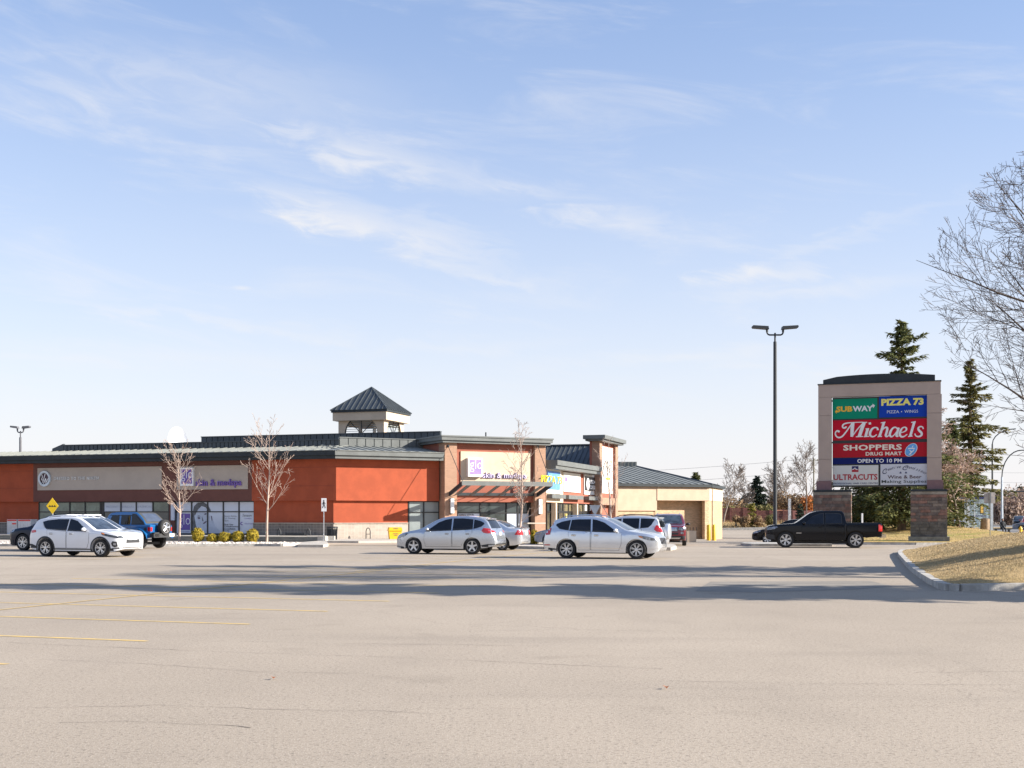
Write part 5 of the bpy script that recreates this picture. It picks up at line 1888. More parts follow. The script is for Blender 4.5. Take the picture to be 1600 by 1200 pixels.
# --- blue off-roader, tail to the right
jp = dict(
    L=4.35, W=1.66, r=.41, wx=(.70, 3.62), gap=.09, k=.16, rr=.06, floor=.42, bulge=.015, zw=.9, crown=.015,
    top=[(0, 1.02), (.02, 1.10), (.3, 1.17), (1.25, 1.22), (1.32, 1.25), (1.62, 1.72), (1.75, 1.80), (2.4, 1.84), (3.3, 1.84), (3.42, 1.80), (3.95, 1.36), (4.02, 1.22), (4.3, 1.21), (4.35, 1.15)],
    belt=[(0, .98), (.3, 1.10), (1.3, 1.16), (4.35, 1.13)],
    bot=[(0, .62), (.4, .5), (1.2, .46), (3.0, .46), (4.35, .56)],
    plan=[(0, .86), (.3, .9), (1.2, .97), (1.6, 1), (4.3, 1), (4.35, .98)],
    windows=[[(1.66, 1.24), (1.86, 1.66), (2.30, 1.68), (2.30, 1.22)], [(2.46, 1.22), (2.46, 1.68), (3.04, 1.68), (3.04, 1.22)], [(3.16, 1.24), (3.16, 1.70), (3.36, 1.68), (3.80, 1.28)]],
    doors=[[(1.42, 1.13), (2.36, 1.13), (2.36, .55), (1.42, .55)], [(2.41, 1.13), (3.09, 1.13), (3.06, .8), (2.98, .55), (2.41, .55)]],
    windscreen=(1.36, 1.66, .68, .62), mirror=(1.55, 1.25), mirror_m=M_PLAST, rim=(5, .052, .036, 0.0), clad=None, handle_z=1.02, handle_m=M_PLAST,
    patches=[('soft_top', [(3.12, 1.20), (3.12, 1.76), (3.38, 1.74), (3.90, 1.33), (3.98, 1.20)], ('y+', 'y-'), M_PLAST, .006),
             ('soft_top', [(1.68, -.72), (1.68, .72), (3.42, .72), (3.42, -.72)], ('z',), M_PLAST, .012),
             ('soft_top', [(3.42, -.64), (3.42, .64), (4.0, .72), (4.0, -.72)], ('z',), mat('grey_soft_top', (.05, .048, .045), .8), .012),
             ('rear_window', [(3.50, -.52), (3.50, .52), (3.94, .58), (3.94, -.58)], ('z',), mat('grey_vinyl_window', (.06, .075, .11), .25), .022),
             ('tail_light', [(4.22, .88), (4.22, 1.08), (4.34, 1.08), (4.34, .88)], ('y+', 'y-'), M_RED, .02),
             ('fuel_cap', circ(4.05, .98, .09, .09, 14), ('y+', 'y-'), M_PLAST, .014),
             ('tail_light', [(.68, .88), (.68, 1.08), (.80, 1.08), (.80, .88)], ('rear',), M_RED, .02),
             ('tail_light', [(-.68, .88), (-.68, 1.08), (-.80, 1.08), (-.80, .88)], ('rear',), M_RED, .02)])
gj = P(200, 857.0)
r_, bv, put = car('parked_offroader', 'bright blue off-roader with a black soft top and spare wheel on its tail', jp, W_BLUE, (gj.x, gj.y, gj.z), 294)
rot = Matrix.Rotation(r_.rotation_euler.z, 3, 'Z')
tail = Vector(((253 - 800) / F * 61.5, 61.5, 0))
a_ = rot @ Vector((4.40, -.0, 0))
r_.location = (tail.x - a_.x, tail.y - a_.y, 0)
for sg in (1, -1):
    for xw in jp['wx']:
        mb = MB()
        n = 10
        outer = [(xw + .68 * cos(radians(a)), .46 + .60 * sin(radians(a))) for a in [8, 30, 52, 75, 105, 128, 150, 172]]
        v, f = [], []
        for (x, z) in outer:
            v += [(x, sg * .70, z), (x, sg * 1.0, z - .03), (x, sg * 1.0, z - .10)]
        for i in range(len(outer) - 1):
            a = 3 * i
            f += [(a, a + 1, a + 4, a + 3), (a + 1, a + 2, a + 5, a + 4)]
        mb.add(v, f).build('fender_flare', W_BLUE, r_, local=True, smooth=50)
MB().box(4.36, 4.62, -.86, .86, .56, .76).box(4.42, 4.62, -.80, -.45, .6, .82).build('rear_bumper', M_PLAST, r_, local=True)
MB().box(4.625, 4.64, .30, .66, .60, .76).build('number_plate', M_PLATE, r_, local=True)
mm = Matrix.Translation((4.42, .0, 1.06)) @ Matrix.Rotation(radians(90), 4, 'Y')
sw = MB().lathe([(.25, 0), (.37, -.0), (.40, .04), (.41, .10), (.41, .17), (.40, .23), (.37, .26), (.26, .26)], 30, 0, mm).build('spare_wheel', M_TYRE, r_, local=True, smooth=40)
rm = MB().lathe([(.265, .2), (.27, .265), (.24, .265), (.24, .22)], 28, 0, mm)
for i in range(5):
    a = 2 * pi * i / 5 + .4
    rm.tube([mm @ Vector((cos(a) * .03, sin(a) * .03, .245)), mm @ Vector((cos(a) * .25, sin(a) * .25, .25))], .042, 6)
rm.lathe([(.07, .2), (.07, .27), (.02, .275)], 12, 0, mm)
rm.build('rim', M_RIM, sw, local=True, smooth=40)

# --- black pickup driving left
trk = dict(
    L=5.40, W=1.90, r=.385, wx=(.93, 4.18), gap=.075, k=.38, rr=.10, floor=.34, bulge=.03, zw=.75, crown=.02,
    top=[(0, .70), (.02, .90), (.06, 1.0), (.2, 1.07), (.7, 1.13), (1.35, 1.18), (1.5, 1.26), (1.9, 1.55), (2.1, 1.68), (2.4, 1.76), (2.9, 1.79), (3.4, 1.79), (3.58, 1.76), (3.68, 1.60), (3.74, 1.30), (3.77, 1.19), (3.85, 1.17), (5.30, 1.19), (5.37, 1.15), (5.40, 1.0)],
    belt=[(0, .66), (.06, .92), (.4, 1.0), (1.3, 1.06), (2.5, 1.10), (3.7, 1.13), (5.35, 1.15), (5.40, .95)],
    bot=[(0, .50), (.06, .42), (.4, .36), (1.3, .36), (3.3, .36), (3.9, .40), (4.9, .52), (5.40, .56)],
    plan=[(0, .74), (.02, .80), (.08, .88), (.25, .95), (.6, .99), (1.0, 1), (3.7, 1), (3.78, .99), (5.2, .99), (5.36, .96), (5.40, .9)],
    windows=[[(1.85, 1.19), (2.2, 1.50), (2.50, 1.62), (2.70, 1.645), (2.70, 1.16), (1.78, 1.13)], [(2.80, 1.165), (2.80, 1.65), (3.42, 1.64), (3.52, 1.56), (3.54, 1.19)]],
    doors=[[(1.68, 1.08), (2.74, 1.11), (2.74, .46), (1.68, .46)], [(2.79, 1.11), (3.62, 1.14), (3.66, .90), (3.52, .62), (3.42, .46), (2.79, .46)]],
    windscreen=(1.42, 2.14, .74, .60), mirror=(1.80, 1.16), mirror_m=W_BLACK, rim=(6, .022, .020, .13), handle_z=1.0, clad=None, plate=None,
    patches=[('headlight', [(.04, .84), (.06, .97), (.50, 1.03), (.56, .99), (.40, .90)], ('y+', 'y-'), M_LAMP, .014),
             ('grille', [(-.62, .72), (.62, .72), (.62, .98), (-.62, .98)], ('front',), M_PLAST, .014),
             ('bumper', [(.02, .44), (.42, .42), (.40, .62), (.03, .68)], ('y+', 'y-'), M_PLAST, .016),
             ('tail_light', [(5.22, .80), (5.22, 1.12), (5.38, 1.12), (5.385, .80)], ('y+', 'y-'), M_RED, .02),
             ('rear_window', [(-.55, 1.28), (.55, 1.28), (.50, 1.62), (-.50, 1.62)], ('rear',), M_CARG, .01),
             ('badge', [(1.42, .70), (1.66, .70), (1.66, .725), (1.42, .725)], ('y+', 'y-'), M_CHROME, .016),
             ('bed_gap', [(3.70, .50), (3.73, .50), (3.73, 1.13), (3.70, 1.13)], ('y+', 'y-'), M_GAP, .008)])
r_, bv, put = car('pickup_truck', 'black crew cab pickup truck, nose to the left, in front of the pylon sign', trk, W_BLACK, P(1282, 856.2), 280, cat='pickup truck', scale=1.075)
MB().box(5.36, 5.58, -.88, .88, .50, .66).build('rear_bumper', M_CHROME, r_, local=True)
bd = MB().box(3.80, 5.34, -.78, .78, 1.150, 1.20)
bd.build('bed_liner', M_PLAST, r_, local=True)
MB().tube([(3.1, .45, 1.78), (3.2, .45, 2.0)], .012, 5).build('antenna', M_PLAST, r_, local=True)

# ------------------------------------------------------------------ kerbs, walks and planting beds
M_GRAV = mat('pale_gravel', (0.50, 0.44, 0.38), 0.95, var=0.3, scale=9, bump=1.0, bscale=18)
M_TIMB = mat('grey_green_retaining_wall', (0.17, 0.17, 0.15), 0.9, var=0.15, scale=2, stretch=(1, 1, 6), bump=.3)
def poly_slab(name, pts, z0, z1, m, kind=True):
    mb = MB().prism([(p[0], p[1]) for p in pts], z0, z1, 'z')
    o = mb.build(name, m)
    if kind:
        struct(o)
    return o


def kerb_line(pts, wd=.16, z0=-.8, z1=.15, zf=gz, jit=0.0, gap=3.0, name='kerb'):
    """kerb of separate-looking lengths along a polyline"""
    mb = MB()
    d = 0
    for a, b in zip(pts[:-1], pts[1:]):
        a, b = Vector(a[:2]), Vector(b[:2])
        t = (b - a).normalized()
        n = Vector((-t.y, t.x)) * wd / 2
        e = t * .004
        za, zb = zf(a.x, a.y) + z1, zf(b.x, b.y) + z1
        q = [a + n + e, a - n + e, b - n - e, b + n - e]
        zz = [za, za, zb, zb]
        v = [(p.x, p.y, z - .6) for p, z in zip(q, zz)] + [(p.x, p.y, z) for p, z in zip(q, zz)]
        mb.add(v, [(0, 3, 2, 1), (4, 5, 6, 7), (0, 1, 5, 4), (1, 2, 6, 5), (2, 3, 7, 6), (3, 0, 4, 7)])
    return struct(mb.build(name, M_KERB))


# raised walk in front of the long shop front, its retaining wall and the gravel bed
wk = [A.w(A.u(-90, 5.2), 5.2, 0), A.w(A.u(496, 5.2), 5.2, 0), A.w(A.u(500, 3.8), 3.8, 0), A.w(-.3, -.2, 0), A.w(U0 + 8, -.2, 0)]
poly_slab('raised_walk', wk, -.2, .35, M_CONC)
u0_, u1_w = A.u(-90, 5.35), A.u(497, 5.35)
rw = MB()
uu_ = u0_
for i in range(3):
    rw.box(u0_, u1_w, 5.21 + .02 * (2 - i), 5.38 + .03 * (2 - i), .0 + .125 * i, .12 + .125 * i, M=A.M)
tag(rw.build('retaining_wall', M_TIMB, at=A.w(-20, 5.3, 0)), 'low grey green retaining wall of stacked courses in front of the shops', 'wall')
tag(MB().box(u1_w + .01, u1_w + .55, 5.1, 5.45, 0, .40, M=A.M).build('concrete_block', M_CONC, at=A.w(u1_w, 5.3, 0)), 'pale concrete end block where the low retaining wall stops', 'block')
p = P(512, 847)
tag(MB().box(p.x - .0, p.x + .42, p.y, p.y + .42, 0, .38).build('concrete_block', M_CONC, at=p), 'small pale concrete cube between the walk sign and the bin', 'block')
bed = [P(-40, 852.5), P(430, 853.2), P(470, 852.5), P(497, 850.5), A.w(A.u(497, 5.5), 5.5, 0), A.w(u0_, 5.5, 0)]
poly_slab('gravel_bed', bed, -.1, .045, M_GRAV)
kl = [P(-60, 853)] + [P(x, 853.6 + .4 * sin(x * .01)) for x in range(0, 430, 40)] + [P(440, 853.6), P(468, 852.5), P(482, 851.0)]
kerb_line([p for p in kl], .16, z1=.13)
poly_slab('kerb_nose', [P(465, 855.2), P(505, 855.4), P(513, 853.5), P(511, 849.5), P(498, 848.6), P(474, 850.5)], -.1, .14, M_CONC)
# stones scattered in the bed
st = MB()
RS = random.Random(5)
for i in range(700):
    px = RS.uniform(-10, 470)
    p = P(px, RS.uniform(848.2, 851.6))
    r = RS.uniform(.03, .09)
    st.sphere((p.x, p.y, .05), (r, r * RS.uniform(.7, 1.2), r * .7), 5, 3)
o = st.build('bed_stones', mat('pale_stones', (0.62, 0.55, 0.48), .9, var=.3, scale=4))
o['kind'] = 'stuff'
o['label'] = 'pale stones scattered over the planting bed'
# walk at the corner and entrance
walk = [P(500, 848.5), P(560, 849), P(640, 848), P(720, 848), P(860, 848.5), C.w(2, 3.6, 0), C.w(22, 3.6, 0), C.w(22, 0, 0), C.w(0, 0, 0), B.w(0, 0, 0), A.w(-.5, 1, 0)]
poly_slab('corner_walk', walk, -.7, .14, M_CONC)
poly_slab('dropped_kerb', [P(500, 852), P(700, 852), P(700, 848.2), P(500, 848.6)], -.1, .02, mat('worn_orange_concrete', (.42, .33, .24), .9, var=.15, scale=.8))

# island with shrubs on the right of the canopy
isl = [P(802, 857), P(850, 858.2), P(1000, 859.4), P(1045, 859.6), P(1056, 858), P(1054, 855.5), P(1040, 853.6), P(1000, 852.8), P(860, 851), P(812, 851)]
poly_slab('shrub_island', isl, -.1, .05, M_GRAV)
kerb_line([P(1000, 859.4), P(850, 858.2), P(806, 857.2), P(801, 855), P(808, 851.5), P(860, 851), P(1000, 852.8)], .16, z1=.14)
poly_slab('kerb_nose', [P(1000, 859.9), P(1048, 860.2), P(1057, 858), P(1055, 855.2), P(1040, 853.2), P(1000, 852.5)], -.1, .15, M_CONC)

# ------------------------------------------------------------------ lawns
def lawn_mat(name, c1, c2, c3):
    m = bpy.data.materials.new(name)
    m.use_nodes = True
    nt = m.node_tree
    b = nt.nodes['Principled BSDF']
    b.inputs['Roughness'].default_value = 1.0
    b.inputs['Specular IOR Level'].default_value = 0.1
    g = nd(nt, 'ShaderNodeNewGeometry')
    def no(sc, de, r=.6):
        n = nd(nt, 'ShaderNodeTexNoise', ins={'Scale': sc, 'Detail': de, 'Roughness': r})
        nt.links.new(g.outputs['Position'], n.inputs[0])
        return n.outputs[0]
    big, mid, fine = no(.25, 4), no(2.2, 5, .7), no(22, 3, .7)
    c = mixc(nt, smooth(nt, mid, .35, .65), c1, c2)
    c = mixc(nt, mth(nt, 'MULTIPLY', smooth(nt, big, .52, .66), .7), c, c3)
    c = mixc(nt, mth(nt, 'MULTIPLY', smooth(nt, fine, .48, .70), .75), c, tuple(x * .45 for x in c1))
    nt.links.new(c, b.inputs['Base Color'])
    bp = nd(nt, 'ShaderNodeBump', ins={'Strength': 1.0, 'Distance': .06})
    nt.links.new(fine, bp.inputs['Height'])
    nt.links.new(bp.outputs[0], b.inputs['Normal'])
    return m


M_LAWN = lawn_mat('dry_lawn', (.43, .305, .15), (.53, .39, .205), (.30, .225, .10))
M_STRAW = mat('straw_blade', (.46, .345, .19), .9, var=.15, scale=3)
M_STRAW2 = mat('green_straw_blade', (.30, .27, .09), .9, var=.35, scale=6)

# near mound on the right
edge = [P(1600, 921.5) + Vector((12, 0, 0)), P(1600, 921.5), P(1540, 922.5), P(1500, 923.3), P(1484, 922.8), P(1473, 920.5), P(1458, 913.0), P(1443, 903.5),
        P(1427, 892), P(1416, 880), P(1408, 870.8), P(1406.5, 866.5), P(1411, 863.8), P(1424, 862.4), P(1445, 861.6), P(1487, 860.6)]
edge += [edge[-1] + Vector((6, 1.0, 0)), edge[-1] + Vector((16, 3.5, 0))]
E2 = [Vector((p.x, p.y)) for p in edge]
def dist_edge(x, y):
    q = Vector((x, y))
    best = 1e9
    for a, b in zip(E2[:-1], E2[1:]):
        ab = b - a
        t = max(0, min(1, (q - a).dot(ab) / ab.length_squared))
        best = min(best, (a + ab * t - q).length)
    return best
def zm(x, y, d=None):
    d = dist_edge(x, y) if d is None else d
    return .145 + .20 * max(0, d - .25) * (1 - .028 * min(d, 14)) + .03 * noise.noise(Vector((x * .5, y * .5, 0))) * min(1, d)
ins = [p for p in E2] + [Vector((44, 56)), Vector((44, 27.3))]
def inside(x, y, poly):
    c = False
    n = len(poly)
    for i in range(n):
        a, b = poly[i], poly[(i + 1) % n]
        if (a[1] > y) != (b[1] > y) and x < (b[0] - a[0]) * (y - a[1]) / (b[1] - a[1]) + a[0]:
            c = not c
    return c
kerb_line(E2, .2, z1=.15)
# grid clipped to the outline: rim vertices follow the kerb line
bm = bmesh.new()
vs = [bm.verts.new((p.x, p.y, 0)) for p in ins]
bm.faces.new(vs)
for ax, lo, hi in ((0, 9, 44), (1, 26, 58)):
    t = lo
    while t < hi:
        bmesh.ops.bisect_plane(bm, geom=bm.verts[:] + bm.edges[:] + bm.faces[:], plane_co=(t, 0, 0) if ax == 0 else (0, t, 0), plane_no=(1, 0, 0) if ax == 0 else (0, 1, 0), dist=1e-4)
        t += .6 if t < 30 or ax else 2.0
for v_ in bm.verts:
    v_.co.z = zm(v_.co.x, v_.co.y)
bmesh.ops.recalc_face_normals(bm, faces=bm.faces[:])
me = bpy.data.meshes.new('lawn_mound')
bm.to_mesh(me)
bm.free()
me.materials.append(M_LAWN)
me.polygons.foreach_set('use_smooth', [True] * len(me.polygons))
o = bpy.data.objects.new('lawn_mound', me)
COL.objects.link(o)
struct(o)


def blades(name, n, sample, h, m, seed, label):
    rr = random.Random(seed)
    mb = MB()
    for _ in range(n):
        q = sample(rr)
        if q is None:
            continue
        x, y, z = q
        a = rr.uniform(0, 2 * pi)
        l = h * rr.uniform(.5, 1.3)
        w_ = .006 * (y / 30)
        dx, dy = cos(a) * w_, sin(a) * w_
        lx, ly = rr.gauss(0, .5) * l, rr.gauss(0, .5) * l
        o_ = len(mb.v)
        mb.v += [(x - dx, y - dy, z - .01), (x + dx, y + dy, z - .01), (x + lx, y + ly, z + l)]
        mb.f.append((o_, o_ + 1, o_ + 2))
        mb.m.append(0)
    o = mb.build(name, m)
    o['kind'] = 'stuff'
    o['label'] = label
    o['category'] = 'grass'
    return o


def smp(rr):
    for _ in range(6):
        y = rr.uniform(26.8, 54)
        x = rr.uniform(9.3, min(26, .47 * y))
        if inside(x, y, ins):
            d = dist_edge(x, y)
            if d > .12:
                return (x, y, zm(x, y, d))
    return None
blades('dry_grass', 30000, smp, .038, M_STRAW, 11, 'short dry straw coloured grass on the near mound')

# lawn under the pylon sign and the spruces
def zl(x, y):
    px = 800 + F * x / max(y, 1)
    rise = S((y - 76) / 24)
    bump = exp(-((x - 35.2) / (5.5 if x < 35.2 else 2.0)) ** 2)
    z = .14 + rise * (.14 + .55 * bump)
    z -= .9 * S((y - 104) / 20) * 0
    z += .03 * noise.noise(Vector((x * .3, y * .3, 3)))
    return z
fr_edge = [P(1292, 850.5), P(1330, 851), P(1380, 851.2), P(1430, 851.4), P(1480, 851.2), P(1500, 850), P(1530, 848.2), P(1560, 846), P(1590, 843.4)]
f2 = [Vector((p.x, p.y)) for p in fr_edge]
lawn_poly = f2 + [Vector((39.6, 92)), Vector((41.5, 118)), Vector((30, 125)), Vector((21.5, 84)), Vector((19.2, 76))]
bm = bmesh.new()
bm.faces.new([bm.verts.new((p.x, p.y, 0)) for p in lawn_poly])
for ax, lo, hi in ((0, 18, 46), (1, 70, 130)):
    t = lo
    while t < hi:
        bmesh.ops.bisect_plane(bm, geom=bm.verts[:] + bm.edges[:] + bm.faces[:], plane_co=(t, 0, 0) if ax == 0 else (0, t, 0), plane_no=(1, 0, 0) if ax == 0 else (0, 1, 0), dist=1e-4)
        t += 1.0
for v_ in bm.verts:
    v_.co.z = zl(v_.co.x, v_.co.y)
bmesh.ops.recalc_face_normals(bm, faces=bm.faces[:])
me = bpy.data.meshes.new('lawn')
bm.to_mesh(me)
bm.free()
me.materials.append(lawn_mat('lawn_mixed', (.46, .32, .12), (.53, .39, .17), (.22, .27, .05)))
me.polygons.foreach_set('use_smooth', [True] * len(me.polygons))
o = bpy.data.objects.new('lawn', me)
COL.objects.link(o)
struct(o)
kerb_line(f2, .2, z1=.13)
def smp2(rr):
    for _ in range(6):
        y = rr.uniform(73, 112)
        x = rr.uniform(19, 42)
        if inside(x, y, lawn_poly):
            return (x, y, zl(x, y))
blades('dry_grass', 9000, smp2, .05, M_STRAW, 12, 'short dry grass around the pylon sign and spruces')
# thin concrete island in front of the black cars
poly_slab('kerb_island', [P(1157, 852.4), P(1175, 853.6), P(1300, 854.0), P(1300, 851.5), P(1180, 850.9), P(1162, 851.2)], -.1, .14, M_KERB)
# street on the right
poly_slab('street', [Vector((38, 92)), Vector((80, 92)), Vector((140, 300)), Vector((60, 300)), Vector((42, 120))], -.3, .012, M_ROAD)
poly_slab('sidewalk', [P(1540, 842.5), P(1640, 842.5), P(1640, 834), P(1562, 834)], -.2, .06, M_CONC)
poly_slab('lawn_verge', [Vector((50, 150)), Vector((120, 150)), Vector((120, 162)), Vector((54, 162))], -.2, .12, M_LAWN)

# ------------------------------------------------------------------ pylon sign
pS = P(1376, 849)
SW = Wall(pS.x, 74.6, 108)
PYL = thing('pylon_sign', (pS.x, 74.6, .14), 'tall tan and stone pylon sign listing the shops of the plaza', 'sign')
M_TAUPE = mat('taupe_panel', (0.40, 0.315, 0.265), .8, var=.04, scale=1.0, grime=.1)
M_MAUVE = mat('mauve_panel', (0.22, 0.125, 0.12), .8, var=.05)
M_STN = [mat('stone_a', (0.17, 0.115, 0.095), .95, var=.25, scale=3, bump=.6, bscale=25), mat('stone_b', (0.22, 0.125, 0.098), .95, var=.25, scale=3, bump=.6, bscale=25),
         mat('stone_c', (0.13, 0.105, 0.095), .95, var=.25, scale=3, bump=.6, bscale=25), mat('stone_d', (0.19, 0.155, 0.13), .95, var=.25, scale=3, bump=.6, bscale=25)]
M_STNG = mat('stone_grey', (0.115, 0.107, 0.098), .95, var=.25, scale=3, bump=.6, bscale=25)
def sb_(name, x0, x1, y0, y1, o0, o1, m, par=PYL, ref=None, **kw):
    oo = o1
    xm = 1374 if ref is None else ref
    return MB().box(SW.u(x0, oo), SW.u(x1, oo), o0, o1, SW.z(xm, y1, oo), SW.z(xm, y0, oo), M=SW.M).build(name, m, par, **kw)
# frame of panels
sb_('frame_top', 1278.5, 1470, 598.5, 618, -.55, 0, M_TAUPE)
lz0, lz1 = SW.z(1374, 751, 0), SW.z(1374, 618, 0) - .004
for (x0, x1) in ((1278.5, 1299), (1448.5, 1471.5)):
    hs = [lz0, lz0 + (lz1 - lz0) * .26, lz0 + (lz1 - lz0) * .78, lz1]
    for a, b in zip(hs[:-1], hs[1:]):
        MB().box(SW.u(x0, 0), SW.u(x1, 0), -.55, 0, a + .008, b - .008, M=SW.M).build('frame_column', M_TAUPE, PYL)
for (x0, x1) in ((1275.5, 1299), (1448.5, 1474)):
    MB().box(SW.u(x0, .06), SW.u(x1, .06), -.6, .06, SW.z(1374, 765, 0), lz0, M=SW.M).build('column_skirt', M_MAUVE, PYL)
MB().box(SW.u(1277.3, .05), SW.u(1471, .05), -.6, .05, SW.z(1374, 598.5, 0) + .003, SW.z(1374, 597, 0), M=SW.M).build('flashing', M_DARKM, PYL)
# curved dark cap
ua, ub = SW.u(1286, 0), SW.u(1461, 0)
zc0, zs_, zc_ = SW.z(1374, 597, 0) + .003, SW.z(1374, 588.3, 0), SW.z(1374, 584, 0)
pts = [(ua, zc0), (ub, zc0), (ub, zs_)] + [(ub + (ua - ub) * t / 16, zs_ + (zc_ - zs_) * (1 - (2 * t / 16 - 1) ** 2) * 1.0 if 1 <= t <= 15 else zs_) for t in range(2, 15)] + [(ua, zs_ - .1)]
MB().prism(pts, -.5, -.02, 'y', M=SW.M).build('curved_cap', M_DARKM, PYL)
# stone pillars
RB = random.Random(21)
for (x0, x1) in ((1271.5, 1329), (1423, 1480)):
    ox = .55
    u0, u1 = SW.u(x0, ox), SW.u(x1, ox)
    z0, z1 = .30, SW.z(1374, 768.5, .3)
    MB().box(u0 + .1, u1 - .1, -.75, ox - .1, 0, z1, M=SW.M).build('pillar_core', M_STNG, PYL)
    MB().box(u0 - .02, u1 + .02, -.87, ox + .02, z1, z1 + .14, M=SW.M).build('pillar_cap', M_DARKM, PYL)
    MB().box(u0 - .14, u1 + .14, -1.0, ox + .14, -.1, z0 + .10, M=SW.M).build('plinth', mat('plinth_concrete', (.20, .195, .18), .9, var=.2, grime=.4), PYL)
    z0 += .10
    nr = 15
    hr = (z1 - z0) / nr
    for r in range(nr):
        zz = z0 + r * hr
        if r == nr - 1:
            MB().box(u0, u1, -.85, ox, zz + .008, zz + hr, M=SW.M).build('cap_course', mat('pale_course', (.26, .23, .19), .9, var=.2), PYL)
            continue
        cuts = [u0]
        u = u0 + (RB.uniform(.25, .5) if r % 2 else RB.uniform(.5, .75))
        while u < u1 - .22:
            cuts.append(u)
            u += RB.uniform(.42, .72)
        cuts.append(u1)
        for a, b in zip(cuts[:-1], cuts[1:]):
            m = M_STNG if r < 5 else RB.choice(M_STN)
            pr = RB.uniform(-.018, .018)
            MB().box(a + .006, b - .006, ox - .1, ox + pr, zz + .006, zz + hr - .006, M=SW.M).build('stone_block', m, PYL)
        for sgn in (0, 1):
            us = u0 if sgn == 0 else u1
            cc = [-.85, -.85 + RB.uniform(.4, .9), ox - .104]
            for a, b in zip(cc[:-1], cc[1:]):
                m = M_STNG if r < 5 else RB.choice(M_STN)
                pr = RB.uniform(0, .02)
                q0, q1 = (us - pr, us + .1) if sgn == 0 else (us - .1, us + pr)
                MB().box(q0, q1, a + .006, b - .006, zz + .006, zz + hr - .006, M=SW.M).build('stone_block', m, PYL)
# cabinet and faces
oc = -.22
def kz(y):
    return SW.z(1374, y, oc)
def zat(x, y):
    return SW.z(x, y, oc)
MB().box(SW.u(1300.8, oc), SW.u(1449.3, oc), oc - .35, oc, kz(760.5), kz(619.5), M=SW.M).build('sign_cabinet', M_FRAME, PYL)
for y in (624, 690, 756):
    for (x0, x1) in ((1298.9, 1300.9), (1449.2, 1450.5)):
        MB().box(SW.u(x0 - .5, oc), SW.u(x1, oc), oc - .3, oc - .1, kz(y + 1), kz(y - 1), M=SW.M).build('bracket', M_FRAME, PYL)
def pmat(n, c):
    return mat(n, c, .55, var=.03, scale=1.0, spec=.15)
faces = {
    'green': (1300.8, 1371.2, 621.5, 653.8, pmat('green_face', (0.0, .235, .135))),
    'blue': (1373.2, 1449.0, 619.0, 653.0, pmat('blue_face', (.004, .045, .36))),
    'mich': (1300.8, 1449.0, 655.0, 687.5, pmat('crimson_face', (.50, .004, .022))),
    'shop': (1300.8, 1449.0, 691.5, 714.6, pmat('red_face', (.40, .010, .022))),
    'open': (1300.8, 1449.0, 714.6, 725.0, pmat('navy_face', (.004, .012, .11))),
    'ultra': (1300.8, 1373.0, 726.2, 758.5, pmat('white_face', (.60, .60, .57))),
    'wine': (1375.2, 1449.0, 725.0, 758.5, pmat('pale_blue_face', (.56, .57, .62)))}
FU = {}
for k_, (x0, x1, y0, y1, m) in faces.items():
    a, b = SW.u(x0, oc + .03), SW.u(x1, oc + .03)
    FU[k_] = (a, b, kz(y1), kz(y0))
    MB().box(a + .02, b - .02, oc, oc + .03, kz(y1) + .02, kz(y0) - .02, M=SW.M).build('sign_panel', m, PYL)
of = oc + .036
def tw(name, s, key, fx0, fx1, fz0, fz1, m, dd=.0, **kw):
    a, b, z0, z1 = FU[key]
    mb = MB()
    text_on(mb, SW, s, a + (b - a) * fx0, a + (b - a) * fx1, z0 + (z1 - z0) * fz0, z0 + (z1 - z0) * fz1, of + dd, **kw)
    return mb.build(name, m, PYL)
M_WP = mat('white_print', (.75, .75, .74), .4, var=.02)
M_YP = mat('amber_print', (.80, .42, .01), .4, var=.02)
M_LY = mat('lemon_print', (.80, .72, .16), .4, var=.02)
M_SP = mat('silver_print', (.66, .68, .70), .4, var=.02)
M_CR = mat('crimson_print', (.36, .008, .02), .4, var=.02)
M_BP = mat('blue_ink', (.03, .04, .12), .5)
M_CRM = mat('cream_print', (.74, .66, .56), .4, var=.02)
tw('lettering', 'SUB', 'green', .085, .445, .36, .63, M_YP, bold=.04)
tw('lettering', 'WAY', 'green', .45, .90, .36, .63, M_SP, bold=.04)
def ptri(key, pts, m, name='arrow'):
    a, b, z0, z1 = FU[key]
    mb = MB()
    mb.add([(a + (b - a) * x, of + .002, z0 + (z1 - z0) * y) for x, y in pts], [list(range(len(pts)))], 0, SW.M)
    mb.build(name, m, PYL)
ptri('green', [(.86, .55), (.90, .57), (.90, .50), (.945, .63), (.89, .72), (.89, .66), (.86, .64)], M_SP)
ptri('green', [(.115, .44), (.09, .45), (.09, .50), (.055, .37), (.09, .28), (.09, .34), (.15, .35)], M_YP)
tw('lettering', 'PIZZA 73', 'blue', .05, .925, .54, .87, M_LY, bold=.05)
tw('lettering', 'PIZZA', 'blue', .17, .42, .20, .33, M_SP, bold=.0)
tw('lettering', 'WINGS', 'blue', .53, .81, .20, .33, M_SP, bold=.0)
ptri('blue', [(.46, .24), (.48, .24), (.48, .28), (.46, .28)], M_SP, 'dot')
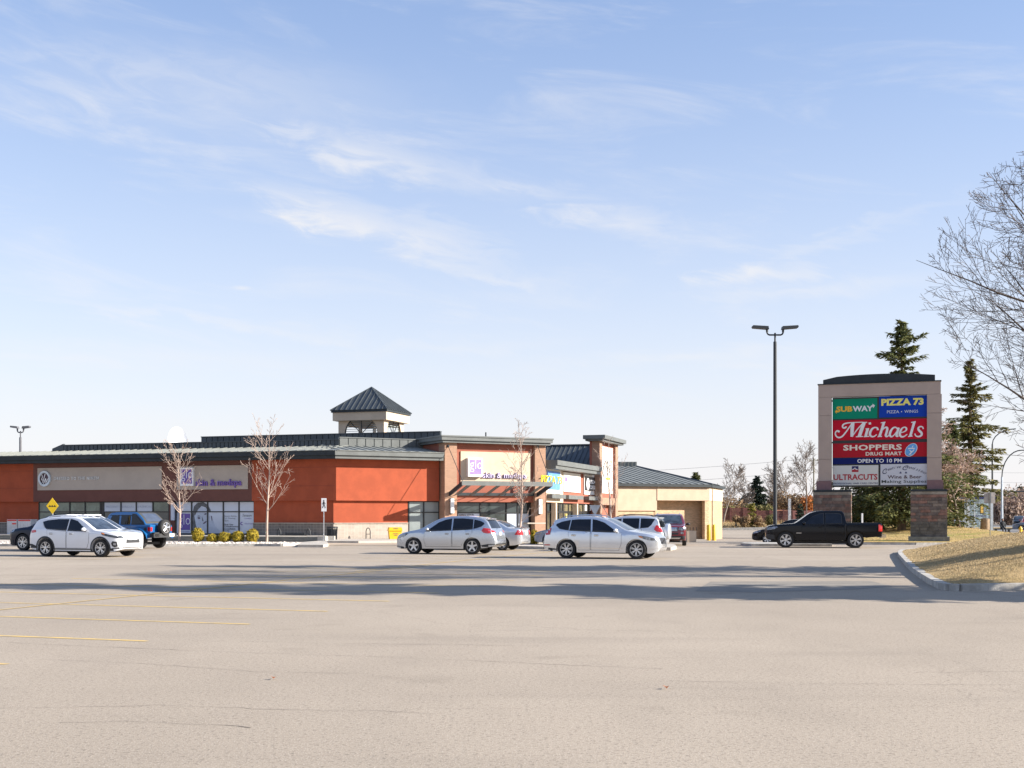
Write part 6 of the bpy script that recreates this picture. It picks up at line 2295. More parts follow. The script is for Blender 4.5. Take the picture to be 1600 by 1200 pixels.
# brush script word, drawn as strokes
K = 1600 / 170
def on_face(key, pts, dd=.0):
    out = []
    for x, y in pts:
        px, py = 1290 + x / K, 610 + y / K
        # the photograph's lines on the sign rise to the right; remove that by the wall's own perspective
        out.append((SW.u(px, of), of + dd, zat(px, py)))
    return out
mk = MB()
letters = [([(205, 612), (180, 596), (155, 605), (143, 635), (155, 672), (195, 694), (245, 676), (295, 618), (345, 548), (395, 478)], [30, 26, 20, 18, 20, 22, 22, 20, 18, 16]),
    ([(555, 468), (470, 470), (385, 474), (320, 480), (270, 496), (248, 525), (262, 552), (292, 548), (305, 530)], [12, 12, 14, 18, 22, 22, 22, 24, 20]),
    ([(400, 475), (392, 560), (385, 682)], [50, 52, 40]), ([(388, 682), (470, 570), (560, 474)], [14, 16, 18]), ([(566, 474), (530, 575), (495, 678)], [52, 50, 50]),
    ([(445, 682), (548, 678)], [14, 14]), ([(540, 473), (610, 470)], [14, 14]),
    ([(622, 562), (605, 615), (588, 675)], [38, 38, 38]), ([(560, 682), (640, 676)], [14, 14]), ([(588, 566), (640, 562)], [14, 14]), ([(634, 490), (668, 484)], [32, 32]),
    ([(768, 585), (762, 556), (728, 546), (690, 562), (660, 606), (652, 650), (676, 678), (715, 676), (752, 648)], [32, 24, 18, 26, 34, 34, 24, 18, 14]),
    ([(858, 470), (828, 570), (792, 676)], [38, 36, 36]), ([(812, 478), (880, 466)], [14, 14]), ([(765, 682), (830, 676)], [14, 14]),
    ([(822, 606), (860, 556), (895, 545), (908, 566), (896, 620), (884, 664), (900, 678), (930, 664)], [12, 18, 28, 34, 34, 32, 24, 14]),
    ([(1062, 572), (1030, 544), (990, 556), (955, 606), (944, 654), (964, 680), (1000, 664), (1045, 606)], [18, 20, 24, 34, 34, 24, 16, 12]), ([(1076, 548), (1056, 610), (1042, 666), (1072, 674)], [34, 34, 34, 22]),
    ([(1098, 622), (1140, 614), (1182, 590), (1188, 558), (1162, 542), (1124, 560), (1096, 612), (1092, 656), (1118, 682), (1158, 676), (1200, 644)], [12, 14, 20, 26, 18, 22, 34, 34, 26, 18, 12]),
    ([(1306, 462), (1276, 566), (1244, 676)], [38, 36, 36]), ([(1258, 472), (1326, 458)], [14, 14]), ([(1212, 680), (1280, 672)], [14, 14]),
    ([(1438, 568), (1424, 538), (1388, 534), (1362, 558), (1376, 592), (1408, 622), (1412, 654), (1380, 678), (1332, 672), (1312, 636)], [20, 18, 20, 28, 34, 34, 30, 24, 18, 18])]
for i, (pts, wd) in enumerate(letters):
    if len(pts) > 2:
        q = catmull([(x, y, w_) for (x, y), w_ in zip(pts, wd)], 5)
    else:
        q = [(x, y, w_) for (x, y), w_ in zip(pts, wd)]
    v, f = ribbon([(a[0], a[1]) for a in q], [a[2] for a in q])
    mk.add(on_face('mich', v, .0006 * i), f, 0, SW.M)
mk.build('script_lettering', M_WP, PYL)
tw('lettering', 'SHOPPERS', 'shop', .115, .735, .49, .87, M_CRM, bold=.032, space=1.05)
tw('lettering', 'DRUG MART', 'shop', .355, .735, .12, .37, M_CRM, bold=.028, space=1.05)
tw('lettering', 'OPEN TO 10 PM', 'open', .265, .735, .20, .78, M_WP, bold=.02)
a, b, z0, z1 = FU['shop']
w_, h_ = b - a, z1 - z0
M_CY = mat('sky_blue_print_b', (.10, .34, .70), .4)
mb = MB()
def ell(rx, ry, dd, mi):
    cx_, cz_ = a + w_ * .832, z0 + h_ * .47
    pts = []
    for i in range(30):
        t = 2 * pi * i / 30
        x, z = rx * cos(t), ry * sin(t)
        pts.append((cx_ + x + z * .32, of + dd, cz_ + z))
    mb.add(pts, [list(range(30))], mi, SW.M)
ell(w_ * .061, h_ * .44, 0, 1)
ell(w_ * .056, h_ * .41, .002, 0)
cx_, cz_ = a + w_ * .832, z0 + h_ * .47
for pts in ([(-.19, .12), (.21, .12), (.21, .06), (-.17, .06)], [(-.16, .04), (.06, -.10), (.10, -.02), (.20, .05), (.12, -.10), (-.02, -.22), (.05, -.26), (-.13, -.30), (-.14, -.26), (-.05, -.20), (-.02, -.13)],
            [(.04, .14), (.10, .26), (.14, .25), (.08, .14)]):
    mb.add([(cx_ + x, of + .004, cz_ + z) for x, z in pts], [list(range(len(pts)))], 1, SW.M)
mb.build('mortar_emblem', [M_CY, M_WP], PYL)
tw('lettering', 'ULTRACUTS', 'ultra', .02, .975, .27, .56, M_CR, bold=.03)
tw('lettering', 'PROFESSIONAL HAIR CARE CENTRE', 'ultra', .015, .985, .07, .15, M_BP, bold=.02)
a, b, z0, z1 = FU['ultra']
w_, h_ = b - a, z1 - z0
mb = MB()
for (y0, y1, mi) in ((.80, .945, 0), (.66, .80, 1)):
    mb.add([(a + w_ * .42, of, z0 + h_ * y0), (a + w_ * .565, of, z0 + h_ * y0), (a + w_ * .565, of, z0 + h_ * y1), (a + w_ * .42, of, z0 + h_ * y1)], [(0, 1, 2, 3)], mi, SW.M)
zz = [(.43, .79), (.46, .80), (.49, .86), (.51, .80), (.545, .775)]
v, f = ribbon([(a + w_ * x, z0 + h_ * y) for x, y in zz], .05)
mb.add([(x, of + .003, y) for x, y in v], f, 2, SW.M)
mb.build('mountain_emblem', [mat('navy_ink', (.012, .012, .10), .4), M_CR, M_WP], PYL)
# arched cursive words, letter by letter
a, b, z0, z1 = FU['wine']
w_, h_ = b - a, z1 - z0
mb = MB()
word = 'Creative Connoisseur'
for i, chh in enumerate(word):
    if chh == ' ':
        continue
    t = i / (len(word) - 1)
    x = .07 + .86 * t
    y = .585 + .23 * (1 - (2 * t - 1) ** 2) - .10 * (t - .3) * (t > .3)
    v, f = text_geo(chh, bold=.008, shear=.45)
    sc = .165 if chh != 'C' else .27
    sl = -(2 * t - 1) * .42
    yo = -.10 if chh == 'C' else 0
    xo = -.03 if chh == 'C' else 0
    M2 = [(x + xo + (p[0] * cos(sl) - p[1] * sin(sl)) * sc * .62, y + yo + (p[0] * sin(sl) + p[1] * cos(sl)) * sc * 1.15) for p in v]
    mb.add([(a + w_ * q[0], of, z0 + h_ * q[1]) for q in M2], f, 0, SW.M)
mb.build('script_lettering', mat('slate_ink', (.05, .055, .10), .5), PYL)
tw('lettering', 'Wine & Beer', 'wine', .16, .88, .31, .47, mat('dark_red_ink', (.05, .008, .01), .5), bold=.015)
tw('lettering', 'Making Supplies', 'wine', .03, .985, .07, .25, mat('grey_ink', (.03, .04, .045), .5), bold=.012)
mb = MB()
for sx in (.435, .55):
    mb.add([(a + w_ * (sx + x), of, z0 + h_ * (.575 + y)) for x, y in ((-.022, -.03), (.022, -.03), (.022, .01), (0, .065), (-.022, .01))], [(0, 1, 2, 3, 4)], 0, SW.M)
mb.build('leaf_ornament', M_BP, PYL)

# ------------------------------------------------------------------ street furniture
def twin_lamp(name, base, h, spread, hl, label, m, hw=.12, z_arm=None, rz=0.0, sock=1.0):
    t = thing(name, base, label, 'street lamp', rz=rz)
    vs_ = sock
    MB().tube([(0, 0, 0), (0, 0, h - 1.02 * vs_)], [.12, .10], 12).build('pole', m, t, local=True, smooth=40)
    MB().lathe([(.2, 0), (.2, .5), (.14, .55)], 12).build('base', m, t, local=True, smooth=40)
    MB().tube([(0, 0, h - 1.02 * vs_), (0, 0, h - .50 * vs_)], .055, 8).build('pole_top', m, t, local=True)
    for s in (-1, 1):
        pts = [(0, 0, h - .62 * vs_), (s * (spread - .14), 0, h - .62 * vs_), (s * (spread - .05), 0, h - .58 * vs_), (s * spread, 0, h - .5 * vs_), (s * spread, 0, h - .22)]
        ar = MB().tube(pts, .05, 8).tube([(s * spread, 0, h - .46 * vs_), (s * (spread + .01), 0, h - .18)], [.065, .075], 8)
        a = ar.build('arm', m, t, local=True, smooth=50, stuff=False)
        hd = MB().prism([(s * (spread - .08), h - .30), (s * (spread - .04), h - .12), (s * (spread + hl), h - .07), (s * (spread + hl + .04), h - .14), (s * (spread + hl), h - .22)], -.22, .22, 'y')
        hd.build('lamp_head', m, t, local=True)
    return t


M_LPOLE = mat('dark_pole_paint', (0.022, 0.026, 0.030), .5, var=.1)
lb = P(1211, 851)
hz_ = CH + (HZ - 507) * 72 / F
twin_lamp('parking_lamp', (411 / F * 72, 72, .1), hz_ - .1, .47 * 1.0, .85, 'tall black double headed parking lot lamp left of the pylon sign', M_LPOLE)
yl = 100
twin_lamp('parking_lamp', (-768 / F * yl, yl, 0), CH + (HZ - 664) * yl / F, .25, .5, 'small far double headed lamp rising behind the roof at the far left', mat('grey_pole', (.12, .12, .13), .5))

# walk sign
p = P(506, 849.5)
t = thing('walk_sign', p, 'small white sign with a black walking figure on a pole by the bin', 'sign')
sc = p.y / F
MB().tube([p, p + Vector((0, 0, 2.2))], .03, 8).build('pole', M_RIM, t)
x0, x1, zt_, zb_ = p.x - 3.6 * sc, p.x + 4.2 * sc, CH + (HZ - 778.5) * sc, CH + (HZ - 799) * sc
MB().box(x0, x1, p.y - .07, p.y - .035, zb_, zt_).build('sign_plate', M_WHITE, t)
mb = MB()
cx_, cz_ = (x0 + x1) / 2, (zt_ + zb_) / 2 + .05
yy = p.y - .075
mb.add([(cx_ + .035 * cos(2 * pi * i / 12), yy, cz_ + .21 + .04 * sin(2 * pi * i / 12)) for i in range(12)], [list(range(12))])
for seg, wd in (([(0, .16), (.0, -.02)], .075), ([(0, -.02), (.06, -.12), (.09, -.25)], .04), ([(0, -.02), (-.03, -.13), (-.09, -.24)], .04), ([(0, .13), (.06, .04), (.10, -.01)], .03), ([(0, .13), (-.06, .04), (-.07, -.04)], .03)):
    v, f = ribbon([(cx_ + a, cz_ + b) for a, b in seg], wd)
    mb.add([(a, yy - .001, b) for a, b in v], f)
mb.build('walking_figure', M_BLACK, t)

# litter bin
p = P(519, 846.5)
t = thing('litter_bin', p, 'dark ribbed litter bin at the corner of the building', 'bin')
MB().lathe([(.22, 0), (.26, .05), (.30, .80), (.28, .80)], 20, 0, Matrix.Translation(p)).build('liner', M_PLAST, t)
for i in range(20):
    a = 2 * pi * i / 20
    MB().tube([p + Vector((cos(a) * .29, sin(a) * .29, 0)), p + Vector((cos(a) * .33, sin(a) * .33, .9))], .022, 4).build('slat', M_LPOLE, t)
MB().lathe([(.30, .86), (.37, .88), (.37, .95), (.30, .97)], 20, 0, Matrix.Translation(p)).build('rim', M_LPOLE, t)
# bicycle hoop
p = P(575, 845)
t = MB().tube([p + Vector((-.13, 0, 0)), p + Vector((-.13, 0, .62)), p + Vector((-.09, 0, .78)), p + Vector((0, 0, .86)), p + Vector((.11, 0, .78)), p + Vector((.15, 0, .62)), p + Vector((.15, 0, 0))], .03, 8)
t.box(p.x - .12, p.x + .14, p.y - .02, p.y + .02, .42, .46)
tag(t.build('bicycle_hoop', M_LPOLE, at=p, smooth=50), 'single dark bicycle hoop standing on the walk by the sunny corner wall', 'bicycle rack')
# long rack against the shaded masonry
t = thing('bicycle_rack', A.w(A.u(455, 1), 1, .35), 'low black bicycle rack against the shaded block wall', 'bicycle rack')
ua_, ub_ = A.u(436, 1), A.u(482, 1)
z0 = .35
for u in (ua_, ub_):
    MB().tube([A.w(u - .12, 1, z0), A.w(u - .12, 1, z0 + .3), A.w(u, 1, z0 + .5), A.w(u + .12, 1, z0 + .3), A.w(u + .12, 1, z0)], .03, 8).build('end_hoop', M_LPOLE, t, smooth=50)
MB().box(ua_ + .1, ub_ - .1, .9, 1.1, z0 + .0, z0 + .07, M=A.M).build('base_rail', M_LPOLE, t)
MB().box(ua_ + .5, ub_ - .3, .95, 1.05, z0 + .07, z0 + .17, M=A.M).build('wheel_slots', M_LPOLE, t)
# yellow grit bin
p = P(617, 845.5)
W5 = Wall(p.x, p.y, 75)
t = thing('grit_bin', p, 'bright yellow lidded grit bin with dark lettering at the corner wall', 'bin')
M_YB = mat('yellow_bin', (.78, .46, .01), .45, var=.05)
hb = .72
MB().prism([(-.36, 0), (.36, 0), (.43, hb * .8), (-.43, hb * .8)], -.25, .25, 'y', M=W5.M @ Matrix.Translation((0, 0, p.z + .1))).build('tub', M_YB, t)
MB().prism([(-.46, hb * .8 + .003), (.46, hb * .8 + .003), (.40, hb + .08), (-.40, hb + .08)], -.3, .3, 'y', M=W5.M @ Matrix.Translation((0, 0, p.z + .1))).build('lid', M_YB, t)
mb = MB()
text_on(mb, W5, 'SAND', -.15, .18, p.z + .78, p.z + .86, .305, bold=.03)
text_on(mb, W5, 'ICE MELT', -.16, .2, p.z + .46, p.z + .52, .258, bold=.03)
text_on(mb, W5, 'HERE', -.10, .14, p.z + .36, p.z + .42, .258, bold=.03)
mb.build('lettering', M_GREYP, t)
MB().box(-.5, .35, -.3, .3, .0, .1, M=W5.M @ Matrix.Translation((0, 0, p.z))).build('pallet', M_ROAD, t)

# yellow diamond warning sign
yy = 60.0
p = Vector(((82 - 800) / F * yy, yy, 0))
zc_ = CH + (HZ - 790.5) * yy / F
t = thing('warning_sign', p, 'yellow diamond warning sign with three black humps behind the white SUV', 'sign')
MB().tube([p + Vector((0, .05, 0)), p + Vector((0, .05, zc_ + .2))], .03, 8).build('post', M_RIM, t)
r = .40
MB().prism([(p.x - r * .75, zc_), (p.x, zc_ - r), (p.x + r * .75, zc_), (p.x, zc_ + r)], p.y - .02, p.y + .0, 'y').build('sign_plate', mat('sign_yellow', (.85, .55, .01), .4, var=.03), t)
mb = MB()
for k in (-1, 0, 1):
    mb.add([(p.x + k * .12 - .055, p.y - .024, zc_ - .03), (p.x + k * .12 + .055, p.y - .024, zc_ - .03), (p.x + k * .12, p.y - .024, zc_ + .05)], [(0, 1, 2)])
mb.add([(p.x - .2, p.y - .024, zc_ - .042), (p.x + .2, p.y - .024, zc_ - .042), (p.x + .2, p.y - .024, zc_ - .03), (p.x - .2, p.y - .024, zc_ - .03)], [(0, 1, 2, 3)])
mb.build('hump_symbol', M_BLACK, t)

# ice and propane cabinets
M_CABW = mat('white_enamel_cage', (.52, .53, .55), .5, var=.05)
M_REDP = mat('red_print', (.55, .04, .03), .5)
for i, (x0, x1, lb_) in enumerate(((11, 26.5, 'white cage cabinet with a red stripe by the wall, left of the pair'), (28, 48, 'white cage cabinet with a red stripe by the wall, right of the pair'))):
    o_ = 2.2
    t = thing('cage_cabinet', A.w(A.u((x0 + x1) / 2, o_), o_, .35), lb_, 'cabinet', 'cage cabinets outside the shop')
    u0, u1 = A.u(x0, o_), A.u(x1, o_)
    zt2 = A.z(30, 811.5, o_)
    MB().box(u0, u1, o_ - .7, o_, .36, zt2, M=A.M).build('cabinet', M_CABW, t)
    MB().box(u0 + .03, u1 - .03, o_ + .003, o_ + .012, zt2 - .12, zt2 - .02, M=A.M).build('red_stripe', M_REDP, t)
    mb = MB()
    n = 7
    for k in range(n + 1):
        u = u0 + .03 + (u1 - u0 - .06) * k / n
        mb.box(u - .008, u + .008, o_ + .003, o_ + .02, .45, zt2 - .2, M=A.M)
    mb.build('cage_bars', M_RIM, t, stuff=True)
    if i == 0:
        MB().box(u0 + .45, u1 - .05, o_ + .022, o_ + .03, 1.05, 1.15, M=A.M).build('red_label', M_REDP, t)

# yield sign seen from behind, in front of the strip
p = P(929.5, 848)
yy = 74.0
p = Vector(((929.5 - 800) / F * yy, yy, .05))
t = thing('yield_sign', p, 'grey back of a triangular yield sign on a pole in front of the strip shops', 'sign')
MB().tube([p, Vector((p.x, p.y, CH + (HZ - 789) * yy / F))], .035, 8).build('pole', M_RIM, t)
zt2, zb2 = CH + (HZ - 789.3) * yy / F, CH + (HZ - 806.5) * yy / F
MB().prism([(p.x - 8.6 * yy / F, zt2), (p.x + 8.6 * yy / F, zt2), (p.x, zb2)], p.y - .06, p.y - .045, 'y').build('sign_plate', mat('grey_aluminium', (.27, .30, .35), .45, metal=.3), t)

# bollards and planter at the tan building
M_BOL = mat('yellow_bollard', (.80, .47, .02), .5, var=.06)
for (px, lb_) in ((1107.5, 'yellow bollard left of the pair at the tan corner pillar'), (1115.5, 'yellow bollard right of the pair at the tan corner pillar')):
    b = P(px, 844.6)
    hh = (844.6 - 819.5) * b.y / F
    o = MB().lathe([(.14, 0), (.14, hh - .08), (.10, hh - .02), (.03, hh)], 14, 0, Matrix.Translation(b)).build('bollard', M_BOL, at=b, smooth=40)
    tag(o, lb_, 'bollard', 'bollards at the tan building')
b = P(1081, 847.5)
W6 = Wall(b.x, b.y, 75)
s_ = b.y / F
t = thing('planter', b, 'cream concrete planter box with a short black railing', 'planter')
hx = 15 * s_ * .5
MB().box(-hx, hx, -1.6, 0, 0, (847.5 - 829.5) * s_, M=W6.M @ Matrix.Translation((0, 0, b.z))).build('box', M_CREAM, t)
zr_ = b.z + (847.5 - 829.5) * s_
MB().box(-hx - .35, hx - .4, -1.4, -1.3, zr_ + .22, zr_ + .27, M=W6.M).build('rail', M_LPOLE, t)
for k in range(8):
    MB().box(-hx - .3 + k * .21, -hx - .27 + k * .21, -1.37, -1.33, zr_, zr_ + .22, M=W6.M).build('baluster', M_LPOLE, t)

# bus shelter, sign post, litter bin, bench with a person
ys_ = 101.0
def X(px, y=ys_):
    return (px - 800) / F * y
def Z(py, y=ys_):
    return CH + (HZ - py) * y / F
bz = .35
t = thing('bus_shelter', (X(1535), ys_, bz), 'glass bus shelter with a blue roof edge on the grass rise', 'bus shelter')
M_ALU = mat('pale_aluminium', (.50, .55, .60), .4, metal=.4)
M_BLU = mat('dark_blue_metal', (.012, .02, .12), .4)
gl = bpy.data.materials.new('clear_glass')
gl.use_nodes = True
nt = gl.node_tree
nt.nodes.clear()
tr = nd(nt, 'ShaderNodeBsdfTransparent', ins={0: (.80, .88, .90, 1)})
gs = nd(nt, 'ShaderNodeBsdfGlossy', ins={0: (.9, .95, 1, 1), 1: .05})
mx = nd(nt, 'ShaderNodeMixShader', ins={0: .16})
ou = nd(nt, 'ShaderNodeOutputMaterial')
nt.links.new(tr.outputs[0], mx.inputs[1])
nt.links.new(gs.outputs[0], mx.inputs[2])
nt.links.new(mx.outputs[0], ou.inputs[0])
ytop = Z(779)
for (px, w2, dy) in ((1513, .09, 0), (1519, .07, 1.5), (1522.5, .04, 0), (1549.5, .09, 0), (1553.5, .07, 1.5), (1541, .04, 1.5)):
    MB().box(X(px) - w2, X(px) + w2, ys_ + dy - .05, ys_ + dy + .05, bz - .2, ytop).build('post', M_ALU, t)
MB().box(X(1511), X(1555), ys_ - .15, ys_ + 1.7, ytop + .002, ytop + .13).build('roof', M_BLU, t)
MB().box(X(1514.3), X(1541), ys_ - .02, ys_ + .02, Z(807), Z(805.5)).build('blue_rail', M_BLU, t)
MB().box(X(1514.4), X(1548.4), ys_ + .03, ys_ + .04, Z(824), ytop - .05).build('glass_panel', gl, t)
MB().box(X(1520.5), X(1552.4), ys_ + 1.52, ys_ + 1.53, Z(824), ytop - .05).build('glass_panel', gl, t)
mb = MB().box(X(1531), X(1537), ys_ - .05, ys_ - .03, Z(803), Z(789.5))
mb.build('route_map', M_BLACK, t)
MB().box(X(1532), X(1536), ys_ - .06, ys_ - .052, Z(801.5), Z(791)).build('route_map_sheet', mat('amber_sheet', (.75, .48, .10), .5), t)
MB().box(X(1518), X(1530), ys_ + .5, ys_ + .9, Z(822.5), Z(820)).build('bench', M_WHITE, t)
p = Vector((X(1538.5, 98), 98, .42))
mm = Matrix.Translation(p) @ Matrix.Rotation(radians(4), 4, 'Y')
t = thing('litter_bin', p, 'leaning tan concrete litter bin in front of the bus shelter', 'bin')
MB().lathe([(.34, 0), (.36, .05), (.36, .92), (.33, 1.0), (.2, 1.02)], 18, 0, mm).build('drum', mat('brown_aggregate', (.30, .215, .14), .9, var=.2, scale=8), t, smooth=40)
MB().lathe([(.20, 1.0), (.20, 1.06), (.02, 1.08)], 14, 0, mm).build('lid', M_PLAST, t)
yb = 84.0
p = Vector(((1547 - 800) / F * yb, yb, zl((1547 - 800) / F * yb, yb) - .05))
t = thing('street_sign', p, 'grey back of a square sign on a thin post on the lawn before the shelter', 'sign')
MB().tube([p, Vector((p.x, p.y, CH + (HZ - 769) * yb / F))], .03, 8).build('post', mat('galvanised_post', (.16, .17, .18), .5, metal=.4), t)
MB().box((1538 - 800) / F * yb, (1555 - 800) / F * yb, yb + .035, yb + .055, CH + (HZ - 786.5) * yb / F, CH + (HZ - 769.3) * yb / F).build('sign_plate', mat('dull_plate', (.36, .33, .31), .5, metal=.2), t)
MB().box((1546 - 800) / F * yb, (1548 - 800) / F * yb, yb - .06, yb - .03, CH + (HZ - 786.5) * yb / F, CH + (HZ - 769.3) * yb / F).build('plate_rib', mat('galvanised_post', (0, 0, 0)), t)

yb = 112.0
bx = X(1566, yb)
t = thing('bench', (bx, yb, .06), 'low dark bench at the kerb of the far street', 'bench')
MB().box(bx - .75, bx + .75, yb - .25, yb + .2, .38, .46).build('seat', M_PLAST, t)
for s in (-.6, .6):
    MB().box(bx + s - .05, bx + s + .05, yb - .2, yb + .15, .06, .38).build('leg', M_PLAST, t)


def skin_person(name, loc, joints, edges, radii, m, label, heads):
    me = bpy.data.meshes.new('tmp')
    me.from_pydata(joints, edges, [])
    o = bpy.data.objects.new('tmp', me)
    COL.objects.link(o)
    md = o.modifiers.new('s', 'SKIN')
    for i, r in enumerate(radii):
        me.skin_vertices[0].data[i].radius = (r, r)
    me.skin_vertices[0].data[0].use_root = True
    sb2 = o.modifiers.new('u', 'SUBSURF')
    sb2.levels = sb2.render_levels = 1
    bpy.context.view_layer.update()
    dg = bpy.context.evaluated_depsgraph_get()
    me2 = bpy.data.meshes.new_from_object(o.evaluated_get(dg))
    bpy.data.objects.remove(o)
    root = thing(name, loc, label, 'person')
    b = bpy.data.objects.new('body', me2)
    me2.materials.clear()
    me2.materials.append(m)
    b.parent = root
    COL.objects.link(b)
    me2.polygons.foreach_set('use_smooth', [True] * len(me2.polygons))
    return root


jt = [(0, 0, .52), (0, .02, .75), (0, .0, 1.0), (0, -.02, 1.12), (0, -.03, 1.24), (0, -.03, 1.34),
      (.17, -.02, 1.02), (.26, -.08, .78), (.16, -.28, .62), (-.17, -.02, 1.02), (-.26, -.08, .78), (-.16, -.28, .62),
      (.10, -.05, .50), (.13, -.42, .50), (.13, -.46, .08), (.13, -.58, .05), (-.10, -.05, .50), (-.13, -.42, .50), (-.13, -.46, .08), (-.13, -.58, .05)]
ed = [(0, 1), (1, 2), (2, 3), (3, 4), (4, 5), (2, 6), (6, 7), (7, 8), (2, 9), (9, 10), (10, 11), (0, 12), (12, 13), (13, 14), (14, 15), (0, 16), (16, 17), (17, 18), (18, 19)]
rd = [.17, .18, .17, .07, .11, .10, .09, .07, .045, .09, .07, .045, .12, .085, .06, .05, .12, .085, .06, .05]
pr = skin_person('person', (bx, yb - .05, .0), jt, ed, rd, mat('dark_coat', (.02, .022, .026), .8), 'person in a dark hooded coat sitting on the bench, hunched forward', None)
MB().sphere((0, -.11, 1.27), (.07, .05, .09), 10, 8).build('face', mat('skin', (.35, .2, .14), .6), pr, local=True)
MB().sphere((0, -.015, 1.31), (.115, .11, .11), 10, 8).build('hood', MATS['dark_coat'], pr, local=True)

# street lamp with a curved arm, signal mast
def curved_lamp(px, pb, py_top, y, reach, lab, z0=.05):
    x = X(px, y)
    zt3 = Z(py_top, y)
    t = thing('street_lamp', (x, y, z0), lab, 'street lamp', 'curved arm street lamps on the far street')
    MB().tube([(x, y, z0), (x, y, zt3 - 2.6)], [.13, .09], 10).build('pole', M_ALU, t, smooth=50)
    pts = [(x, y, zt3 - 2.6)] + [(x + reach * (1 - cos(a)), y, zt3 - 2.6 + 2.6 * sin(a)) for a in [pi / 2 * i / 8 for i in range(1, 9)]] + [(x + reach + 1.2, y, zt3 + .02)]
    MB().tube(pts, .055, 8).build('arm', M_LPOLE, t, smooth=50)
    MB().sphere((x + reach + 1.5, y, zt3 - .03), (.45, .15, .09), 10, 6).build('lamp_head', M_ALU, t)
    return t
curved_lamp(1565.5, 826, 703.5, 118, 1.9, 'pale street lamp with a curved arm right of the bus shelter', .3)
x_, y_ = X(1550.5, 135), 135
t = thing('street_lamp', (x_, y_, .1), 'tall thin dark lamp pole rising behind the right hand spruce', 'street lamp')
MB().tube([(x_, y_, .1), (x_, y_, Z(694, y_))], [.12, .09], 8).build('pole', M_LPOLE, t)
pts = [(x_, y_, Z(694, y_))] + [(x_ + 2.6 * (1 - cos(a)), y_, Z(694, y_) + 1.7 * sin(a)) for a in [pi / 2 * i / 6 for i in range(1, 7)]]
MB().tube(pts, .06, 8).build('arm', M_LPOLE, t, smooth=50)
y_ = 150.0
t = thing('signal_mast', (X(1640, y_), y_, .05), 'long horizontal traffic signal mast arm over the far street', 'traffic signal')
MB().tube([(X(1640, y_), y_, 0), (X(1640, y_), y_, 5.4)], .12, 8).build('pole', M_ALU, t)
MB().tube([(X(1640, y_), y_, Z(767, y_)), (X(1569, y_), y_, Z(768.5, y_))], [.13, .08], 8).build('arm', M_LPOLE, t)
sx = X(1616, y_)
MB().box(sx - .2, sx + .2, y_ - .2, y_ + .1, Z(778, y_), Z(765, y_)).build('signal_head', M_PLAST, t)
# hydrant
b = Vector((X(1594.5, 96), 96, .07))
t = thing('fire_hydrant', b, 'yellow fire hydrant at the right edge of the picture', 'hydrant')
MB().lathe([(.17, 0), (.17, .05), (.11, .08), (.11, .5), (.15, .53), (.13, .62), (.05, .72), (.03, .76)], 12, 0, Matrix.Translation(b)).build('barrel', M_BOL, t, smooth=40)
for s in (-1, 1):
    MB().tube([b + Vector((0, 0, .4)), b + Vector((s * .2, 0, .4))], .06, 8).build('outlet', M_WHITE if s < 0 else M_BOL, t)

# ------------------------------------------------------------------ vegetation
def bark(name, c, c2=None):
    return mat(name, c, .9, var=.25, scale=6, stretch=(1, 1, .3), bump=.3, bscale=30, col2=c2)


M_PALEB = bark('pale_young_bark', (.39, .295, .24))
M_DARKB = bark('dark_bark', (.10, .075, .058))
M_TWIG = bark('grey_brown_twig', (.125, .095, .076))
M_SPB = bark('spruce_bark', (.17, .12, .085))


def rot_dir(d, ang, az):
    """tilt direction d by ang around a random perpendicular given by az"""
    a = d.orthogonal().normalized()
    b = d.cross(a)
    p = a * cos(az) + b * sin(az)
    return (d * cos(ang) + p * sin(ang)).normalized()


class Bare:
    """leafless tree: trunk in one mesh, limbs and twigs in another"""

    def __init__(self, seed):
        self.r = random.Random(seed)
        self.tr = MB()
        self.br = MB()
        self.n = 0

    def limb(self, p, d, L, r, lev, cfg, mb=None):
        rr = self.r
        k = cfg['seg'][min(lev, len(cfg['seg']) - 1)]
        pts, rs = [p.copy()], [r]
        up = cfg['up'][min(lev, len(cfg['up']) - 1)]
        wob = cfg['wob']
        dirs = []
        for i in range(k):
            d = (d + Vector((rr.gauss(0, wob), rr.gauss(0, wob), rr.gauss(0, wob) + up))).normalized()
            p = p + d * (L / k)
            pts.append(p.copy())
            dirs.append(d.copy())
            rs.append(max(r * (1 - (i + 1) / k * cfg['taper']), cfg['rmin']))
        sides = 7 if r > .06 else (4 if r > .015 else 3)
        (mb or self.br).tube(pts, rs, sides, cap=False)
        self.n += 1
        if lev >= cfg['levels']:
            return
        nch = cfg['nch'][min(lev, len(cfg['nch']) - 1)]
        t0 = cfg['t0'][min(lev, len(cfg['t0']) - 1)]
        for j in range(nch):
            t = t0 + (1 - t0) * (j + rr.uniform(.1, .9)) / nch
            q = t * k
            i = min(int(q), k - 1)
            pp = pts[i].lerp(pts[i + 1], q - i)
            ang = radians(cfg['ang'][min(lev, len(cfg['ang']) - 1)] * rr.uniform(.75, 1.25))
            nd_ = rot_dir(dirs[i], ang, rr.uniform(0, 2 * pi))
            ll = L * cfg['len'][min(lev, len(cfg['len']) - 1)] * (1 - .45 * t) * rr.uniform(.7, 1.25)
            if cfg.get('keep'):
                if lev == 0 and nd_.x > .3:
                    nd_.x = -nd_.x
                ok = False
                for _ in range(6):
                    if cfg['keep'](pp, nd_, lev, ll):
                        ok = True
                        break
                    ll *= .8
                if not ok:
                    continue
            self.limb(pp, nd_, ll, max(rs[i] * cfg['rk'], cfg['rmin']), lev + 1, cfg)


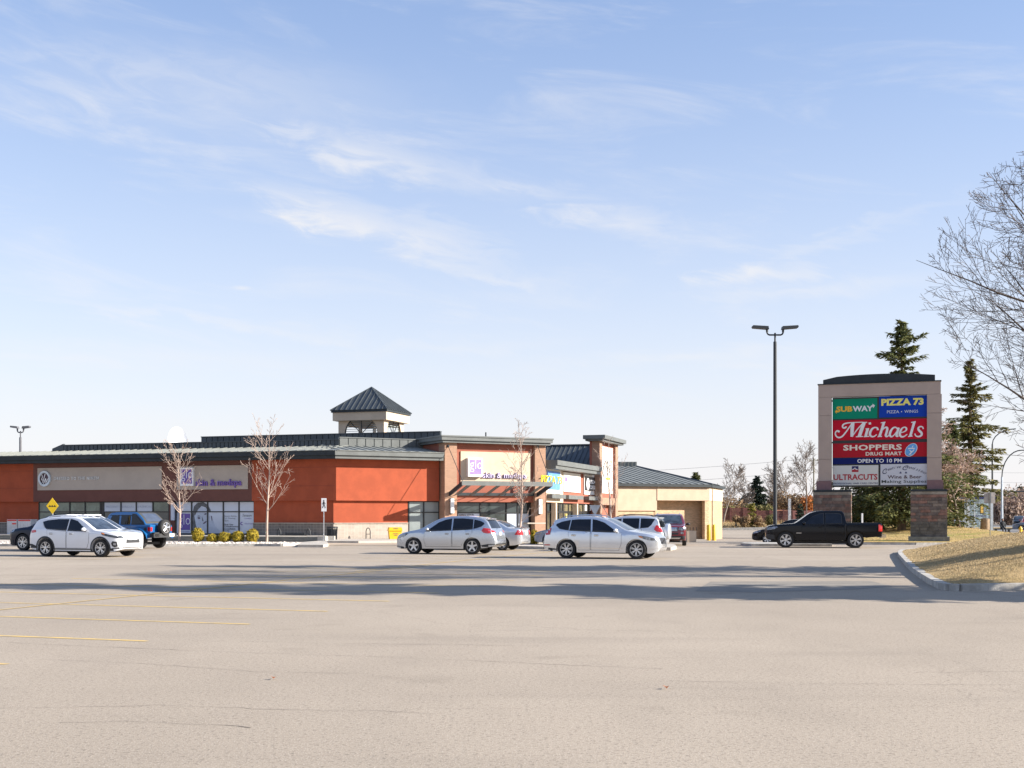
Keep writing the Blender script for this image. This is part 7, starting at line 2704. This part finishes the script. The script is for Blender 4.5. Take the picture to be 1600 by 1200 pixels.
def bare_tree(name, base, label, cfg, H, r0, mt, mb_, seed, group=None, lean=(0, 0), cat='tree'):
    t = Bare(seed)
    root = thing(name, base, label, cat, group)
    d = Vector((lean[0], lean[1], 1)).normalized()
    t.limb(Vector(base), d, H, r0, 0, cfg, t.tr)
    t.tr.build('trunk', mt, root, smooth=180)
    o = t.br.build('branches', mb_, root)
    return root


YOUNG = dict(seg=[9, 6, 4, 3], up=[.02, .085, .07, .05], wob=.05, taper=.90, rmin=.009, levels=3, nch=[22, 6, 2], t0=[.27, .15, .25], ang=[46, 40, 42], len=[.46, .36, .45], rk=.42)
for i, (px, py, top, lb, sd_) in enumerate((
        (280.5, 848.3, 708, 'pale leafless young tree in front of the boutique pier, leftmost of the young trees', 41),
        (417, 848.3, 681, 'pale leafless young tree in front of the orange wall right of the golden shrubs', 42),
        (810, 853, 683, 'pale leafless young tree in front of the entrance canopy', 43),
        (957, 853, 706, 'pale leafless young tree in front of the white tower sign', 44))):
    b = P(px, py)
    H = (py - top) * b.y / F
    cfg = dict(YOUNG)
    if i == 3:
        cfg.update(t0=[.2, .12, .2], nch=[15, 5, 2], len=[.44, .38, .5], rmin=.007, ang=[34, 40, 42])
    if i == 2:
        cfg.update(t0=[.22, .12, .2], nch=[20, 6, 2], len=[.36, .4, .5])
    bare_tree('young_tree', b, lb, cfg, H, .085, M_PALEB, M_PALEB, sd_, 'leafless young trees along the mall')

# golden clipped shrubs
def leafball(mb, c, rx, ry, rz, n, sz, rr, squash=None, shell=.55):
    for _ in range(n):
        while True:
            v = Vector((rr.uniform(-1, 1), rr.uniform(-1, 1), rr.uniform(-1, 1)))
            l = v.length
            if .05 < l < 1:
                break
        v = v / l * (shell + (1 - shell) * rr.random() ** .6)
        f = 1 + .16 * noise.noise(v * 2.3 + Vector(c))
        p = Vector((c[0] + v.x * rx * f, c[1] + v.y * ry * f, c[2] + v.z * rz * f))
        nrm = (v + Vector((rr.gauss(0, .45), rr.gauss(0, .45), rr.gauss(0, .45)))).normalized()
        a = nrm.orthogonal().normalized()
        a = (a * cos(rr.uniform(0, 6.28)) + nrm.cross(a) * sin(rr.uniform(0, 6.28))).normalized()
        b = nrm.cross(a)
        s = sz * rr.uniform(.6, 1.3)
        o = len(mb.v)
        mb.v += [tuple(p - a * s * .5), tuple(p + b * s * .45), tuple(p + a * s * .9 + nrm * s * .2), tuple(p - b * s * .45)]
        mb.f.append((o, o + 1, o + 2, o + 3))
        mb.m.append(0)


def leafmat(name, c1, c2, scale=3.0, trans=.25):
    if name in MATS:
        return MATS[name]
    m = mat(name, c1, .8, col2=c2, scale=scale, spec=.2)
    nt = m.node_tree
    b = nt.nodes['Principled BSDF']
    src = b.inputs['Base Color'].links[0].from_socket
    tl = nd(nt, 'ShaderNodeBsdfTranslucent')
    nt.links.new(src, tl.inputs[0])
    mx = nd(nt, 'ShaderNodeMixShader', ins={0: trans})
    nt.links.new(b.outputs[0], mx.inputs[1])
    nt.links.new(tl.outputs[0], mx.inputs[2])
    nt.links.new(mx.outputs[0], nt.nodes['Material Output'].inputs[0])
    return m


M_GOLD = leafmat('golden_leaves', (.20, .17, .025), (.50, .37, .045), 7.0)
for i, (px, top, bot, hw, lb) in enumerate((
        (309, 825, 848.5, 10, 'tall golden clipped shrub, leftmost of the row of five'), (332, 834.5, 848.5, 9.5, 'low flat golden shrub, second of the row of five'),
        (351, 831, 848.5, 10.5, 'round golden shrub in the middle of the row of five'), (372, 829.5, 848.5, 10, 'round golden shrub, fourth of the row of five'),
        (394, 826, 848.5, 10.5, 'egg shaped golden shrub, rightmost of the row of five beside the young tree'),
        (835, 829, 851.5, 9.5, 'round golden shrub on the island just right of the silver sedan'), (854.5, 832, 852, 8.5, 'smaller golden shrub at the tail of the central silver crossover'))):
    b = P(px, bot)
    s = b.y / F
    rx, rz = hw * s, (bot - top) * s / 2
    rr = random.Random(60 + i)
    t = thing('golden_shrub', b, lb, 'shrub', 'clipped golden shrubs')
    mb = MB()
    leafball(mb, (b.x, b.y, b.z + rz * 1.03), rx, rx, rz, 1500, .075, rr)
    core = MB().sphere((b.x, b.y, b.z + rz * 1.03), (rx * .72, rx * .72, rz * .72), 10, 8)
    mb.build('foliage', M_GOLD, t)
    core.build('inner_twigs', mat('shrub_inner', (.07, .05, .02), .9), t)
    MB().tube([b, b + Vector((0, 0, rz * .6))], .05, 6).build('stem', M_TWIG, t)


# spruces
def spruce(name, base, H, R0, label, seed, dens=1.0, rag=.25, low=.06, sz=.20, m=None, group=None, zcut=None, lean=0, top_up=False, prune=None, cat='tree', nb=1.0):
    rr = random.Random(seed)
    root = thing(name, base, label, cat, group)
    B = Vector(base)
    tr = MB().tube([B, B + Vector((0, 0, H * .5)), B + Vector((lean, 0, H * .97))], [H * .017 + .05, H * .011 + .03, .02], 9, cap=False)
    tr.build('trunk', M_SPB, root, smooth=180)
    fo, bo = MB(), MB()
    z = H * low
    while z < H * .985:
        f = z / H
        rad = R0 * (1 - f) ** .82 * (1 if f > .12 else .8 + f) + .18
        if prune:
            rad *= prune(f, rr)
        k = max(4, int((5 + 5 * (1 - f)) * nb))
        a0 = rr.uniform(0, 6.28)
        for j in range(k):
            a = a0 + 2 * pi * j / k + rr.gauss(0, .25)
            L = rad * rr.uniform(1 - rag * 1.6, 1 + rag)
            if L < .15:
                continue
            dirv = Vector((cos(a), sin(a), 0))
            zb = z + rr.uniform(-.2, .2)
            droop = .28 * L * (1 - f * .6)
            pts = []
            for i in range(5):
                t = i / 4
                pts.append(B + Vector((lean * f, 0, zb)) + dirv * L * t + Vector((0, 0, .10 * L * t * (1 if f < .8 else 3) - droop * t * t + .16 * L * max(0, t - .6))))
            bo.tube(pts, [.035 * (1 - f) + .012, .02, .015, .01, .006], 3, cap=False)
            side = Vector((-dirv.y, dirv.x, 0))
            n = int(dens * (10 + 26 * L))
            for q in range(n):
                t = rr.uniform(.12, 1.03)
                i = min(int(t * 4), 3)
                c = pts[i].lerp(pts[i + 1], t * 4 - i)
                w_ = (.30 * L * (1.15 - t) + .08) * rr.uniform(-1, 1)
                c = c + side * w_ + Vector((0, 0, -abs(w_) * .22 - rr.random() ** 2 * .30 * (1 + .5 * L)* .6))
                dd = (dirv * rr.uniform(.2, 1) + side * (1 if w_ > 0 else -1) * rr.uniform(.1, .9) + Vector((0, 0, rr.gauss(-.18, .3)))).normalized()
                u = dd.cross(Vector((rr.gauss(0, .4), rr.gauss(0, .4), 1))).normalized()
                s = sz * rr.uniform(.6, 1.35)
                o = len(fo.v)
                fo.v += [tuple(c - u * s * .30), tuple(c + dd * s), tuple(c + u * s * .30), tuple(c - dd * s * .35)]
                fo.f.append((o, o + 1, o + 2, o + 3))
                fo.m.append(0)
        z += (.34 + .24 * (1 - f)) * rr.uniform(.8, 1.2) / max(.6, nb)
    fo.build('foliage', m or M_SPR, root)
    bo.build('boughs', M_SPB, root)
    return root


M_SPR = leafmat('spruce_needles', (.06, .08, .03), (.20, .20, .075), 1.6, .2)
M_SPR2 = leafmat('olive_spruce_needles', (.08, .09, .03), (.27, .23, .08), 1.4, .2)
M_SPRB = leafmat('blue_spruce_needles', (.035, .055, .04), (.085, .115, .075), 1.6, .12)

# spruce behind the sign: full low skirt, thin ragged crown
b = Vector((X(1409, 96), 96, .2))
def pr1(f, r):
    if f < .55:
        return 1.05 + .2 * sin(f * 9)
    if f < .74:
        return .62
    if f < .80:
        return .42
    return .78 + .75 * r.random() * (1.6 - f)
spruce('spruce_tree', b, Z(493, 96) - .2, 4.9, 'tall ragged spruce rising behind the pylon sign', 71, 2.0, .42, .10, .27, M_SPR, prune=pr1, nb=.95)
b = Vector((X(1360, 103), 103, .2))
spruce('spruce_tree', b, 8.6, 3.6, 'short dense spruce seen through the opening of the pylon sign on the left', 72, 1.7, .25, .04, .26, M_SPR)
b = Vector((X(1487, 108), 108, .6))
spruce('spruce_tree', b, 9.8, 1.8, 'narrow green spruce close beside the right stone pillar of the pylon sign', 73, 1.6, .3, .04, .25, M_SPR)
b = Vector((X(1516, 122), 122, .4))
spruce('spruce_tree', b, Z(560, 122) - .4, 4.6, 'tall olive green spruce with layered boughs right of the pylon sign', 74, 1.8, .38, .17, .30, M_SPR2, prune=lambda f, r: .8 + .35 * sin(f * 34), nb=.85)

# pinkish twiggy tree in front of it
M_PINK = mat('pink_brown_twig', (.44, .325, .26), .9, var=.3, scale=2.0)
BUSHY = dict(seg=[4, 5, 4, 3, 2], up=[.0, .03, -.02, -.04, -.08], wob=.13, taper=.85, rmin=.019, levels=4, nch=[15, 9, 7, 5], t0=[.22, .15, .15, .1], ang=[52, 48, 45, 48], len=[.72, .58, .56, .60], rk=.5)
b = Vector((X(1499, 98), 98, .55))
bare_tree('ornamental_tree', b, 'dense pinkish brown twiggy tree between the pylon sign and the bus shelter', BUSHY, 6.6, .16, M_TWIG, M_PINK, 81)

# big bare tree at the right edge
b = Vector((17.3, 31.5, zm(17.3, 31.5)))
def keep_big(p, d, lev, ll):
    q = p + d * ll * .9
    dx, dy, dz = (q.x - 17.3) / 6.9, (q.y - 31.5) / 5.0, (q.z - 7.1) / 5.0
    return dx * dx + dy * dy + dz * dz < 1
BIG = dict(seg=[8, 9, 6, 5, 3], up=[0, .045, .02, .03, .05], wob=.06, taper=.92, rmin=.0055, levels=4, nch=[30, 12, 8, 5], t0=[.16, .18, .12, .1], ang=[66, 34, 38, 40], len=[.80, .50, .44, .5], rk=.50, keep=keep_big)
bare_tree('bare_tree', b, 'large leafless tree whose fine branches reach in from the right edge', BIG, 11.3, .20, M_DARKB, M_TWIG, 93, lean=(-.05, 0))
# trees beyond the right edge whose long shadows cross the lot
spruce('spruce_tree', (20.5, 35.6, 1.0), 13.6, 2.9, 'spruce on the mound beyond the right edge casting the farther long shadow', 95, 1.1, .5, .04, .34, M_SPR)
spruce('spruce_tree', (21.5, 23.8, 0), 17.6, 3.0, 'spruce beyond the right edge casting the nearer long shadow', 96, 1.1, .5, .04, .42, M_SPR)

# ------------------------------------------------------------------ far background
def zb_(x, y):
    """grassy bank behind the mall lot"""
    t = S((y - 196) / 12)
    return gz(x, y) + .15 + 1.15 * t + .1 * noise.noise(Vector((x * .2, y * .2, 0)))
bx_ = [20 + 3 * i for i in range(18)]
by_ = [196 + 1.5 * i for i in range(24)] + [250, 320]
struct(grid_mesh(bx_, by_, zb_).build('grass_bank', M_LAWN, smooth=180))
kerb_line([Vector((20, 195.5)), Vector((62, 195.5))], .3, z1=.15)
def smp3(rr):
    x, y = rr.uniform(22, 66), rr.uniform(196.5, 207)
    return (x, y, zb_(x, y))
blades('dry_grass', 5000, smp3, .55, mat('tawny_blade', (.36, .25, .12), .9, var=.4, scale=3), 13, 'tall tawny grass on the bank below the red fence')
# red board fence: panels and posts
M_FEN = mat('red_brown_boards', (.155, .060, .052), .9, var=.2, scale=1.2, stretch=(1, 1, 5))
M_FEN2 = mat('rail_line', (.10, .04, .035), .9)
yF = 207.5
zf0, zf1 = Z(816, yF), Z(793.5, yF)
fn = thing('fence', (X(1190, yF), yF, zf0), 'long red brown board fence behind the grass bank', 'fence')
post_px = [1118, 1141, 1162, 1183, 1203, 1224, 1238]
for i, px in enumerate(post_px):
    dz = 0 if px < 1170 else -.45
    MB().box(X(px, yF) - .12, X(px, yF) + .12, yF - .14, yF + .02, zf0 - .4, zf1 + .15 + dz).build('fence_post', M_FEN, fn)
    if i + 1 < len(post_px):
        x0, x1 = X(px, yF) + .125, X(post_px[i + 1], yF) - .125
        n = 7
        for k in range(n):
            za_, zb2_ = zf0 + (zf1 + dz - zf0) * k / n, zf0 + (zf1 + dz - zf0) * (k + 1) / n
            MB().box(x0, x1, yF - .06 + R.uniform(-.02, .02), yF, za_ + .02, zb2_ - .02).build('board', M_FEN, fn)
fn2 = thing('fence', (X(1250, 214), 214, 0), 'short paler red fence panel running behind the black pickup', 'fence')
for k in range(5):
    MB().box(X(1238, 214) + k * 1.25 + .03, X(1238, 214) + (k + 1) * 1.25 - .03, 214, 214.08, Z(818, 214), Z(798, 214) + R.uniform(-.05, .05)).build('board', mat('pink_boards', (.27, .12, .11), .9, var=.15), fn2)
# house roof
hr_ = thing('house', (X(1226, 222), 222, 0), 'low orange roofed house behind the red fence', 'house')
MB().box(X(1217, 222), X(1238, 222), 222, 229, 0, Z(800, 222)).build('wall', mat('peach_wall', (.45, .30, .22), .9), hr_)
MB().prism([(221.5, Z(800, 222)), (229.5, Z(800, 222)), (225.5, Z(795.5, 222))], X(1214.5, 222), X(1240, 222), 'x').build('roof', mat('orange_roof', (.42, .17, .08), .9, var=.15), hr_)

def pole(px, ytop, y, label, arm=True, m=M_TWIG, r=.14, z0=-.2):
    x = X(px, y)
    t = thing('utility_pole', (x, y, z0), label, 'utility pole')
    MB().tube([(x, y, z0), (x, y, Z(ytop, y))], [r, r * .75], 8).build('pole', m, t)
    if arm:
        MB().box(x - .8, x + .8, y - .06, y + .06, Z(ytop + 3, y) - .06, Z(ytop + 3, y) + .06).build('crossarm', m, t)
        for s in (-.7, 0, .7):
            MB().lathe([(.05, 0), (.06, .12), (.02, .18)], 8, 0, Matrix.Translation((x + s, y, Z(ytop + 3, y) + .06))).build('insulator', M_CONC, t)
    return t
pole(1271.5, 716, 215, 'tall wooden utility pole left of the pylon sign', True, bark('green_grey_pole', (.16, .14, .09)))
pole(1260, 759, 205, 'shorter dark wooden pole beside the tall utility pole', False)
# overhead wires
def wire(p0, p1, sag, label, r=.02):
    n = 14
    p0, p1 = Vector(p0), Vector(p1)
    pts = []
    for i in range(n + 1):
        t = i / n
        q = p0.lerp(p1, t)
        q.z -= sag * 4 * t * (1 - t)
        pts.append(q)
    o = MB().tube(pts, r, 4).build('overhead_wire', mat('grey_wire', (.22, .22, .23), .7), at=p0)
    tag(o, label, 'wire', 'overhead wires')
wire((X(700, 260), 260, Z(742, 260)), (X(1271, 215), 215, Z(716, 215)), 1.0, 'upper overhead wire crossing the sky behind the mall', .028)
wire((X(700, 260), 260, Z(758, 260)), (X(1271, 215), 215, Z(735, 215)), 1.2, 'lower overhead wire crossing the sky behind the mall', .028)
wire((X(1480, 240), 240, Z(734, 240)), (X(1700, 200), 200, Z(735, 200)), .5, 'overhead wire above the street on the right, upper of two', .02)
wire((X(1480, 240), 240, Z(748, 240)), (X(1700, 200), 200, Z(752, 200)), .5, 'overhead wire above the street on the right, lower of two', .02)

# far trees behind the fence
M_FARB = bark('far_twig', (.22, .18, .15))
FARBARE = dict(seg=[6, 5, 4, 3], up=[0, .05, .04, .03], wob=.09, taper=.9, rmin=.03, levels=3, nch=[16, 8, 5], t0=[.3, .15, .1], ang=[42, 38, 42], len=[.55, .5, .5], rk=.5)
for i, (px, top, y, sd_, lb, r0) in enumerate((
        (1130, 738, 205, 51, 'thin bare tree leaning beside the end of the tan building', .16),
        (1262, 712, 225, 52, 'tall bare tree next to the utility pole', .2),
        (1232, 740, 232, 53, 'bare tree behind the pale sign post, middle of the far trees', .18),
        (1210, 752, 238, 54, 'bare tree directly behind the black lamp pole', .18),
        (1291, 770, 222, 55, 'slim bare tree at the left edge of the sign pillar', .12),
        (1160, 768, 225, 56, 'small bare tree left of the dark green spruce', .14))):
    bb = Vector((X(px, y), y, .4))
    bare_tree('bare_tree', bb, lb, FARBARE, Z(top, y) - .4, r0, M_FARB, M_FARB, sd_, lean=(.22 if i == 0 else 0, 0))
spruce('spruce_tree', (X(1183, 228), 228, .5), Z(744, 228) - .5, 3.4, 'dark green spruce standing behind the red fence', 61, 1.6, .25, .05, .40, M_SPRB)
spruce('spruce_tree', (X(1087, 235), 235, .5), Z(736, 235) - .5, 2.6, 'spruce tip showing above the tan building roof', 62, 1.3, .25, .05, .45, M_SPR)
spruce('spruce_tree', (X(1163, 245), 245, .5), Z(773, 245) - .5, 2.4, 'small dark spruce left of the larger far spruce', 63, 1.2, .25, .05, .45, M_SPRB)
spruce('cedar_shrub', (X(1175, 200), 200, -.1), 4.0, 1.1, 'yellow green conical shrub on the grass bank', 64, 2.0, .2, .02, .25, leafmat('yellow_green_needles', (.20, .19, .04), (.36, .32, .08), 2.0), cat='shrub')
spruce('cedar_shrub', (X(1250.5, 206), 206, .6), 3.0, .9, 'dark columnar evergreen shrub in front of the orange tree', 65, 2.2, .15, .02, .25, M_SPRB, cat='shrub')


def crown_tree(name, base, H, R_, label, m, seed, n, sz, cat='tree', zc=.62, rz=.45, group=None):
    rr = random.Random(seed)
    B = Vector(base)
    t = thing(name, base, label, cat, group)
    fo = MB()
    for i in range(9):
        a = rr.uniform(0, 6.28)
        k = rr.uniform(0, .62)
        c = (B.x + cos(a) * R_ * k, B.y + sin(a) * R_ * k, B.z + H * (zc + rr.uniform(-.3, .2)))
        r = R_ * rr.uniform(.38, .6)
        leafball(fo, c, r, r, r * rz / .45, n // 9, sz, rr, shell=.2)
    fo.build('crown', m, t)
    MB().tube([B, B + Vector((0, 0, H * .6))], [.16, .08], 7).build('trunk', M_TWIG, t)
    return t


M_RUST = leafmat('rust_leaves', (.30, .10, .03), (.50, .20, .06), 1.0)
M_TAWNY = leafmat('tawny_leaves', (.22, .14, .08), (.36, .25, .14), .8)
M_PINKF = leafmat('pink_brown_buds', (.27, .19, .15), (.38, .285, .225), .6)
M_OLIVE = leafmat('olive_leaves', (.12, .12, .045), (.26, .22, .09), .8)
for i, (px, top, y, R_, m, lb) in enumerate((
        (1264, 776, 218, 3.0, M_RUST, 'rust orange leafed tree behind the shorter pole'), (1281, 784, 220, 2.6, M_RUST, 'low rust orange tree touching the left sign pillar'),
        (1240, 774, 226, 3.4, M_TAWNY, 'brown leafed tree left of the rust orange tree'), (1222, 762, 232, 3.6, M_TAWNY, 'tall brown leafed tree behind the small house'),
        (1205, 770, 234, 3.4, M_TAWNY, 'brown leafed tree between the dark spruce and the lamp pole'), (1147, 776, 222, 3.6, M_TAWNY, 'wide brown leafed tree behind the left end of the red fence'),
        (1168, 788, 218, 2.2, M_OLIVE, 'low olive tree hugging the red fence left of the spruce'), (1196, 790, 216, 2.2, M_OLIVE, 'low olive green tree hugging the red fence right of the spruce'),
        (1134, 790, 214, 2.2, M_OLIVE, 'low olive tree beside the end of the tan building'), (1300, 795, 225, 2.5, M_TAWNY, 'brown leafed tree hidden behind the sign pillar'))):
    crown_tree('leafy_tree', (X(px, y), y, .5), Z(top, y) - .5, R_, lb, m, 200 + i, 1800, .30)
for i, (px, y, R_, m, lb) in enumerate(((1150, 199, 1.0, M_TAWNY, 'brown tuft of tall grass on the bank, left'), (1163, 198, 1.3, M_TAWNY, 'wide brown tuft of grass on the bank'),
        (1185, 198, 1.2, M_TWIGL if False else M_TAWNY, 'dark brown low shrub right of the yellow green shrub'), (1205, 199, 1.5, M_OLIVE, 'rounded olive shrub on the bank by the lamp pole'))):
    crown_tree('bank_shrub', (X(px, y), y, 0), 1.9, R_, lb, m, 230 + i, 900, .22, 'shrub', .5)
# birch-like pale post and short white marker
t = thing('marker_post', (X(1234, 190), 190, -.3), 'pale mottled post standing left of the black pickup cab', 'post')
MB().box(X(1232, 190), X(1236, 190), 190, 190.3, -.4, Z(779, 190)).build('post', mat('mottled_post', (.42, .42, .42), .7, var=.4, scale=4), t)
yy = 71.0
t = thing('marker_post', (X(1347.5, yy), yy, 0), 'short white marker post showing above the pickup bed', 'post')
MB().box(X(1346.3, yy), X(1348.7, yy), yy, yy + .08, 0, Z(802, yy)).build('post', M_WHITE, t)

# far street on the right: trees, cars
for i, (px, top, y, R_, lb) in enumerate((
        (1572, 780, 210, 5, 'pinkish bare crown behind the bench, leftmost on the far street'), (1590, 772, 230, 6, 'pinkish bare crown at the far right edge'),
        (1560, 785, 250, 6, 'pinkish bare crown behind the bus shelter'), (1604, 778, 215, 6, 'pinkish bare crown beyond the right edge'),
        (1500, 793, 240, 6, 'low pinkish crown seen between the trunks right of the sign'), (1468, 795, 245, 6, 'low pinkish crown hidden behind the right stone pillar'),
        (1430, 795, 250, 7, 'low pinkish crown behind the ragged spruce'), (1385, 796, 250, 7, 'low pinkish crown behind the sign opening'), (1340, 795, 250, 7, 'low pinkish crown behind the left stone pillar'))):
    crown_tree('far_tree', (X(px, y), y, .2), Z(top, y), R_, lb, M_PINKF, 260 + i, 2600, .42, zc=.6)
spruce('spruce_tree', (X(1594, 235), 235, .2), Z(762, 235), 3.0, 'dark spruce on the far street beneath the signal arm', 66, 1.5, .25, .05, .45, M_SPRB)
far_car = variant(sed, windows=sed['windows'], rim=(5, .05, .03, 0))
def far_vehicle(px, y, base, m, hd, lb, nm='parked_car'):
    r_, _, _ = car(nm, lb, base, m, (X(px, y), y, .02), hd)
    return r_
far_vehicle(1618, 128, sed, W_STEEL, 292, 'blue car on the far street at the right edge', 'street_car')
far_vehicle(1583, 165, variant(SUV, spoiler=None, plate=None), W_BLACK, 200, 'dark SUV on the far street above the bench', 'street_car')
far_vehicle(1596, 150, variant(SUV, spoiler=None, plate=None), paint('signal_red_paint', (.55, .03, .02)), 20, 'bright red vehicle on the far street', 'street_car')
far_vehicle(1489, 175, variant(SUV, spoiler=None, plate=None), W_WHITE, 280, 'white vehicle glimpsed between the trunks right of the sign', 'street_car')
far_vehicle(1508, 182, sed, W_SILV2, 280, 'silver car glimpsed through the bus shelter', 'street_car')
tk = thing('street_banner', (X(1586, 168), 168, 0), 'bright blue upright banner beyond the dark SUV', 'banner')
MB().tube([(X(1584.5, 168), 168, 0), (X(1584.5, 168), 168, Z(806, 168))], .04, 6).build('pole', M_LPOLE, tk)
MB().prism([(X(1584.8, 168), Z(820, 168)), (X(1587, 168), Z(820, 168)), (X(1587.6, 168), Z(809, 168)), (X(1585.5, 168), Z(806.5, 168)), (X(1584.8, 168), Z(807, 168))], 167.98, 168.02, 'y').build('cloth', W_BLUE, tk)
